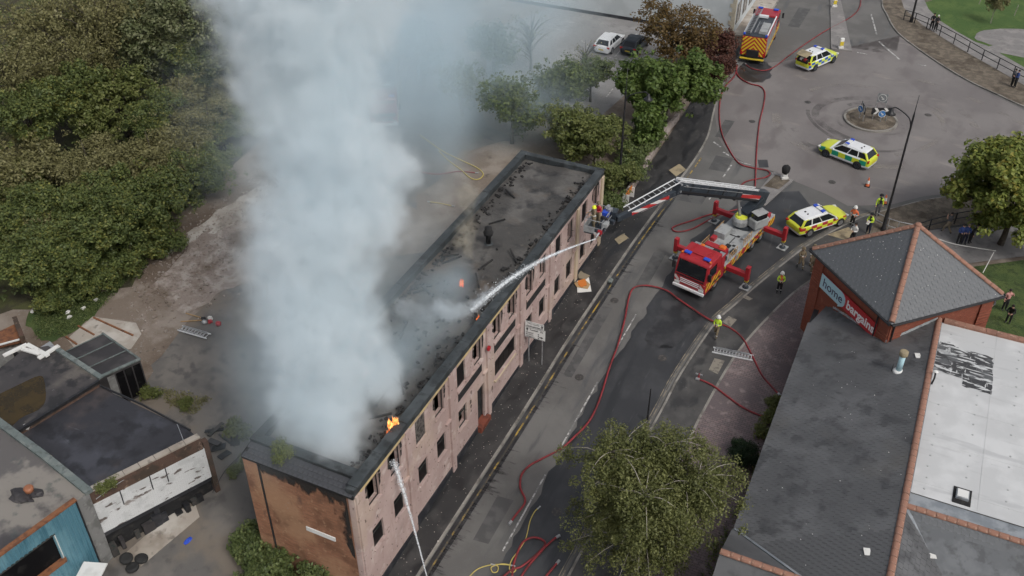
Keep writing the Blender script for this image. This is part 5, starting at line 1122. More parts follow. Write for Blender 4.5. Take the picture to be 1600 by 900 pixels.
for s in (-1, 1):
    for i in range(6): pb('locker_door', 'shutter' if i % 2 else 'red_paint', ap, (2.4 - i * 1.05, s * 1.235, 1.02), (.5, .03, .42), .01)
    pb('marker_lamp', 'orange_plain', ap, (cx + .5, s * 1.1, 2.95), (.2, .14, .1), .02); pb('mudguard', 'black_plastic', ap, (4.4, s * 1.12, .95), (1.2, .3, .25), .06); pb('mudguard', 'black_plastic', ap, (-1.95, s * 1.12, 1.12), (2.5, .3, .12), .04)
pb('roof_beacon', 'blue_lens', ap, (cx + .35, .75, 2.98), (.3, .5, .12), .03); pb('roof_beacon', 'blue_lens', ap, (cx + .35, -.75, 2.98), (.3, .5, .12), .03)
for (lx, sgn) in ((2.9, 1), (2.9, -1), (-2.95, 1), (-2.95, -1)):
    bx_ = MB(); bx_.cbox((lx, sgn * 1.95, 1.12), (.34, 2.0, .36)); bm_ = bx_.build('outrigger', 'red_paint', ap, bevel=.03)
    pb('leg_housing', 'red_paint', bm_, (lx, sgn * 2.88, 1.3), (.36, .28, 1.15), .03); pb('leg_collar', 'yellow_plain', bm_, (lx, sgn * 2.88, .66), (.26, .26, .2)); b = MB(); b.cyl((lx, sgn * 2.88, .1), (lx, sgn * 2.88, .75), .07, n=10); b.build('jack_rod', 'steel', bm_)
    b = MB(); b.lathe([(.24, .07), (.22, .13), (.09, .16)], (lx, sgn * 2.88, 0), 12); b.build('jack_foot', 'dark_grey_paint', bm_); pb('spreader_plate', 'deck_grey', bm_, (lx, sgn * 2.88, .035), (.7, .7, .06), .01)
b = MB(); b.lathe([(.95, 1.37), (.95, 1.62), (.85, 1.66)], (-2.3, 0, 0), 24); b.build('turntable', 'dark_grey_paint', ap, smooth=False)
# boom, set out in street coordinates then carried into the truck's frame
def loc(p): return API @ Vector(p)
TT = ap.matrix_world @ Vector((-2.3, 0, 1.66))
CG = Vector((1.95, -6.1, 5.75))            # cage floor centre
bd_ = Vector((CG.x - TT.x, CG.y - TT.y, 0)).normalized(); bs_ = Vector((-bd_.y, bd_.x, 0)); UP = Vector((0, 0, 1))
PV = TT - bd_ * 1.15 + UP * 1.75; _d = ray(1062, 292); _n = Vector((bd_.y, -bd_.x, 0)); hp = CAM + _d * (_n.dot(PV - CAM) / _n.dot(_d))
def tb(name, m, p, q_, w, h, par=ap, bevel=.03, **kw): b = MB(); b.bar(loc(p), loc(q_), w, h); return b.build(name, m, par, bevel=bevel, **kw)
tb('turret', 'dark_grey_paint', TT - UP * .05, TT + UP * .75, .9, .9); tb('turret_arm', 'dark_grey_paint', TT + UP * .6 + bd_ * .2, PV - UP * .1, .8, .6)
b = MB(); c0 = loc(TT + bd_ * .55 + bs_ * -.0 + UP * .25); b.lathe([(.62, -.3), (.66, .1), (.55, .3), (.2, .36)], c0, 16); b.build('hose_drum', 'deck_grey', ap); b = MB(); b.lathe([(.5, .3), (.45, .42), (.1, .44)], c0, 14); b.build('hose_coil', 'yellow_hi', ap)
oc = loc(TT + bs_ * 1.05 - bd_ * .2 + UP * .45); rot_o = Matrix.Rotation(math.atan2(bd_.y, bd_.x) - ARZ, 3, 'Z')
pb('operator_cab', 'deck_grey', ap, oc, (1.3, .8, .75), .08, rot_o); pb('operator_seat_glass', 'window_glass', ap, oc + Vector((0, 0, .55)), (1.0, .7, .5), .08, rot_o); pb('operator_cab_roof', 'deck_grey', ap, oc + Vector((0, 0, .83)), (1.05, .75, .07), .03, rot_o)
bo1 = tb('main_boom', 'dark_grey_paint', PV - bd_ * .35 - UP * .05, hp, .58, .86)
d1 = (hp - PV).normalized(); n1 = d1.cross(bs_).normalized(); n1 = n1 if n1.z > 0 else -n1
tb('inner_boom', 'dark_grey_paint', PV + d1 * 3.4, hp + d1 * .3, .5, .7, bo1)
tb('boom_stripe', 'stripe_red_white', PV + d1 * .5 + bs_ * .32, PV + d1 * 2.5 + bs_ * .32, .012, .34, bo1, 0); tb('boom_stripe', 'stripe_red_white', PV + d1 * .5 - bs_ * .32, PV + d1 * 2.5 - bs_ * .32, .012, .34, bo1, 0)
tb('cable_tray', 'black_plastic', PV + d1 * .6 - n1 * .2 + bs_ * .36, hp - n1 * .2 + bs_ * .36, .08, .14, bo1, 0); tb('hydraulic_line', 'steel', PV + d1 * 2.6 + bs_ * .34 + n1 * .25, hp + bs_ * .34 + n1 * .2, .03, .04, bo1, 0)
for k in (.35, .52, .7, .9): tb('boom_collar', 'black_plastic', PV.lerp(hp, k) - d1 * .06, PV.lerp(hp, k) + d1 * .06, .62, .9, bo1, 0)
for k, hgt_ in ((-.3, .25), (.1, -.2), (.25, .3)): tb('knuckle_pin', 'steel', hp + d1 * k + n1 * hgt_ - bs_ * .4, hp + d1 * k + n1 * hgt_ + bs_ * .4, .12, .12, bo1, 0)
tb('lift_ram', 'steel', TT + bd_ * .6 + UP * .3, PV + d1 * 2.4 - n1 * .36, .18, .18)
def truss(p, q_, w, n, name, par, up_=n1, h=.34):
    ld = ladder(name, par, loc(p), loc(q_), w, n, 'white_body', .035, side=(API.to_3x3() @ bs_)); b = MB()
    for s in (-1, 1):
        a0, a1 = p + bs_ * s * w / 2 + up_ * h, q_ + bs_ * s * w / 2 + up_ * h; b.bar(loc(a0), loc(a1), .04, .05)
        for i in range(n // 2 + 1):
            t0 = i / (n // 2 + 1); b.bar(loc((p + bs_ * s * w / 2).lerp(q_ + bs_ * s * w / 2, t0)), loc(a0.lerp(a1, min(1, t0 + .5 / (n // 2 + 1)))), .03, .03)
    b.build('side_truss', 'white_body', ld); return ld
truss(PV + d1 * .9 + n1 * .5 - bs_ * -.05, hp + d1 * .5 + n1 * .5 - bs_ * -.05, .42, 18, 'rescue_ladder', bo1, n1, .1)
kn = hp + d1 * .2
tb('knuckle', 'dark_grey_paint', hp - n1 * .45, hp + n1 * .35 + d1 * .1, .62, .6)
cgp = CG + Vector((.95, .95, .15)); e2 = cgp + UP * .15
bo2 = tb('fly_boom', 'dark_grey_paint', hp - n1 * .35, e2, .32, .42); d2 = (e2 - hp).normalized(); n2 = d2.cross(bs_).normalized(); n2 = n2 if n2.z > 0 else -n2
for s in (-1, 1): tb('boom_stripe', 'stripe_red_white', hp + d2 * .9 - n1 * .3 + bs_ * .168 * s, hp + d2 * 4.2 - n1 * .08 + bs_ * .168 * s, .012, .27, bo2, 0)
tb('fly_ram', 'steel', hp + d2 * .4 - n2 * .55, hp + d2 * 3.4 - n2 * .42, .12, .12, bo2)
truss(hp + d2 * .2 + n2 * .62, hp + d2 * 4.6 + n2 * .42, .55, 10, 'rescue_ladder', bo2, n2, -.02)
for k in (1.2, 3.0, 4.3): tb('ladder_strut', 'steel', hp + d2 * k + n2 * .1, hp + d2 * k + n2 * .5, .06, .06, bo2, 0)
# cage
cgl = Vector((0, 0, 0)); hx, hy, hh = .62, 1.0, 1.05
def cp(x, y, z): return loc(CG + Vector((x, y, z)))
cage = MB(); cage.bar(cp(0, -hy, 0), cp(0, hy, 0), hx * 2, .1); cage = cage.build('cage_floor', 'dark_grey_paint', ap)
b = MB()
for x in (-hx, hx):
    for y in (-hy, -.3, .35, hy): b.cyl(cp(x, y, 0), cp(x, y, hh), .025, n=6)
    for z in (.5, hh): b.cyl(cp(x, -hy, z), cp(x, hy, z), .03, n=6)
for y in (-hy, hy):
    for z in (.5, hh): b.cyl(cp(-hx, y, z), cp(hx, y, z), .03, n=6)
b.build('guard_rail', 'steel', cage)
b = MB(); b.bar(cp(-hx - .02, -hy, .3), cp(hx * .2, -hy, .3), .03, .5); b.bar(cp(-hx, -hy, .3), cp(-hx, hy, .3), .03, .5); b.build('kick_plate', 'deck_grey', cage)
b = MB(); b.bar(cp(.35, hy + .2, .4), cp(.9, hy + .2, .4), .6, .8); b.build('cage_mount', 'dark_grey_paint', cage, bevel=.03); b = MB(); b.bar(cp(.3, hy * .4, .75), cp(.3, hy * .85, .75), .45, .35); b.build('breathing_set', 'blue_lens', cage, bevel=.04)
b = MB(); b.bar(cp(hx + .05, -.6, .55), cp(hx + .05, -.1, .55), .35, .3); b.build('control_box', 'deck_grey', cage, bevel=.03); b = MB(); b.bar(cp(hx - .1, -hy - .12, .3), cp(hx - .1, -hy + .1, .3), .3, .3); b.build('hose_valve', 'red_paint', cage, bevel=.04)
for x, y, z, dx, dy, dz, mm in ((.45, .75, 1.0, .3, .3, .25, 'steel'), (-.45, .8, .3, .25, .25, .5, 'black_plastic'), (.55, -.5, 1.1, .2, .4, .2, 'black_plastic'), (.2, 1.15, .9, .5, .2, .2, 'steel'), (-.3, 1.1, .6, .3, .15, .4, 'dark_grey_paint'), (.75, .5, .3, .25, .5, .3, 'dark_grey_paint')):
    pb('cage_fitting', mm, cage, cp(x, y, z), (dx, dy, dz), .02)
NOZ = CG + Vector((.45, -hy - .5, .05)); b = MB(); b.tube([cp(.5, -hy, .25), cp(.48, -hy - .2, .25), cp(.45, -hy - .5, .15)], [.09, .08, .05], 8); b.build('water_monitor', 'steel', cage)
b = MB(); b.bar(cp(.1, -hy - .05, .1), cp(.55, -hy - .05, .1), .02, .22); b.build('warning_stripe', 'stripe_red_white', cage)
# ============================================================ people
def seg_d(p, a, b_):
    d = b_ - a; t = max(0, min(1, (p - a).dot(d) / max(d.length_squared, 1e-9))); return (p - a - d * t).length
def person(label, px, face, jacket='black_cloth', trousers='black_cloth', hat=None, hair='hair_dark', lean=0.0, stride=.0, arms='down', band=None, band_low=None, crouch=0.0, scale=1.0, shirt2=None, hold=None, at3=None, group=None, bare_legs=False, sleeves=True):
    o = thing('person', label, 'person', group=group)
    hz = .92 - crouch * .42; kf = crouch * .35
    hip = Vector((0, 0, hz)); che = hip + Vector((lean * .5, 0, .34)); sh = hip + Vector((lean * .8, 0, .52)); nk = sh + Vector((lean * .12, 0, .1)); hd = nk + Vector((.02 + lean * .12, 0, .13)); tp = hd + Vector((0, 0, .1))
    V, E, Rr, kind = [], [], [], []
    def v(p, r, k): V.append(Vector(p)); Rr.append(r); kind.append(k); return len(V) - 1
    def e(a, b_): E.append((a, b_))
    h0 = v(hip, (.15, .12), 't'); c0 = v(che, (.17, .125), 'j'); s0 = v(sh, (.15, .11), 'j'); n0 = v(nk, (.06, .06), 's'); d0 = v(hd, (.085, .10), 's'); t0 = v(tp, (.07, .085), 's')
    for a, b_ in ((h0, c0), (c0, s0), (s0, n0), (n0, d0), (d0, t0)): e(a, b_)
    hands = []
    for s in (-1, 1):
        fx = stride * s * .5
        k = v((kf + max(fx, 0) * .7 + .02, s * .11, hz * .54), (.085, .085), 't'); an = v((fx - .02, s * .12, .10), (.055, .055), 't'); to = v((fx + .14, s * .13, .045), (.05, .04), 'b'); ul = v((hip.x + .0, s * .09, hip.z - .1), (.11, .11), 't')
        e(h0, ul); e(ul, k); e(k, an); e(an, to)
        shd = v(sh + Vector((0, s * .19, -.02)), (.07, .07), 'j'); e(s0, shd)
        if arms == 'down': el, ha = sh + Vector((-.02, s * .25, -.28)), sh + Vector((.06, s * .26, -.52))
        elif arms == 'front': el, ha = sh + Vector((.06, s * .25, -.27)), sh + Vector((.3, s * .1, -.26))
        elif arms == 'hips': el, ha = sh + Vector((-.06, s * .34, -.26)), sh + Vector((.08, s * .17, -.42))
        elif arms == 'up': el, ha = (sh + Vector((.14, s * .27, -.14)), sh + Vector((.22, s * .12, .1))) if s > 0 else (sh + Vector((.0, s * .25, -.28)), sh + Vector((.08, s * .24, -.5)))
        else: el, ha = sh + Vector((.12, s * .24, -.2)), sh + Vector((.42, s * .16, -.12))
        ei = v(el, (.055, .055), 'j' if sleeves else 's'); hi_ = v(ha, (.042, .042), 's'); wr_ = v(Vector(el).lerp(ha, .8), (.042, .042), 'j' if sleeves else 's'); e(shd, ei); e(ei, wr_); e(wr_, hi_); hands.append((Vector(ha), (Vector(ha) - Vector(el)).normalized(), s))
    me = bpy.data.meshes.new('body'); me.from_pydata([tuple(p) for p in V], E, []); tmp = bpy.data.objects.new('tmp', me); col.objects.link(tmp)
    md = tmp.modifiers.new('skin', 'SKIN'); md.use_smooth_shade = True
    for i, sv in enumerate(me.skin_vertices[0].data): sv.radius = Rr[i]; sv.use_root = (i == 0)
    sb = tmp.modifiers.new('sub', 'SUBSURF'); sb.levels = 1
    dg = bpy.context.evaluated_depsgraph_get(); bm2 = bpy.data.meshes.new_from_object(tmp.evaluated_get(dg)); bpy.data.objects.remove(tmp); bpy.data.meshes.remove(me)
    bm2.name = 'body'; bm2.materials.clear()
    names = [jacket, trousers, 'skin', 'black_plastic', 'reflective', shirt2 or jacket]
    for n in names: bm2.materials.append(MATS[n])
    kk = {'j': 0, 't': 1, 's': 2, 'b': 3}
    for p in bm2.polygons:
        c_ = p.center; best = None
        for a, b_ in E:
            d_ = seg_d(c_, V[a], V[b_]) - .5 * (sum(Rr[a]) + sum(Rr[b_])) * .25
            if best is None or d_ < best[0]: best = (d_, a, b_)
        _, a, b_ = best; k = kind[a] if (c_ - V[a]).length - Rr[a][0] < (c_ - V[b_]).length - Rr[b_][0] else kind[b_]; mi = kk[k]
        if mi == 1 and c_.z < .13: mi = 3
        if bare_legs and mi == 1 and c_.z < hz * .5: mi = 2
        if mi == 0 and band and (abs(c_.z - (hip.z + .2)) < .035 or abs(c_.z - (hip.z + .02)) < .03): mi = 4
        if mi == 0 and shirt2 and abs(c_.y) < .09 and c_.x > 0: mi = 5
        if mi == 1 and band_low and abs(c_.z - .3) < .04: mi = 4
        p.material_index = mi
    fb = bmesh.new(); fb.from_mesh(bm2)      # fingers and thumb, nose
    ex = MB()
    for ha, d_, s in hands:
        sd = d_.cross(Vector((1, 0, .2))).normalized()
        for q_ in range(4): ex.tube([ha + sd * (q_ - 1.5) * .018 + d_ * .03, ha + sd * (q_ - 1.5) * .02 + d_ * (.075 + .008 * (1.5 - abs(q_ - 1.5))), ha + sd * (q_ - 1.5) * .02 + d_ * .1 + Vector((.012, 0, -.012))], [.011, .01, .007], 5)
        ex.tube([ha + sd * .035, ha + sd * .06 + d_ * .035, ha + sd * .058 + d_ * .06], [.012, .011, .008], 5)
    ex.tube([hd + Vector((.09, 0, .02)), hd + Vector((.12, 0, -.015))], [.012, .018], 5)
    em = bpy.data.meshes.new('x'); em.from_pydata(ex.v, [], ex.f)
    n0_ = len(fb.faces); fb.from_mesh(em); fb.faces.ensure_lookup_table()
    for f in fb.faces[n0_:]: f.material_index = 2
    fb.to_mesh(bm2); fb.free(); bpy.data.meshes.remove(em)
    link('body', bm2, o)
    fc = MB()
    for s in (-1, 1): fc.blob(hd + Vector((.09, s * .034, .03)), .013, 6, 4)
    fc.cbox(hd + Vector((.095, 0, -.045)), (.012, .05, .01)); fc.build('face', 'hair_dark', o)
    ht = MB()
    if hat in ('helmet_white', 'helmet_yellow', 'tan_cloth'):
        ht.lathe([(.165, .0), (.15, .02), (.135, .03), (.13, .09), (.1, .15), (.05, .18), (.005, .185)], hd + Vector((0, 0, .02)), 14); ht.cbox(hd + Vector((0, 0, .16)), (.24, .03, .06)); ht.build('helmet', hat, o, smooth=True)
        vz = MB(); vz.cbox(hd + Vector((.125, 0, .03)), (.02, .18, .06)); vz.build('visor', 'black_plastic', o, bevel=.01)
    elif hat: ht.lathe([(.17, .06), (.16, .075), (.105, .08), (.1, .17), (.03, .18)], hd, 14); ht.build('hat', hat, o, smooth=True)
    else: ht.blob(hd + Vector((-.02, 0, .06)), (.105, .105, .10), 10, 6); ht.build('hair', hair, o, smooth=True)
    if hold: h_ = MB(); h_.cbox(sh + Vector((.36, .05, -.3)), (.02, .22, .3), Matrix.Rotation(-.7, 3, 'Y')); h_.build('held_papers', hold, o)
    p = at(*px) if at3 is None else Vector(at3)
    dz = .128 if at3 is None and hold != 'road' else 0
    o.location = (p.x, p.y, p.z + (.13 if at3 is None else 0)); o.rotation_euler = (0, 0, R(face)); o.scale = (scale,) * 3; return o
FF = dict(jacket='tan_cloth', trousers='tan_cloth', band=True, band_low=True)
def ground_person(label, px, face, road_=False, **kw):
    o = person(label, px, face, **kw)
    if road_: o.location.z -= .11
    return o
person('person in green and orange tabard and white helmet standing on the dark footway', (1216, 460), -75, jacket='hiviz_yellow', shirt2='hiviz_orange', trousers='black_cloth', hat='helmet_white', arms='front', band=True, band_low=True)
person('person in yellow hi-vis coat and white helmet walking by the flat ladder', (1118, 529), -100, jacket='hiviz_yellow', trousers='tan_cloth', hat='helmet_white', arms='front', band=True, band_low=True, stride=.5)
person('person in tan kit striding nearest the kerb by the tower', (1249, 421), -60, hat='tan_cloth', arms='front', stride=.5, **FF)
person('person in tan kit bending beside the brick tower corner', (1268, 432), -80, hat='tan_cloth', lean=.25, crouch=.35, arms='front', **FF)
person('person in tan kit half hidden behind the tower eaves', (1266, 417), -30, hat='tan_cloth', arms='down', **FF)
ground_person('person in orange hi-vis jacket and white helmet in front of the estate car', (1330, 354), -115, True, jacket='hiviz_orange', trousers='black_cloth', hat='helmet_white', arms='hips', band=True, band_low=True)
person('person in black hat and yellow hi-vis holding white papers', (1355, 367), -120, jacket='hiviz_yellow', shirt2='black_cloth', trousers='navy_cloth', hat='black_cloth', arms='front', hold='board_white')
ground_person('person in yellow hi-vis coat beside the lamp post', (1369, 339), -60, False, jacket='hiviz_yellow', shirt2='black_cloth', trousers='grey_cloth', hat='black_cloth', arms='down', scale=1.06)
person('person in white and black crouching at the tower eaves by the tactile paving', (1331, 379), -120, jacket='board_white', trousers='black_cloth', crouch=.4, arms='front')
person('young person in dark shirt and beige trousers walking on the path', (1478, 366), 150, jacket='grey_cloth', trousers='khaki_cloth', stride=.6, arms='up', sleeves=False)
person('person in navy jacket standing leftmost under the round tree', (1496, 384), -70, jacket='blue_cloth', trousers='black_cloth', arms='front')
person('person in navy jacket with pale collar, middle of three under the tree', (1504, 384), -80, jacket='blue_cloth', trousers='navy_cloth', arms='front', hair='tan_cloth')
person('person in black coat leaning away, rightmost of three under the tree', (1513, 382), -30, jacket='black_cloth', trousers='black_cloth', lean=.3, arms='down')
person('person in black standing nearer the lamp post at the park railing', (1454, 48), -90, jacket='black_cloth', trousers='black_cloth', arms='front')
person('person in black standing beside another at the park railing', (1460, 51), -60, jacket='black_cloth', trousers='black_cloth', arms='front', hair='board_white')
person('person in bright blue top standing at the right end of the railing', (1584, 139), 200, jacket='blue_cloth', trousers='black_cloth', arms='front')
person('person in dark clothes behind the one in blue at the railing', (1579, 137), 20, jacket='grey_cloth', trousers='black_cloth', arms='front')
person('person in pink top standing beyond the tower eaves', (1567, 487), -60, jacket='pink_cloth', trousers='black_cloth', arms='up', hair='hair_dark')
person('person in black coat bending forward in the shop yard', (1573, 507), -100, jacket='black_cloth', trousers='black_cloth', lean=.4, arms='front')
person('person with orange bag sitting low by the tower wall', (1541, 490), -80, jacket='grey_cloth', trousers='navy_cloth', crouch=.6, lean=.2, arms='front', shirt2='orange_plain')
cz = CG.z + .06
person('person in bright yellow helmet aiming the water from the raised cage', None, -135, jacket='tan_cloth', trousers='tan_cloth', hat='helmet_yellow', arms='reach', band=True, at3=(CG.x - .12, CG.y - .55, cz))
person('person in red and black kit standing behind in the raised cage', None, -110, jacket='red_paint', trousers='tan_cloth', hat='tan_cloth', arms='front', at3=(CG.x - .05, CG.y + .1, cz))
# ============================================================ street furniture, hoses, loose things
def lamp_post(label, base, h, arm_dir, armz):
    o = thing('street_lamp', label, 'street lamp', group='tall black street lamps'); p = at(*base); o.location = (p.x, p.y, p.z + .12)
    b = MB(); b.lathe([(.19, 0), (.19, .25), (.15, .3), (.15, 1.5), (.11, 1.7), (.085, 3.0), (.07, armz), (.03, armz + .4), (.022, h)], n=12); b.build('column', 'black_paint', o, smooth=True)
    a = Vector((math.cos(arm_dir), math.sin(arm_dir), 0)); pts = smoothline([Vector((0, 0, armz - .9)), Vector((0, 0, armz - .3)) + a * .25, Vector((0, 0, armz)) + a * .9, Vector((0, 0, armz + .1)) + a * 1.5, Vector((0, 0, armz - .15)) + a * 1.75], 5)
    b = MB(); b.tube(pts, .045, 7); b.build('arm', 'black_paint', o); c_ = pts[-1]
    b = MB(); b.lathe([(.07, .12), (.1, .02), (.2, -.22), (.38, -.34), (.36, -.38)], c_, 16); ln = b.build('lantern', 'black_paint', o, smooth=True); b = MB(); b.lathe([(.3, -.36), (.22, -.45), (.05, -.48)], c_, 12); b.build('lens', 'lamp_clear', ln); return o
lamp_post('tall black lamp post beside the people in yellow hi-vis near the roundabout', (1379, 362), 11.2, math.atan2(.5, -1), 9.6)
lamp_post('tall black lamp post in the shrubs past the pink building', (967, 290), 10.2, math.atan2(.3, 1), 8.2)
def pole(name, label, base, h, r=.06, cat='post', m='black_paint'):
    o = thing(name, label, cat); p = at(*base); o.location = (p.x, p.y, p.z + .1); b = MB(); b.lathe([(r * 1.6, 0), (r * 1.6, .5), (r, .55), (r * .8, h), (r * .5, h + .02)], n=10); b.build('shaft', m, o); b = MB(); b.lathe([(r * .9, h), (r * 1.1, h + .08), (r * .3, h + .12)], n=10); b.build('cap', m, o); return o
pole('pole', 'black pole standing against the pale building wall', (1113, 50), 5.0, .09); pole('pole', 'black post at the end of the park railing', (1423, 36), 4.2, .12); pole('pole', 'thin dark post in front of the birch crown', (1011, 660), 2.6, .05)
# park railing: posts and two rails, its own thing
rp_ = [at(*p) for p in ((1411, 33), (1428, 38), (1447, 46), (1467, 58), (1489, 70), (1511, 83), (1533, 96), (1557, 109), (1581, 122), (1606, 135), (1632, 149))]
rl_ = thing('railing', 'dark metal post and rail fence between leaf strewn verge and park path', 'railing')
for p in rp_: b = MB(); b.cbox((p.x, p.y, p.z + .65), (.09, .09, 1.1)); b.build('post', 'black_paint', rl_)
for z in (.55, 1.12):
    for p, q_ in zip(rp_, rp_[1:]): b = MB(); b.bar(p + Vector((0, 0, z + .12)), q_ + Vector((0, 0, z + .12)), .05, .06); b.build('rail', 'black_paint', rl_)
# guard rail by the officers
gr_ = thing('guard_rail', 'pale metal guard rail on the footway corner by the lamp post', 'railing'); gp = [at(*p) for p in ((1366, 352), (1385, 361), (1400, 366), (1425, 371))]
for p in gp: b = MB(); b.cyl((p.x, p.y, p.z + .1), (p.x, p.y, p.z + 1.15), .03, n=6); b.build('post', 'steel', gr_)
for z in (.5, 1.12):
    for p, q_ in zip(gp, gp[1:]): b = MB(); b.cyl(p + Vector((0, 0, z)), q_ + Vector((0, 0, z)), .03, n=6); b.build('rail', 'steel', gr_)
fn = thing('post_fence', 'dark post and rail fence along the setted verge behind the tower', 'fence'); fp = [at(*p) for p in ((1420, 372), (1450, 362), (1490, 352), (1530, 345))]
for p in fp: b = MB(); b.cbox((p.x, p.y, p.z + .6), (.1, .1, 1.1)); b.build('post', 'black_paint', fn)
for z in (.6, 1.1):
    for p, q_ in zip(fp, fp[1:]): b = MB(); b.bar(p + Vector((0, 0, z)), q_ + Vector((0, 0, z)), .05, .06); b.build('rail', 'black_paint', fn)
tp_ = MB(); tp_.tube(smoothline([at(1462, 372, 1.0), at(1490, 381, .9), at(1530, 388, 1.0), at(1556, 392, 1.1)], 4), .03, 4); tp_.build('barrier_tape', 'board_white', label='pale barrier tape strung across the path under the tree', cat='tape')
tp_ = MB(); tp_.tube([at(1536, 426, 1.0), at(1553, 394, 1.1)], .03, 4); tp_.build('barrier_tape', 'board_white', label='pale barrier tape running over the grass to the tower', cat='tape')
# cones
cm = MB(); cm.box(-.17, .17, -.17, .17, 0, .04); cone_b = cm.mesh('base', 'black_plastic'); cm = MB(); cm.lathe([(.13, .04), (.1, .2), (.065, .45), (.03, .62), (.01, .63)], n=12); cone_c = cm.mesh('cone_body', 'hiviz_orange'); cm = MB(); cm.lathe([(.103, .21), (.07, .43), (.066, .43), (.098, .21)], n=12); cone_r = cm.mesh('sleeve', 'board_white')
for px, lb in (((1355, 291), 'orange traffic cone alone on the roundabout setts'), ((1382, 318), 'orange traffic cone by the kerb behind the person in yellow hi-vis')):
    p = at(*px); o = thing('traffic_cone', lb, 'traffic cone', (p.x, p.y, p.z + .02), group='traffic cones'); link('base', cone_b, o); link('cone_body', cone_c, o); link('sleeve', cone_r, o); o.scale = (1.25,) * 3
# bollards
def bollard(label, px, hood=False):
    p = at(*px); o = thing('traffic_bollard', label, 'bollard', (p.x, p.y, p.z + .12), R(-60)); b = MB(); b.box(-.2, .2, -.28, .28, 0, .2); b.build('plinth', 'board_white', o, bevel=.03); b = MB(); b.box(-.13, .13, -.22, .22, .2, 1.1); b.build('shell', 'white_plastic', o, bevel=.08)
    if hood: b = MB(); b.blob((0, 0, .85), (.28, .36, .45), 10, 7, .12, 3); b.build('black_cover', 'black_cloth', o, smooth=True)
    else: b = MB(); b.box(-.14, .14, -.19, .19, .3, .75); b.build('yellow_panel', 'yellow_plain', o, bevel=.02)
    return o
bollard('white and amber keep left bollard on the median island', (1313, 77)); bollard('white keep left bollard at the far end of the median', (1303, 12)); bollard('bollard shrouded in a black cover on the small cobbled island', (1225, 281), True)
# roundabout signs
mat('sign_face_blue', (.03, .16, .42), .5); mat('sign_back', (.2, .21, .22), .6)
def chevron_sign(label, px, rz, L, h, n, back=False):
    p = at(*px); o = thing('chevron_sign', label, 'sign', (p.x, p.y, p.z + .15), rz, group='black and white chevron boards')
    for y in (-L * .35, L * .35): b = MB(); b.cyl((0, y, 0), (0, y, h + .3), .035, n=7); b.build('post', 'steel', o)
    b = MB(); b.box(.035, .06, -L / 2, L / 2, h - .32, h + .32); b.build('board', 'black_plastic', o)
    for i in range(n):
        y = -L / 2 + L * (i + .5) / n; w_ = L / n * .3; b = MB(); b.extr([(y - w_, h + .3), (y, h + .3), (y + w_, h), (y, h - .3), (y - w_, h - .3), (y, h)], 'x', .061, .066); b.build('chevron', 'board_white', o)
    return o
def disc_sign(label, px, rz, h, r, face='sign_face_blue', square=False, posts=1):
    p = at(*px); o = thing('round_sign', label, 'sign', (p.x, p.y, p.z + .15), rz)
    for y in ((0,) if posts == 1 else (-r * 1.05, r * 1.05)): b = MB(); b.cyl((0, y, 0), (0, y, h + r), .035, n=7); b.build('post', 'steel', o)
    if square: b = MB(); b.box(.02, .035, -r * 1.1, r * 1.1, h - r * 1.1, h + r * 1.1); b.build('backing_board', 'sign_back', o)
    b = MB(); b.lathe([(.01, .036), (r, .036), (r, .05), (.01, .05)], (0, 0, h), 22, 'x'); b.build('rim', 'board_white', o); b = MB(); b.lathe([(.01, .05), (r * .88, .05), (r * .88, .055), (.01, .055)], (0, 0, h), 22, 'x'); b.build('face', face, o)
    b = MB(); b.bar((.058, -r * .45, h + r * .35), (.058, r * .35, h - r * .25), .006, r * .22); b.bar((.058, r * .38, h - r * .3), (.058, r * .38, h + r * .25), .006, r * .2); b.bar((.058, r * .4, h - r * .3), (.058, -r * .15, h - r * .3), .006, r * .2); b.build('arrow', 'board_white', o); return o
cdir = math.atan2(CAM.y - rc.y, CAM.x - rc.x)
chevron_sign('black and white chevron board facing the near road on the roundabout', (1372, 193), cdir + .35, 1.7, 1.1, 2); chevron_sign('black chevron board seen edge on at the left of the roundabout', (1345, 190), cdir - 1.25, 1.5, 1.2, 2)
disc_sign('round blue arrow sign beside the near chevron board', (1374, 195), cdir + .3, .95, .34); disc_sign('round blue arrow sign at the left of the roundabout island', (1341, 189), cdir - .75, 1.05, .33); disc_sign('grey square sign with round disc at the back of the roundabout', (1373, 179), cdir, 1.5, .38, 'sign_back', True, 2)
# direction sign on the footway by the building
p, q_ = at(823, 566), at(848, 573)
ds = thing('direction_sign', 'white road direction sign with arrows on two posts by the pink building', 'sign'); d = q_ - p; ds.location = p; ds.rotation_euler = (0, 0, math.atan2(d.y, d.x)); Lp = Vector((d.x, d.y)).length
for x in (0.12, Lp - .08): b = MB(); b.cyl((x, .04, 0), (x, .04, 3.5), .04, n=8); b.build('post', 'steel', ds)
pw0, pw1 = -.12, Lp + .12
for x0, x1, z0, z1 in ((pw0, pw1 - .1, 3.08, 3.5), (pw0 - .02, pw1, 2.2, 3.05)):
    b = MB(); b.box(x0, x1, -.03, .0, z0, z1); b.build('panel', 'sign_white', ds); b = MB(); b.box(x0 + .02, x1 - .02, -.033, -.03, z1 - .04, z1 - .015); b.box(x0 + .02, x1 - .02, -.033, -.03, z0 + .015, z0 + .04); b.build('panel_border', 'black_plastic', ds)
W_ = pw1 - pw0
lettering('Tunstall', .2, pw0 + W_ * .22, 2.82, -.034, 'black_plastic', ds, .002, W_ * .42); lettering('Fly', .2, pw0 + W_ * .76, 2.82, -.034, 'black_plastic', ds, .002, W_ * .13)
for i, (w_, x) in enumerate(((.36, .04), (.36, .04), (.42, .04))): lettering(('Hospital', 'Burslem', 'Longport')[i], .15, pw0 + W_ * x, 2.58 - i * .15, -.034, 'black_plastic', ds, .001, W_ * w_)
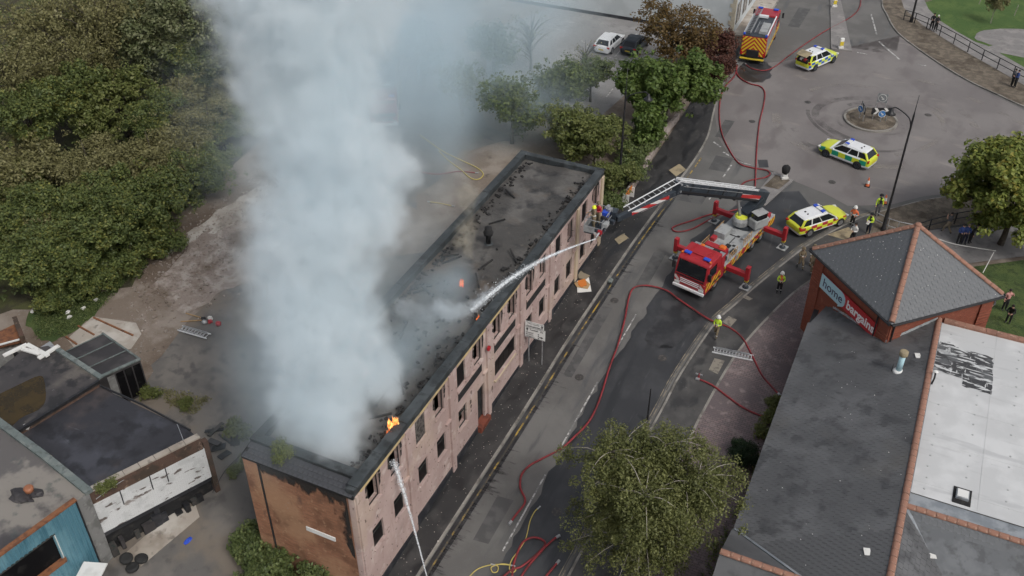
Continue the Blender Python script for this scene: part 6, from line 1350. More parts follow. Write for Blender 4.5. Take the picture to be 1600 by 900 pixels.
lettering('Town centre', .15, pw0 + W_ * .1, 3.32, -.034, 'black_plastic', ds, .001, W_ * .6); lettering('Industrial', .14, pw0 + W_ * .08, 3.13, -.034, 'black_plastic', ds, .001, W_ * .66)
for (cx_, cz_, hor) in ((pw0 + W_ * .1, 2.88, False), (pw1 - W_ * .16, 3.3, False), (pw1 - W_ * .18, 2.42, True)):
    b = MB(); s_ = .1; pts = [(cx_ - s_, cz_), (cx_, cz_ + s_ * 1.2), (cx_ + s_, cz_), (cx_ + s_ * .4, cz_), (cx_ + s_ * .4, cz_ - s_ * 1.4), (cx_ - s_ * .4, cz_ - s_ * 1.4), (cx_ - s_ * .4, cz_)]
    if hor: pts = [(cx_ + (z - cz_), cz_ - (x - cx_)) for x, z in pts]
    b.extr(pts, 'y', -.036, -.031); b.build('arrow', 'black_plastic', ds)
for i in range(3): b = MB(); b.box(pw1 - W_ * .36, pw1 - W_ * .36 + .08, -.034, -.03, 2.58 - i * .15, 2.66 - i * .15); b.build('symbol', 'black_plastic', ds)
# ladders
def lay_ladder(label, a, c_, w, n, ext=True):
    pa, pc = at(*a), at(*c_); o = thing('ladder', label, 'ladder', group='ladders lying on the ground'); up = Vector((0, 0, .2))
    ladder('rails', o, pa + up, pc + up, w, n, 'white_body', .05)
    if ext: ladder('sliding_section', o, pa.lerp(pc, .06) + up * 1.5, pc.lerp(pa, .1) + up * 1.5, w * .8, n - 2, 'steel', .045)
    return o
lay_ladder('white extension ladder lying on the footway beside the block paving', (1113, 550), (1176, 563), .5, 13); lay_ladder('silver ladder lying on the dark yard by the scrap tools', (282, 516), (327, 529), .5, 9)
# hoses: each one thing
def hose(label, pts, r=.045, m='hose_red', dz=.07, k=7):
    P3 = smoothline([at(*p, dz) for p in pts], k)
    for v in P3: v.z = T(v.y) + dz
    o = thing('fire_hose', label, 'hose', group='hoses'); o.location = P3[0]; b = MB(); b.tube([v - P3[0] for v in P3], r, 7); b.build('hose_line', m, o, smooth=True)
    for e_, f_ in ((0, 1), (-1, -2)):
        d_ = (P3[f_] - P3[e_]).normalized(); b = MB(); b.cyl(P3[e_] - P3[0] - d_ * .12, P3[e_] - P3[0] + d_ * .14, r * 1.5, n=8); b.build('coupling', 'steel', o)
    return o
hose('red hose crossing both footways from the forecourt and curling along the road', ((1218, 617), (1205, 603), (1190, 585), (1175, 555), (1160, 528), (1140, 512), (1110, 500), (1082, 482), (1060, 467), (1040, 453), (1010, 446), (990, 450), (982, 468), (976, 500), (965, 540), (952, 575), (940, 615), (928, 645), (915, 665), (900, 680), (878, 700), (850, 715), (828, 727), (815, 742), (813, 762), (820, 778), (819, 788), (808, 802), (797, 817)), .062, dz=.16)
hose('short red hose on the block paving ending in a standpipe', ((1204, 655), (1185, 648), (1160, 636), (1135, 618), (1115, 603), (1099, 595), (1090, 592)), .062, dz=.2)
hose('long red hose looping from the fire engine past the island', ((1152, 100), (1148, 118), (1130, 140), (1124, 170), (1127, 205), (1140, 235), (1155, 255), (1175, 262), (1198, 266), (1203, 272), (1196, 277), (1180, 280), (1165, 284), (1155, 292), (1150, 297)), .06, dz=.08)
hose('red hose running straight from the engine tail to the aerial truck', ((1150, 100), (1153, 118), (1170, 130), (1188, 135), (1195, 145), (1193, 165), (1187, 190), (1184, 215), (1182, 240), (1181, 265), (1180, 290), (1179, 303)), .06, dz=.09)
hose('thin red hose sweeping over the roundabout up the far road', ((1165, 100), (1175, 107), (1195, 110), (1212, 103), (1235, 85), (1262, 66), (1290, 48), (1315, 35), (1335, 22), (1344, 8), (1345, -15)), .05, dz=.08)
hose('red hose loop under the raised boom beside the aerial truck', ((1160, 325), (1140, 330), (1110, 335), (1080, 345), (1058, 352), (1050, 357), (1058, 362), (1080, 358), (1105, 345), (1128, 333)), .06, dz=.08)
hose('red hose loops at the lower edge of the road', ((782, 905), (800, 890), (815, 885), (840, 865), (852, 850), (845, 842), (830, 840), (815, 850), (803, 880), (800, 905)), .06, dz=.08); hose('red hose strand crossing the loops at the lower edge of the road', ((812, 905), (825, 885), (845, 862), (862, 845), (872, 838)), .06, dz=.11); hose('red hose end beside the foot of the birch', ((850, 905), (860, 892), (872, 878)), .06, dz=.08)
hose('thin yellow hose line coiling on the road at the lower edge', ((730, 905), (745, 890), (765, 883), (785, 882), (800, 884), (806, 890), (800, 895), (796, 888), (800, 874), (812, 858), (822, 840), (828, 815), (835, 800), (842, 793)), .03, 'hose_yellow', .06)
hose('yellow hose coil near the middle of the lower road edge', ((770, 882), (778, 885), (777, 893), (770, 894), (768, 886), (785, 881), (802, 884)), .03, 'hose_yellow', .09)
hose('long pale hose trailing over the far yard to the roof', ((655, 210), (690, 235), (720, 250), (745, 262), (755, 272), (748, 280), (735, 278), (720, 265), (700, 250), (685, 235)), .045, 'hose_yellow', .07); hose('thin pale line lying over the yard behind the roof edge', ((670, 315), (690, 318), (708, 322)), .03, 'hose_yellow', .05); hose('dark red hose on the yard behind the building', ((640, 265), (680, 272), (715, 268), (745, 270)), .04, 'hose_red', .06)
sp_ = thing('standpipe', 'red standpipe with chrome outlet at the end of the short hose', 'standpipe', at(1091, 594)); b = MB(); b.cyl((0, 0, .1), (0, 0, .55), .06, n=8); b.build('riser', 'red_paint', sp_); b = MB(); b.cyl((-.22, 0, .5), (.22, 0, .5), .05, n=8); b.build('outlet', 'steel', sp_); b = MB(); b.cyl((0, -.25, .62), (0, .25, .62), .02, n=6); b.build('key_bar', 'black_paint', sp_)
# boards torn off the building, lying on the footway
def board(label, pts, m, dz, th=.03):
    P_ = [at(*p) for p in pts]; b = MB(); b.prism([(p.x, p.y) for p in P_], 0, th, lambda x, y: T(y) + dz); return b.build('loose_board', m, label=label, cat='board', bevel=.004)
board('white sheet of board lying on the footway below the facade', ((901, 442), (920, 436), (924, 458), (902, 460)), 'board_white', .14); board('orange board lying on top of the white sheet', ((903, 443), (914, 440), (917, 450), (908, 453), (903, 449)), 'board_orange', .24); board('pale wooden board under the orange one', ((897, 446), (912, 439), (922, 448), (918, 455), (901, 452)), 'wood_board', .19); board('olive board leaning beyond the orange one', ((903, 432), (907, 426), (912, 430), (922, 434), (915, 440), (904, 438)), 'khaki_cloth', .18)
board('small green crate lid by the kerb', ((949, 444), (953, 438), (958, 441), (955, 446)), 'amb_livery' if False else 'green_lead', .16, .12)
# yard oddments
tools = thing('tool_heap', 'small heap of red and silver fire tools near the yard ladder', 'tools', at(320, 506)); q = random.Random(8)
for i, (x, y) in enumerate(((0, 0), (.35, .2), (-.3, .25), (.1, .5))): b = MB(); b.blob((x, y, .18), (.2, .16, .16), 8, 5, .2, i); b.build('tool', ('steel', 'red_paint', 'black_plastic', 'board_white')[i], tools)
for k in range(2): b = MB(); b.bar((-1.9 + .3 * k, .3 - .9 * k, .1), (-.3, .35 - .2 * k, .12), .06, .05); b.build('pole_tool', 'wood_board', tools)
b = MB(); p = at(342, 508); b.blob((p.x, p.y, p.z + .15), (.22, .2, .18), 9, 6, .2, 2); b.build('red_kit_bag', 'red_paint', label='red kit bag alone on the yard beside the tools', cat='bag')
for i, px in enumerate(((107, 490), (109, 497), (151, 470), (131, 483), (52, 488))):
    p = at(*px); b = MB(); b.blob((p.x, p.y, p.z + .1), (.16, .2, .12), 8, 5, .35, i + 5); b.build('litter_bag', 'board_white', label='white litter scrap on the rough grass, number %d along from the outhouse' % 0 if False else ('white litter scrap low on the grass', 'white litter scrap just below its twin on the grass', 'white litter scrap at the gravel edge of the grass', 'white litter scrap in the middle of the grass', 'white torn bag hanging by the ruined outhouse')[i], cat='litter')
for a, c_ in (((207, 503), (147, 497)), ((145, 495), (208, 524)), ((122, 510), (146, 524)), ((104, 527), (118, 537))): pass
for i, (a, c_) in enumerate((((146, 496), (208, 524)), ((122, 509), (147, 523)), ((103, 526), (120, 538)))):
    b = MB(); b.bar(at(*a, .06), at(*c_, .06), .12, .08); b.build('timber_batten', 'rust', label=('long rusty batten across the pale yard slab', 'rusty batten in the middle of the slab by the shed', 'short rusty batten nearest the workshop roof')[i], cat='batten')
# rubble: loose stones over the yard
rb2 = MB(); q = random.Random(44)
for i in range(1500):
    t_ = q.random(); px, py = 225 + t_ * 220 + q.gauss(0, 34), 455 - t_ * 150 + q.gauss(0, 30)
    if not (205 < px < 480): continue
    p = at(px, py)
    if p.x < -33: continue
    s_ = q.uniform(.03, .11) * (2.0 if q.random() < .03 else 1); rb2.cbox((p.x, p.y, p.z + s_ * .3), (s_ * q.uniform(.8, 2), s_ * q.uniform(.8, 1.8), s_), Matrix.Rotation(q.uniform(0, 3), 3, 'Z') @ Matrix.Rotation(q.uniform(-.5, .5), 3, 'X'))
rb2.build('rubble', 'rubble_ground', label='loose stones and brick rubble on the yard', kind='stuff')
gr2 = MB()
for i in range(260):
    x, y = .1 + 1.8 * q.random() ** 1.6, q.uniform(-33, 8); s_ = q.uniform(.012, .035) * (1.7 if q.random() < .06 else 1); gr2.cbox((x, y, T(y) + .13 + s_ * .3), (s_ * 1.6, s_, s_ * .6), Matrix.Rotation(q.uniform(0, 3), 3, 'Z'))
gr2.build('fallen_debris', 'concrete', label='small bits of plaster and glass on the sooty footway', kind='stuff')
# pale building and boundary wall beyond the car park, low wall by the lamp post
mat('pale_render', (.5, .53, .54), .8, [((.43, .46, .47), .3, .45, .62)], bump=(12, .15, .02)); mat('buff_stone', (.42, .38, .3), .85, [((.32, .29, .23), 1.5, .5, .64)])
pbn = thing('pale_building', 'pale grey rendered building with stone quoins beyond the car park', 'building')
pc = at(1143, 58); pdv = (at(862, 12) - pc); pdv.z = 0; pdn = pdv.normalized(); pnn = Vector((-pdn.y, pdn.x, 0)); pnn = pnn if pnn.y > 0 else -pnn
def pbb(u0, u1, v0, v1, z0, z1, m, nm, par=pbn):
    b = MB(); vs = [(pc + pdn * u + pnn * v_) for u, v_ in ((u0, v0), (u1, v0), (u1, v1), (u0, v1))]; b.prism([(v_.x, v_.y) for v_ in vs], z0, z1); return b.build(nm, m, par)
gz = pc.z
pbb(0, 42, 0, 14, -1, gz + 7.5, 'pale_render', 'wall'); pbb(-.5, 43, -.4, 14.5, gz + 7.5, gz + 7.8, 'slate_dark', 'roof'); pbb(-.04, .3, -.04, .3, -1, gz + 7.5, 'buff_stone', 'quoin')
for i in range(16): pbb(-.06, .55 if i % 2 else .3, -.06, .3, gz + i * .45, gz + i * .45 + .4, 'buff_stone', 'quoin_stone')
pbb(0, 42, -.08, 0, -1, gz + .35, 'plinth_black', 'plinth')
for u in (9, 16, 24): w_ = pbb(u, u + 2.2, -.03, .02, gz + 4.2, gz + 5.6, 'window_glass', 'window'); pbb(u - .1, u + 2.3, -.1, -.03, gz + 4.05, gz + 4.2, 'board_white', 'sill', w_)
for v_ in (1.0, 4.0, 7.0): w_ = pbb(-.03, .02, v_, v_ + 1.8, gz + 1.0, gz + 3.2, 'window_glass', 'window'); pbb(-.05, -.03, v_ + .85, v_ + .95, gz + 1, gz + 3.2, 'board_white', 'glazing_bar', w_)
pbb(2.6, 4.2, -.1, -.03, gz + 2.3, gz + 2.6, 'board_white', 'name_plate')
mat('low_wall', (.3, .25, .22), .9, [((.4, .34, .31), 1, .48, .62), ((.16, .13, .11), 3, .55, .68)], bump=(10, .6, .05))
lw = thing('low_wall', 'low broken pinkish wall along the footway past the building', 'wall'); lpt = [at(*p) for p in ((977, 315), (990, 297), (1003, 275), (1020, 245), (1040, 212), (1060, 188))]
for i, (p, q_) in enumerate(zip(lpt, lpt[1:])): b = MB(); b.bar(p + Vector((-.1, 0, .35)), q_ + Vector((-.1, 0, .3)), .32, .9 if i % 2 else .8); b.build('wall_length', 'low_wall', lw, bevel=.03)
st_ = thing('roadwork_sign', 'orange and white barrier board standing at the end of the low wall', 'sign', at(977, 312) + Vector((.3, -.2, .12))); b = MB(); b.box(-.04, .04, -.7, .7, .55, 1.0); b.build('orange_board', 'board_orange', st_); b = MB(); b.box(-.25, .25, -.7, -.6, 0, .9); b.box(-.25, .25, .6, .7, 0, .9); b.build('leg_frame', 'board_white', st_)
fr_ = thing('metal_fence_panel', 'tilted grey metal fence panel in the shrubs by the low wall', 'fence panel', at(1000, 238)); b = MB(); b.bar((0, 0, .2), (.5, 1.6, 1.4), .05, .05); b.bar((-.3, .2, .9), (.2, 1.8, 2.0), .05, .05); b.build('frame', 'steel', fr_); b = MB()
for k in range(6): b.bar((k * .1, k * .32, .2 + k * .24), (-.3 + k * .1, .2 + k * .32, .9 + k * .22), .02, .02)
b.build('mesh_wires', 'steel', fr_)
# ============================================================ trees, shrubs
import numpy as np
def leaf_mat(name, cols, trans=.25):
    m = bpy.data.materials.new(name); m.use_nodes = True; MATS[name] = m; n = m.node_tree; n.nodes.clear()
    o = n.nodes.new('ShaderNodeOutputMaterial'); g = n.nodes.new('ShaderNodeNewGeometry'); cr = n.nodes.new('ShaderNodeValToRGB')
    while len(cr.color_ramp.elements) < len(cols): cr.color_ramp.elements.new(.5)
    for i, c_ in enumerate(cols): cr.color_ramp.elements[i].position = i / (len(cols) - 1); cr.color_ramp.elements[i].color = (*c_, 1)
    nz = noisef(n, vec(n, 'Object'), .55, 3)
    f = mth(n, 'ADD', mth(n, 'MULTIPLY', g.outputs['Random Per Island'], .55), mth(n, 'MULTIPLY', mth(n, 'SUBTRACT', nz, .28), 1.0)); n.links.new(f, cr.inputs[0])
    d = n.nodes.new('ShaderNodeBsdfPrincipled'); d.inputs['Roughness'].default_value = .55; d.inputs['Specular IOR Level'].default_value = .35; t = n.nodes.new('ShaderNodeBsdfTranslucent'); n.links.new(cr.outputs[0], d.inputs['Base Color']); n.links.new(cr.outputs[0], t.inputs[0])
    mx = n.nodes.new('ShaderNodeMixShader'); mx.inputs[0].default_value = trans; n.links.new(d.outputs[0], mx.inputs[1]); n.links.new(t.outputs[0], mx.inputs[2]); n.links.new(mx.outputs[0], o.inputs[0]); return m
leaf_mat('leaf_dark', [(.044, .062, .023), (.081, .111, .035), (.130, .163, .055), (.215, .234, .091)])
leaf_mat('leaf_olive', [(.091, .088, .036), (.156, .150, .062), (.221, .208, .091), (.299, .273, .137)])
leaf_mat('leaf_yellow', [(.055, .072, .02), (.10, .122, .033), (.15, .168, .05), (.215, .22, .08)])
leaf_mat('leaf_bright', [(.038, .07, .015), (.075, .12, .025), (.12, .17, .04), (.17, .215, .065)])
leaf_mat('leaf_birch', [(.052, .060, .019), (.10, .112, .034), (.165, .175, .06), (.25, .25, .10)])
leaf_mat('leaf_brown', [(.065, .046, .019), (.111, .072, .026), (.156, .098, .033), (.130, .117, .039)])
leaf_mat('leaf_red', [(.055, .022, .018), (.085, .034, .025), (.12, .05, .034), (.07, .05, .025)])
leaf_mat('leaf_maple', [(.078, .111, .023), (.137, .176, .036), (.208, .234, .052), (.351, .273, .052)])
leaf_mat('leaf_pale', [(.065, .085, .033), (.117, .137, .058), (.182, .195, .098), (.260, .260, .156)])
leaf_mat('leaf_mix', [(.044, .065, .021), (.085, .114, .034), (.137, .163, .047), (.305, .280, .065)])
leaf_mat('leaf_hedge', [(.008, .022, .009), (.015, .035, .013), (.024, .05, .016), (.03, .06, .02)])
mat('bark', (.06, .05, .038), .9, [((.10, .085, .065), 4, .5, .65)]); mat('birch_bark', (.34, .31, .26), .8, [((.07, .06, .05), (3, 3, 9), .58, .66), ((.24, .21, .17), 3, .5, .65)]); mat('twig', (.12, .10, .075), .9)
def leaves(rng, centres, radii, per, size, m, name, flat=.75, aspect=.62, squash=.8):
    """leaf sized faces scattered round each twig clump"""
    cnt = np.full(len(centres), per) if np.isscalar(per) else np.array(per, dtype=int)
    C = np.repeat(np.array(centres), cnt, 0); Rr = np.repeat(np.array(radii), cnt)[:, None]; N = len(C)
    d = rng.normal(size=(N, 3)); d /= np.linalg.norm(d, axis=1)[:, None] + 1e-9
    P = C + d * (rng.random((N, 1)) ** .45) * Rr * np.array([1, 1, squash])
    n = d * .6 + rng.normal(size=(N, 3)) * .55 + np.array([0, 0, flat]); n /= np.linalg.norm(n, axis=1)[:, None] + 1e-9
    a = np.cross(n, rng.normal(size=(N, 3))); a /= np.linalg.norm(a, axis=1)[:, None] + 1e-9; b_ = np.cross(n, a)
    s = size * rng.uniform(.6, 1.35, (N, 1))
    V = np.stack([P - a * s, P - b_ * s * aspect, P + a * s, P + b_ * s * aspect], 1).reshape(-1, 3).astype(np.float32)
    me = bpy.data.meshes.new(name); me.vertices.add(4 * N); me.vertices.foreach_set('co', V.ravel()); me.loops.add(4 * N); me.loops.foreach_set('vertex_index', np.arange(4 * N, dtype=np.int32)); me.polygons.add(N)
    me.polygons.foreach_set('loop_start', np.arange(0, 4 * N, 4, dtype=np.int32)); me.polygons.foreach_set('loop_total', np.full(N, 4, dtype=np.int32)); me.materials.append(MATS[m]); me.update(calc_edges=True); return me
def make_tree(seed, h, cr, ch, nclump, per, leaf, m, bark='bark', clump=.55, trunk=.16, gap=.0, lobes=5, sparse_branches=14, droop=0.0, low=.25, flat=.75):
    """h: height of the crown's top; cr: crown radius; ch: crown depth. Returns (trunk mesh, crown mesh)"""
    rng = np.random.default_rng(seed); q = random.Random(seed); cz_ = h - ch / 2
    lob = [(Vector((q.uniform(-1, 1), q.uniform(-1, 1), q.uniform(-.7, .8))).normalized() * q.uniform(.45, .75), q.uniform(.42, .66)) for _ in range(lobes)] + [(Vector((0, 0, 0)), .62)]
    cs_, rs_, ns_ = [], [], []
    while len(cs_) < nclump:
        c_, r_ = q.choice(lob); d = Vector((q.gauss(0, 1), q.gauss(0, 1), q.gauss(0, 1))).normalized() * (q.random() ** .33) * r_; p = c_ + d
        spr = q.random() < .16
        if spr: p = p.normalized() * q.uniform(.9, 1.1)
        elif p.length > 1.05 or q.random() < gap * (1 - p.length): continue
        z = cz_ + p.z * ch / 2 - droop * (p.x ** 2 + p.y ** 2) * ch * .3
        if z < .15: continue
        cs_.append((p.x * cr, p.y * cr, z)); rs_.append(clump * (q.uniform(.5, .9) if spr else q.uniform(.55, 1.3))); ns_.append(max(4, int(per * (.3 if spr else 1.0) * (rs_[-1] / clump) ** 1.4)))
    crown = leaves(rng, cs_, rs_, ns_, leaf, m, 'crown', flat)
    b = MB(); base = Vector((0, 0, -.2)); top = Vector((q.uniform(-.2, .2) * cr * .4, q.uniform(-.2, .2) * cr * .4, h * .86)); tr = [base.lerp(top, t) + Vector((q.uniform(-1, 1), q.uniform(-1, 1), 0)) * .05 * h * .2 * (t > 0) for t in (0, .15, .35, .55, .75, 1)]
    b.tube(tr, [trunk * 1.3, trunk, trunk * .8, trunk * .58, trunk * .36, trunk * .1], 8)
    order = sorted(range(len(cs_)), key=lambda i: q.random())[:sparse_branches]
    for i in order:
        e_ = Vector(cs_[i]); t = max(.15, min(.9, (e_.z / h) * .72)); s = tr[0].lerp(tr[-1], t); mid = s.lerp(e_, .5) + Vector((0, 0, .12 * (e_ - s).length)); b.tube(smoothline([s, mid, e_], 3), [trunk * .42 * (1 - .85 * k / 6) for k in range(7)], 5)
    return b.mesh('trunk', bark, True), crown
def plant(meshes, label, x, y, name='tree', cat='tree', s=1.0, rz=None, group=None, sz=1.0, dz=0.0):
    o = thing(name, label, cat, (x, y, T(y) + dz), rnd.uniform(0, 6.28) if rz is None else rz, group); o.scale = (s, s, s * sz); link('trunk', meshes[0], o); link('crown', meshes[1], o); return o
V_ = {}
V_['broad'] = make_tree(1, 8.5, 3.6, 7.0, 150, 150, .115, 'leaf_mix', clump=.62, gap=.3)
V_['olive'] = make_tree(2, 7.0, 3.4, 6.0, 150, 130, .105, 'leaf_olive', clump=.7, gap=.3, sparse_branches=22)
V_['yellow'] = make_tree(3, 8.0, 3.0, 7.0, 130, 110, .15, 'leaf_yellow', clump=.62, gap=.3)
V_['willow'] = make_tree(4, 11.0, 4.6, 9.5, 190, 60, .12, 'leaf_olive', clump=.95, gap=.1, lobes=7, sparse_branches=60, flat=.2)
V_['silver'] = make_tree(5, 11.5, 3.8, 10.0, 180, 90, .15, 'leaf_pale', clump=.75, gap=.2, lobes=7, sparse_branches=26)
V_['bush'] = make_tree(6, 4.2, 3.3, 4.0, 150, 150, .09, 'leaf_mix', clump=.5, gap=.2, trunk=.08, sparse_branches=8)
V_['bush2'] = make_tree(7, 3.6, 3.2, 3.4, 150, 120, .09, 'leaf_olive', clump=.6, gap=.2, trunk=.08, sparse_branches=20)
V_['bramble'] = make_tree(8, 2.6, 2.8, 2.6, 120, 130, .09, 'leaf_mix', clump=.45, trunk=.06, sparse_branches=6)
V_['bushy'] = make_tree(9, 4.0, 3.0, 3.8, 150, 85, .11, 'leaf_yellow', clump=.55, gap=.2, trunk=.08, sparse_branches=14)
q = random.Random(17)
wood = [  # crown top pixel (x, y), kind, scale, what it looks like, and where
    ('willow', 60, 20, 1.0, 'thin olive willow-like tree at the upper left corner'), ('willow', 150, 10, 1.05, 'thin olive tree with bare stems near the top left'), ('willow', 10, 90, .95, 'sparse olive tree at the left edge of the wood'), ('broad', 215, 20, 1.1, 'dark leafy tree near the top of the wood'),
    ('silver', 250, 10, 1.0, 'pale silvery tree at the top of the wood'), ('silver', 310, 30, .95, 'pale silvery tree nearest the smoke at the top'), ('broad', 285, 75, .9, 'dark leafy tree below the silvery pair'), ('yellow', 180, 125, 1.0, 'yellow green tree standing out in the middle of the wood'), ('yellow', 150, 170, .8, 'yellow green tree just below the brightest one'),
    ('broad', 100, 130, 1.0, 'dark leafy tree left of the yellow green one'), ('broad', 40, 165, .95, 'dark leafy tree in shade at the left edge'), ('olive', 275, 130, 1.0, 'olive brown tree beside the smoke'), ('olive', 320, 165, .85, 'olive brown tree half veiled by smoke'), ('willow', 110, 60, .9, 'thin olive tree between the two top left willows'),
    ('broad', 240, 170, .75, 'dark leafy tree in the dip right of the yellow green one'), ('olive', 230, 215, .85, 'olive brown thicket tree above the ivy bank'), ('olive', 130, 225, .85, 'olive brown thicket tree in the middle left'), ('bush2', 60, 235, 1.3, 'low olive thicket at middle left'), ('bushy', 20, 275, 1.2, 'yellowish thicket at the left edge'), ('bush2', 180, 260, 1.2, 'olive thicket in the middle of the bank'),
    ('bush2', 265, 240, 1.1, 'olive thicket above the yard slab'), ('bushy', 275, 225, .9, 'small yellow green sapling above the slab'), ('bush', 310, 245, 1.0, 'dark bush by the smoke above the slab'), ('bush', 120, 300, 1.2, 'dark ivy covered bush on the bank'), ('bush', 215, 290, 1.2, 'dark ivy covered bush above the yard edge'), ('bush', 40, 320, 1.15, 'dark ivy covered bush low at the left'), ('bushy', 5, 345, 1.0, 'yellowish bush low at the left edge'), ('bush', 165, 340, 1.2, 'dark bush in front of the bank, middle'), ('bush', 255, 290, .95, 'dark bush at the right corner of the bank'), ('bush2', 90, 350, 1.05, 'olive bush low in the bank'), ('bush', 105, 385, 1.1, 'dark bush at the foot of the bank above the grass'), ('bush', 40, 400, 1.1, 'dark bush at the foot of the bank by the outhouse'), ('bramble', 200, 385, 1.1, 'dark bramble mound at the edge of the gravel'), ('bramble', 165, 415, .9, 'dark bramble mound above the rough grass'), ('bramble', 75, 435, .9, 'dark bramble mound beside the outhouse'), ('bramble', 235, 345, 1.0, 'dark bramble mound beside the pale slab'), ('bramble', 300, 290, .8, 'low bramble mound at the end of the slab'), ('bush', 345, 190, .9, 'dark bush seen through the edge of the smoke'), ('olive', 340, 110, .8, 'olive tree in the edge of the smoke'), ('silver', 345, 15, 1.0, 'pale silvery tree at the top behind the smoke edge'), ('broad', 335, 70, .9, 'dark leafy tree just inside the smoke edge'), ('broad', 385, 60, .9, 'dark leafy tree buried in the smoke column'), ('olive', 375, 120, .8, 'olive tree buried in the smoke column'), ('willow', 290, -10, .9, 'thin olive tree above the silvery ones at the top'), ('willow', 205, -15, 1.0, 'thin olive tree cut by the top edge')]
hts = {'willow': 11, 'broad': 8.5, 'silver': 11.5, 'yellow': 8, 'olive': 7, 'bush': 4.2, 'bush2': 3.6, 'bushy': 4, 'bramble': 2.6}
for kd, px, py, s, lb in wood:
    p = at(px, py, hts[kd] * s * .8); plant(V_[kd], lb, p.x, p.y, 'tree' if hts[kd] > 5 else 'bush', 'tree' if hts[kd] > 5 else 'bush', s * q.uniform(.94, 1.06), group='trees and thickets of the wood')
# undergrowth between them: uncountable
rng = np.random.default_rng(5); pts = []; wp_ = [(-32.5, -2)] + XY((270, 335), (205, 440), (110, 470), (0, 490)) + [(-60, -35), (-80, 20), (-60, 60), (-42, 60), (-37, 22)]
while len(pts) < 520:
    x, y = q.uniform(-80, -31), q.uniform(-35, 60)
    if inside(wp_, x, y): pts.append((x, y, T(y) + .5))
u_ = leaves(rng, pts, [q.uniform(.8, 1.5) for _ in pts], 60, .15, 'leaf_dark', 'undergrowth', squash=.5); link('undergrowth', u_, None, label='ivy and bramble ground cover under the wood', kind='stuff')
# behind the building, in the smoke
dim = make_tree(12, 6.5, 3.2, 5.8, 120, 80, .15, 'leaf_dark', clump=.7, gap=.2); brt = make_tree(13, 4.6, 3.0, 4.2, 150, 100, .12, 'leaf_yellow', clump=.55, gap=.2, trunk=.09, sparse_branches=16)
bare = make_tree(14, 7.0, 2.6, 6.0, 60, 10, .10, 'leaf_olive', clump=.6, sparse_branches=58, trunk=.12)
for lb, px, py, ms, s in (('leafy tree dim in the smoke behind the roof end', 800, 150, dim, 1.0), ('leafy tree dim in the smoke nearer the car park', 875, 120, dim, .95), ('leafy tree dim in the smoke over the yard', 720, 120, dim, .85), ('small tree at the car park edge in thin smoke', 925, 110, dim, .7), ('leafy tree deep in the smoke at the top', 650, 60, dim, 1.0), ('leafy tree in thin smoke left of the car park', 770, 60, dim, .9)):
    p = at(px, py, 4.5 * s); plant(ms, lb, p.x, p.y, s=s, group='trees behind the building')
for lb, px, py, s in (('bare twigged tree beside the white hatchback', 915, 80, .7), ('bare twigged tree in smoke above the car park', 830, 40, 1.0), ('bare twigged tree in smoke at the top', 575, 40, 1.1)): p = at(px, py, 4.5 * s); plant(bare, lb, p.x, p.y, s=s, group='bare trees in the smoke')
for lb, px, py, s in (('yellow green shrub beyond the roof end', 895, 205, 1.1), ('yellow green shrub beside the lamp post', 930, 225, .95), ('shrub at the corner of the far wall', 955, 280, .7)): p = at(px, py, 2.2 * s); plant(brt, lb, p.x, p.y, 'shrub', 'shrub', s, group='shrubs past the far end')
scr = make_tree(15, 2.0, 2.0, 1.9, 90, 80, .09, 'leaf_dark', clump=.42, trunk=.04, sparse_branches=8)
for lb, px, py, s in (('dark scrub under the lamp post', 970, 275, 1.0), ('dark scrub along the low wall', 990, 245, 1.0), ('dark scrub by the tilted fence panel', 1010, 215, 1.0), ('dark scrub at the far corner of the pink building', 950, 315, .9)): p = at(px, py, .9); plant(scr, lb, p.x, p.y, 'shrub', 'shrub', s, group='scrub along the low wall')
grn = make_tree(16, 7.2, 4.3, 6.2, 240, 150, .17, 'leaf_bright', clump=.75, gap=.2, trunk=.2); p = at(1045, 130, 4.0); plant(grn, 'bright green full crowned tree by the footway bend', p.x, p.y, rz=.4)
gs2 = make_tree(17, 4.0, 1.9, 3.4, 90, 90, .14, 'leaf_bright', clump=.5, trunk=.08); p = at(1005, 195, 2.2); plant(gs2, 'small bright green tree left of the full crowned one', p.x, p.y)
brn = make_tree(18, 7.6, 3.9, 6.8, 170, 60, .13, 'leaf_brown', clump=.75, gap=.1, lobes=7, sparse_branches=50, trunk=.15); p = at(1052, 50, 4.2); plant(brn, 'brown leaved spiky tree in front of the pale building', p.x, p.y)
red = make_tree(19, 3.6, 2.6, 3.2, 150, 70, .11, 'leaf_red', clump=.55, sparse_branches=30, trunk=.08)
for lb, px, py, s in (('dull red shrub behind the fire engine', 1110, 75, 1.1), ('dull red shrub at the bend of the footway', 1120, 105, .9), ('dull red shrub beside the brown tree', 1085, 85, .9)): p = at(px, py, 1.8); plant(red, lb, p.x, p.y, 'shrub', 'shrub', s, group='red shrubs by the bend')
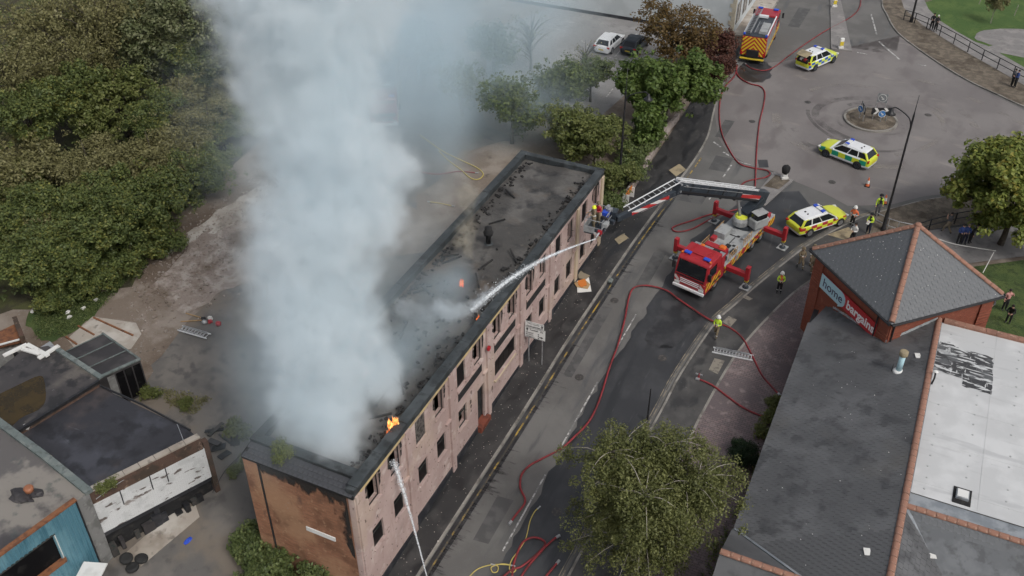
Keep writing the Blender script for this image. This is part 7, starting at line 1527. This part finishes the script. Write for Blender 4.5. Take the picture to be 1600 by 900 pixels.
# right hand tree, park sapling
mpl = make_tree(20, 8.2, 4.6, 7.2, 300, 150, .17, 'leaf_maple', clump=.8, gap=.25, trunk=.22); p = at(1592, 300, 4.6); plant(mpl, 'large round green and gold tree at the right edge', p.x, p.y, rz=1.0)
sap = make_tree(21, 3.6, 1.1, 2.0, 50, 60, .1, 'leaf_olive', bark='birch_bark', clump=.4, trunk=.05); p = at(1547, 38); plant(sap, 'slim sapling with pale trunk on the park lawn', p.x, p.y)
for px in ((1529, 8), (1584, 26)): p = at(*px); o = thing('stake', 'pale stake on the lawn left of the sapling' if px[0] == 1529 else 'pale stake on the lawn right of the sapling', 'stake', p); b = MB(); b.cyl((0, 0, 0), (.1, 0, 1.3), .05, .04, 6); b.build('shaft', 'birch_bark', o); b = MB(); b.cyl((.1, 0, 1.3), (.1, 0, 1.34), .055, n=6); b.build('top', 'birch_bark', o)
# foreground birch, hanging twigs
def birch():
    rng = np.random.default_rng(30); q = random.Random(30); cs_, rs_ = [], []; b = MB(); h = 9.2
    stems = [smoothline([(0, 0, -.3), (.1, .1, 2.5), (.3 * sx, .3 * sy, 5.0), (1.1 * sx, 1.1 * sy, 7.2), (1.6 * sx, 1.7 * sy, hh)], 4) for sx, sy, hh in ((-1, .6, 9.0), (.6, .3, 9.2), (1.3, -.6, 8.2), (-.4, -1.1, 8.6))]
    for s in stems: b.tube(s, [.22 * (1 - .9 * i / (len(s) - 1)) + .015 for i in range(len(s))], 8)
    for k in range(150):
        s = q.choice(stems); i = q.randrange(len(s) // 3, len(s)); a = q.uniform(0, 6.28); L = q.uniform(.7, 3.4) * (1.15 - .5 * i / len(s)); o0 = Vector(s[i]); d = Vector((math.cos(a), math.sin(a), q.uniform(.1, .6)))
        tip = o0 + d * L; tip.z -= .14 * L * L * .6; mid = o0 + d * L * .5 + Vector((0, 0, .15)); b.tube(smoothline([o0, mid, tip], 3), [.032 * (1 - .85 * j / 6) for j in range(7)], 5)
        for t in (.35, .6, .8, 1.0):
            p = o0.lerp(mid, t * 2) if t < .5 else mid.lerp(tip, t * 2 - 1)
            for hgs in range(3): 
                hh = q.uniform(.2, 1.3); c_ = p + Vector((q.gauss(0, .3), q.gauss(0, .3), -hh * .6)); cs_.append(tuple(c_)); rs_.append(q.uniform(.22, .5))
    for k in range(7):                    # pale bare twigs standing out of the top
        s = q.choice(stems); o0 = Vector(s[-q.randrange(1, 5)]); a = q.uniform(0, 6.28); tip = o0 + Vector((math.cos(a) * .9, math.sin(a) * .9, q.uniform(.3, 1.1))); b.tube([o0, o0.lerp(tip, .5) + Vector((0, 0, .1)), tip], [.022, .014, .006], 5)
    for s in stems:
        for i in range(len(s) // 2, len(s)):
            for _ in range(9): cs_.append(tuple(Vector(s[i]) + Vector((q.gauss(0, .5), q.gauss(0, .5), q.gauss(.1, .35))))); rs_.append(q.uniform(.25, .5))
    cr = leaves(rng, cs_, rs_, 66, .056, 'leaf_birch', 'crown', flat=.45, aspect=.7, squash=1.5); return b.mesh('trunk', 'birch_bark', True), cr
p = at(1003, 800, 5.5); bt = birch(); plant(bt, 'large olive green birch with pale limbs in the foreground', p.x, p.y, rz=.6, s=1.04)
# hedge ball, shop front shrubs, ivy by the gable, weeds
hb = make_tree(31, 1.7, 1.05, 1.7, 110, 90, .05, 'leaf_hedge', clump=.3, trunk=.05, lobes=3); p = at(1172, 708, .8); plant(hb, 'clipped dark green hedge ball by the shop wall', p.x, p.y, 'hedge_ball', 'hedge')
wd = make_tree(32, .9, .7, .9, 40, 40, .06, 'leaf_yellow', clump=.25, trunk=.02, sparse_branches=5)
for lb, px, py in (('straggly yellow green plant at the hose corner by the eaves', 1213, 632), ('straggly plant below the eaves, middle of the row', 1208, 655), ('straggly plant nearest the hedge ball', 1197, 675), ('straggly plant behind the hedge ball', 1190, 725)): p = at(px, py, .4); plant(wd, lb, p.x, p.y, 'shrub', 'shrub', group='straggly plants along the shop wall')
ivy = make_tree(33, 2.3, 1.7, 2.3, 130, 110, .10, 'leaf_dark', clump=.45, trunk=.05, sparse_branches=8)
for lb, px, py, s in (('dark leafy bush at the foot of the brick gable, left', 405, 840, .85), ('dark leafy bush at the foot of the brick gable, middle', 440, 875, 1.0), ('dark leafy bush at the lower edge below the gable', 475, 905, .9), ('dark leafy bush leftmost at the lower edge', 405, 895, .8)): p = at(px, py, 1.0); plant(ivy, lb, p.x, p.y, 'bush', 'bush', s, group='bushes at the gable foot')
for lb, px, py, s in (('grey green weed clump at the back corner of the gable', 375, 672, 1.3), ('green weed clump in the passage by the scrap', 385, 720, .9), ('green weed clump by the shed corner', 236, 612, 1.0), ('low weed clump at the workshop back', 290, 630, .8), ('green weed clump beside the workshop pier', 365, 735, .7)): p = at(px, py, .4); plant(wd, lb, p.x, p.y, 'weed', 'weed', s, group='weeds round the workshops')
for lb, (x, y, z), s in (('withered buddleia sprouting from the gable coping', (-4.55, -32.75, ZT - .25), .95), ('grass tuft growing on the workshop parapet', tuple(atz(165, 765, 2.05)), .7), ('small grass tuft along the workshop parapet', tuple(atz(175, 757, 2.05)), .6)):
    o = plant(wd, lb, x, y, 'weed', 'weed', s); o.location.z = z
# rough grass blades on the verge and patch
def blades(name, poly, n, size, label, m='leaf_bright'):
    q = random.Random(len(poly)); xs = [p[0] for p in poly]; ys = [p[1] for p in poly]; pts = []
    while len(pts) < n:
        x, y = q.uniform(min(xs), max(xs)), q.uniform(min(ys), max(ys))
        if inside(poly, x, y): pts.append((x, y, T(y) + .14))
    link(name, leaves(np.random.default_rng(9), pts, [.3] * n, 9, size, m, name, flat=.1, squash=.35), None, label=label, kind='stuff')
blades('rough_grass', XY((55, 500), (65, 478), (160, 458), (205, 435), (150, 490), (105, 525), (60, 530)), 600, .05, 'rough grass tussocks by the sheds', 'leaf_dark')
blades('verge_tussocks', [(15.8, -40), (16.7, -30), (17.0, -19), (19, -12), (16.9, -12), (15.2, -25)], 400, .07, 'grass tussocks under the birch', 'leaf_dark')
blades('yard_weeds', ragged(XY((300, 650), (330, 625), (290, 615), (250, 610), (262, 630)), .1), 170, .05, 'weeds along the workshop wall', 'leaf_olive')
# ============================================================ flames and water
def flame_mat(name, c1, c2, strength):
    m = bpy.data.materials.new(name); m.use_nodes = True; MATS[name] = m; n = m.node_tree; n.nodes.clear(); o = n.nodes.new('ShaderNodeOutputMaterial'); e = n.nodes.new('ShaderNodeEmission'); e.inputs[1].default_value = strength
    n.links.new(mixc(n, ramp(n, noisef(n, vec(n, 'Object'), 5, 3), .35, .65), c1, c2), e.inputs[0]); t = n.nodes.new('ShaderNodeBsdfTransparent'); mx = n.nodes.new('ShaderNodeMixShader')
    n.links.new(ramp(n, noisef(n, vec(n, 'Object', (1, 1, .5)), 7, 4), .34, .5), mx.inputs[0]); n.links.new(t.outputs[0], mx.inputs[1]); n.links.new(e.outputs[0], mx.inputs[2]); n.links.new(mx.outputs[0], o.inputs[0]); return m
flame_mat('flame', (1.0, .60, .18), (1.0, .17, .03), 1.8); flame_mat('flame_red', (1.0, .3, .08), (.8, .08, .03), 1.0)
def fire(label, p, s, n=7, seed=1, m='flame'):
    o = thing('fire', label, 'fire', p); q = random.Random(seed)
    for i in range(n):
        a = q.uniform(0, 6.28); r_ = q.uniform(0, .45) * s; x, y = r_ * math.cos(a), r_ * math.sin(a); h = s * q.uniform(.6, 1.5); w_ = s * q.uniform(.07, .17); b = MB()
        pts = [Vector((x + q.uniform(-.1, .1) * s * t, y + q.uniform(-.1, .1) * s * t, h * t)) for t in (0, .2, .45, .7, 1)]; b.tube(smoothline(pts, 3), [w_ * f for f in (.5, .75, .9, 1, .98, .9, .8, .68, .55, .42, .3, .15, .03)], 8); b.build('flame_tongue', m, o, smooth=True)
    return o
p = atz(615, 668, 6.25); fire('bright orange flames at the front parapet of the roof', (p.x, p.y, 6.15), .62, 22, 1)
p = atz(609, 680, 6.2); fire('small orange flames just nearer than the bright ones', (p.x, p.y, 6.15), .4, 10, 2, 'flame_red')
p = atz(722, 445, 6.1); fire('red flame in the middle of the flat roof', (p.x, p.y, 6.05), .42, 12, 3, 'flame_red')
p = atz(746, 498, 6.2); fire('tiny red flame where the water lands', (p.x, p.y, 6.1), .28, 4, 4, 'flame_red')
p = atz(735, 432, 6.15)
def water_mat(name, a0, c=(.86, .9, .93)):
    m = mat(name, c, .25); n = m.node_tree; pn = [x for x in n.nodes if x.type == 'BSDF_PRINCIPLED'][0]; n.links.new(mth(n, 'MULTIPLY', ramp(n, noisef(n, vec(n), 9, 5), .36, .6), a0), pn.inputs['Alpha']); return m
water_mat('water_jet', .7); water_mat('water_spray', .2)
def jet(label, pts, r, spray, seed=1, nd=260):
    o = thing('water_jet', label, 'water jet'); L = smoothline(pts, 8); n = len(L); b = MB(); b.tube(L, [r[0] + (r[1] - r[0]) * i / (n - 1) for i in range(n)], 8); b.build('stream', 'water_jet', o, smooth=True)
    b = MB(); b.tube(L, [r[0] * 1.2 + (r[1] * 2.6 - r[0]) * (i / (n - 1)) ** 1.3 for i in range(n)], 10); b.build('spray_sheath', 'water_spray', o, smooth=True)
    q = random.Random(seed); d = MB()
    for i in range(nd):
        t = q.random() ** .6; k = t * (n - 1); a, c_ = L[int(k)], L[min(int(k) + 1, n - 1)]; s_ = spray * (t ** 1.5); p = a.lerp(c_, k % 1) + Vector((q.gauss(0, s_), q.gauss(0, s_), q.gauss(0, s_ * .8))); e_ = q.uniform(.008, .028); d.blob(p, (e_, e_, e_ * 1.4), 5, 4)
    d.build('droplets', 'water_jet', o, kind='stuff'); return o
tg = atz(735, 486, 6.15); mid = NOZ.lerp(tg, .5) + Vector((0, 0, .25))
jet('long white water jet from the raised cage onto the roof', [NOZ, NOZ.lerp(tg, .25) + Vector((0, 0, .5)), NOZ.lerp(tg, .5) + Vector((0, 0, .78)), NOZ.lerp(tg, .75) + Vector((0, 0, .62)), tg], (.035, .13), .3, 1, 900)
w1 = Vector((-.1, -29.6, 4.9)); w0 = at(668, 905, .6)
jet('thin white water jet rising from the road into the near upper window', [w0, w0.lerp(w1, .35) + Vector((0, 0, .45)), w0.lerp(w1, .7) + Vector((0, 0, .5)), w1], (.025, .075), .13, 2, 420)
# ============================================================ smoke: real volumes, baked to grids by geometry nodes
def volume_mat(name, colour, dens, aniso=.2, absorb=None):
    m = bpy.data.materials.new(name); m.use_nodes = True; n = m.node_tree; n.nodes.clear()
    o = n.nodes.new('ShaderNodeOutputMaterial'); v = n.nodes.new('ShaderNodeVolumePrincipled')
    v.inputs['Color'].default_value = (*colour, 1); v.inputs['Density'].default_value = dens; v.inputs['Anisotropy'].default_value = aniso
    v.inputs['Density Attribute'].default_value = 'density'
    n.links.new(v.outputs[0], o.inputs['Volume']); MATS[name] = m; return m
def smoke(name, label, blobs, lo, hi, voxel, m, warp, nscale, seed=0.0, soft=.5, hole=.45, curl=0.0, cscale=.45):
    """blobs: (p, q, radius at p, radius at q, weight) capsules; the field is warped by two octaves of noise and eroded at the rim"""
    gt = bpy.data.node_groups.new(name, 'GeometryNodeTree')
    gt.interface.new_socket('Geometry', in_out='INPUT', socket_type='NodeSocketGeometry'); gt.interface.new_socket('Geometry', in_out='OUTPUT', socket_type='NodeSocketGeometry')
    N = gt.nodes; Lk = gt.links.new
    go = N.new('NodeGroupOutput')
    def V(op, a, b=None, s=None, out=0):
        n = N.new('ShaderNodeVectorMath'); n.operation = op
        for i, v in enumerate((a, b)):
            if v is None: continue
            if isinstance(v, (tuple, Vector)): n.inputs[i].default_value = tuple(v)
            else: Lk(v, n.inputs[i])
        if s is not None:
            if isinstance(s, (int, float)): n.inputs['Scale'].default_value = s
            else: Lk(s, n.inputs['Scale'])
        return n.outputs[out]
    def F(op, a, b=None, c=None, clamp=False):
        n = N.new('ShaderNodeMath'); n.operation = op; n.use_clamp = clamp
        for i, v in enumerate((a, b, c)):
            if v is None: continue
            if isinstance(v, (int, float)): n.inputs[i].default_value = v
            else: Lk(v, n.inputs[i])
        return n.outputs[0]
    def noise(v, scale, det, colour=False, rough=.55):
        n = N.new('ShaderNodeTexNoise'); n.inputs['Scale'].default_value = scale; n.inputs['Detail'].default_value = det; n.inputs['Roughness'].default_value = rough
        Lk(v, n.inputs['Vector']); return n.outputs[1 if colour else 0]
    P = N.new('GeometryNodeInputPosition').outputs[0]
    Ps = V('ADD', P, (seed * 13.1, seed * 7.7, seed * 3.3))
    wv = V('SCALE', V('SUBTRACT', noise(Ps, nscale, 3, True), (.5, .5, .5)), s=warp * 2.0)
    wv2 = V('SCALE', V('SUBTRACT', noise(Ps, nscale * 3.3, 3, True), (.5, .5, .5)), s=warp * .75)
    Q = V('ADD', V('ADD', P, wv), wv2)
    bil = None
    if curl:                              # rounded billows: folded noise, several octaves
        f1 = F('ABSOLUTE', F('SUBTRACT', noise(V('ADD', Ps, wv), cscale, 2), .5)); f2 = F('ABSOLUTE', F('SUBTRACT', noise(V('ADD', Ps, wv2), cscale * 2.3, 2), .5)); f3 = F('SUBTRACT', noise(Ps, cscale * 5.2, 4, False, .65), .5)
        bil = F('ADD', F('ADD', F('MULTIPLY', F('SUBTRACT', f1, .11), 2.6 * curl), F('MULTIPLY', F('SUBTRACT', f2, .10), 1.5 * curl)), F('MULTIPLY', f3, .9 * curl))
    tot = None
    for (p, q_, ra, rb_, wgt) in blobs:
        p, q_ = Vector(p), Vector(q_); d = q_ - p; L2 = max(d.length_squared, 1e-6)
        rel = V('SUBTRACT', Q, p)
        t = F('DIVIDE', V('DOT_PRODUCT', rel, d, out=1), L2, clamp=True)
        dist = V('LENGTH', V('SUBTRACT', rel, V('SCALE', d, s=t)), out=1)
        rad = F('MULTIPLY_ADD', t, rb_ - ra, ra)
        k = F('SUBTRACT', 1.0, F('DIVIDE', dist, rad))
        if curl: k = F('ADD', k, bil)
        mr = N.new('ShaderNodeMapRange'); mr.interpolation_type = 'SMOOTHSTEP'; mr.inputs[1].default_value = 0; mr.inputs[2].default_value = soft
        mr.inputs[4].default_value = wgt; Lk(k, mr.inputs[0]); k = mr.outputs[0]
        tot = k if tot is None else F('MAXIMUM', tot, k)
    er = noise(V('ADD', Ps, wv), nscale * 2.2, 6, False, .6)
    mr = N.new('ShaderNodeMapRange'); mr.interpolation_type = 'SMOOTHSTEP'; mr.inputs[1].default_value = hole - .14; mr.inputs[2].default_value = hole + .16; mr.inputs[3].default_value = .12; Lk(er, mr.inputs[0])
    den = F('MULTIPLY', tot, mr.outputs[0])
    den = F('MULTIPLY', den, F('GREATER_THAN', den, .004))
    vc = N.new('GeometryNodeVolumeCube'); Lk(den, vc.inputs['Density'])
    vc.inputs['Min'].default_value = lo; vc.inputs['Max'].default_value = hi
    for i, a in enumerate('XYZ'): vc.inputs['Resolution ' + a].default_value = max(8, int((hi[i] - lo[i]) / voxel))
    sm_ = N.new('GeometryNodeSetMaterial'); Lk(vc.outputs[0], sm_.inputs[0]); sm_.inputs['Material'].default_value = MATS[m]
    Lk(sm_.outputs[0], go.inputs[0])
    b = MB(); b.box(lo[0], hi[0], lo[1], hi[1], lo[2], hi[2]); o = b.build(name, m, label=label, cat='smoke', kind='stuff')
    o.modifiers.new('volume', 'NODES').node_group = gt; return o
def on_y(px, py, d):                     # a point at distance d along the sight line
    r = ray(px, py); return CAM + r * (d / r.length)
volume_mat('smoke_white', (.93, .973, .995), 2.0, .0)
volume_mat('smoke_thin', (.80, .93, 1.0), .16, .0)
volume_mat('smoke_brown', (.80, .74, .62), .8, .1)
base = [(-3.2, -30.5, 6.6), (-3.4, -26.5, 6.8)]
D = on_y
plume = [((-2.9, -30.3, 6.2), D(520, 600, 51.8), 1.9, 2.6, 1.0), ((-4.8, -31.2, 6.3), D(462, 600, 52), 1.7, 2.4, .9), ((-2.2, -26.5, 6.1), D(545, 540, 52), 1.2, 2.4, .7),
         (D(495, 600, 51.5), D(490, 470, 51), 3.5, 3.9, 1.0), (D(490, 470, 51), D(520, 340, 50.5), 4.0, 4.2, 1.0), (D(520, 340, 50.5), D(515, 230, 50.2), 4.3, 4.1, 1.0), (D(515, 230, 50.2), D(455, 110, 50), 3.9, 3.7, 1.0),
         (D(455, 110, 50), D(450, -80, 49), 3.8, 4.6, 1.0), (D(580, 320, 53), D(615, 255, 54), 2.0, 2.3, .8), (D(430, 500, 51), D(425, 430, 51), 1.9, 1.9, .7), (D(540, 60, 52), D(590, -60, 54), 2.4, 3.4, .5), ((-5.4, -31.0, 6.3), (-1.4, -31.4, 6.6), 1.3, 1.2, .55), ((-5.2, -27.5, 6.4), (-4.6, -24.5, 6.8), 1.6, 1.3, .45)]
def bounds(bl, pad):
    lo = [min(min(p[i] - ra, q_[i] - rb_) for p, q_, ra, rb_, w_ in bl) - pad for i in range(3)]
    hi = [max(max(p[i] + ra, q_[i] + rb_) for p, q_, ra, rb_, w_ in bl) + pad for i in range(3)]
    return tuple(lo), tuple(hi)
lo, hi = bounds(plume, 1.5); lo = (lo[0], lo[1], 5.6); hi = (hi[0], hi[1], min(hi[2], 40.0))
smoke('smoke_plume', 'thick pale blue grey smoke column billowing from the near end of the roof', plume, lo, hi, .19, 'smoke_white', 1.8, .15, 1.0, .72, .46, .52, .40)
thin = [(D(690, 60, 88), D(690, 190, 88), 12, 8, 1.0), (D(790, 50, 90), D(820, 170, 86), 9, 7.0, .75), (D(650, 250, 80), D(600, 60, 76), 6.5, 9, .9), (D(620, -40, 86), D(830, 10, 92), 10, 7, .8), (D(890, 110, 88), D(900, 40, 94), 4, 4, .25),
        (D(335, 110, 58), D(350, 250, 58), 3.5, 3.5, .3), (D(690, 330, 72), D(640, 380, 66), 4, 4, .45), (D(495, 640, 51.5), D(500, 400, 51), 5.4, 6.0, 1.0), (D(500, 400, 51), D(470, 60, 50), 6.0, 6.0, .9), ((-3, -20.5, 7.2), (-3.2, -30, 7.6), 2.2, 3.0, 1.8), ((-3.5, -15, 7), (-4, -19, 8.2), 1.5, 2.4, 1.3)]
lo, hi = bounds(thin, 2); lo = (lo[0], lo[1], max(lo[2], .5))
smoke('smoke_drift', 'thin blue smoke drifting over the yard and trees behind the building', thin, lo, hi, 1.0, 'smoke_thin', 4.5, .06, 2.0, .9, .42)
brown = [((-4.6, -12.2, 6.4), (-4.6, -12.5, 7.7), .45, .85, 1.0), ((-4.2, -13.2, 6.3), (-4.5, -13.2, 7.2), .4, .65, .9), ((-5.4, -10.6, 6.5), (-6.2, -9.0, 7.8), .35, 1.0, .55)]
lo, hi = bounds(brown, .6)
smoke('smoke_wisps', 'small cream puffs of smoke beside the black flue on the roof', brown, lo, hi, .09, 'smoke_brown', .8, .7, 3.0, .6, .42)
volume_mat('spray_white', (.93, .96, .98), 2.6, .2)
sp2 = [((tg.x, tg.y, 6.2), (tg.x - 1.2, tg.y - 1.0, 6.5), .4, 1.0, 1.0), ((tg.x + .5, tg.y + 2.2, 6.75), (tg.x, tg.y, 6.3), .14, .5, .7), ((tg.x - 1.0, tg.y - 1.2, 6.3), (tg.x - 3.2, tg.y - 2.2, 6.7), .6, .9, .35)]
lo, hi = bounds(sp2, .5); smoke('water_mist', 'white water mist where the jet strikes the roof', sp2, lo, hi, .09, 'spray_white', .7, .8, 4.0, .8, .42)
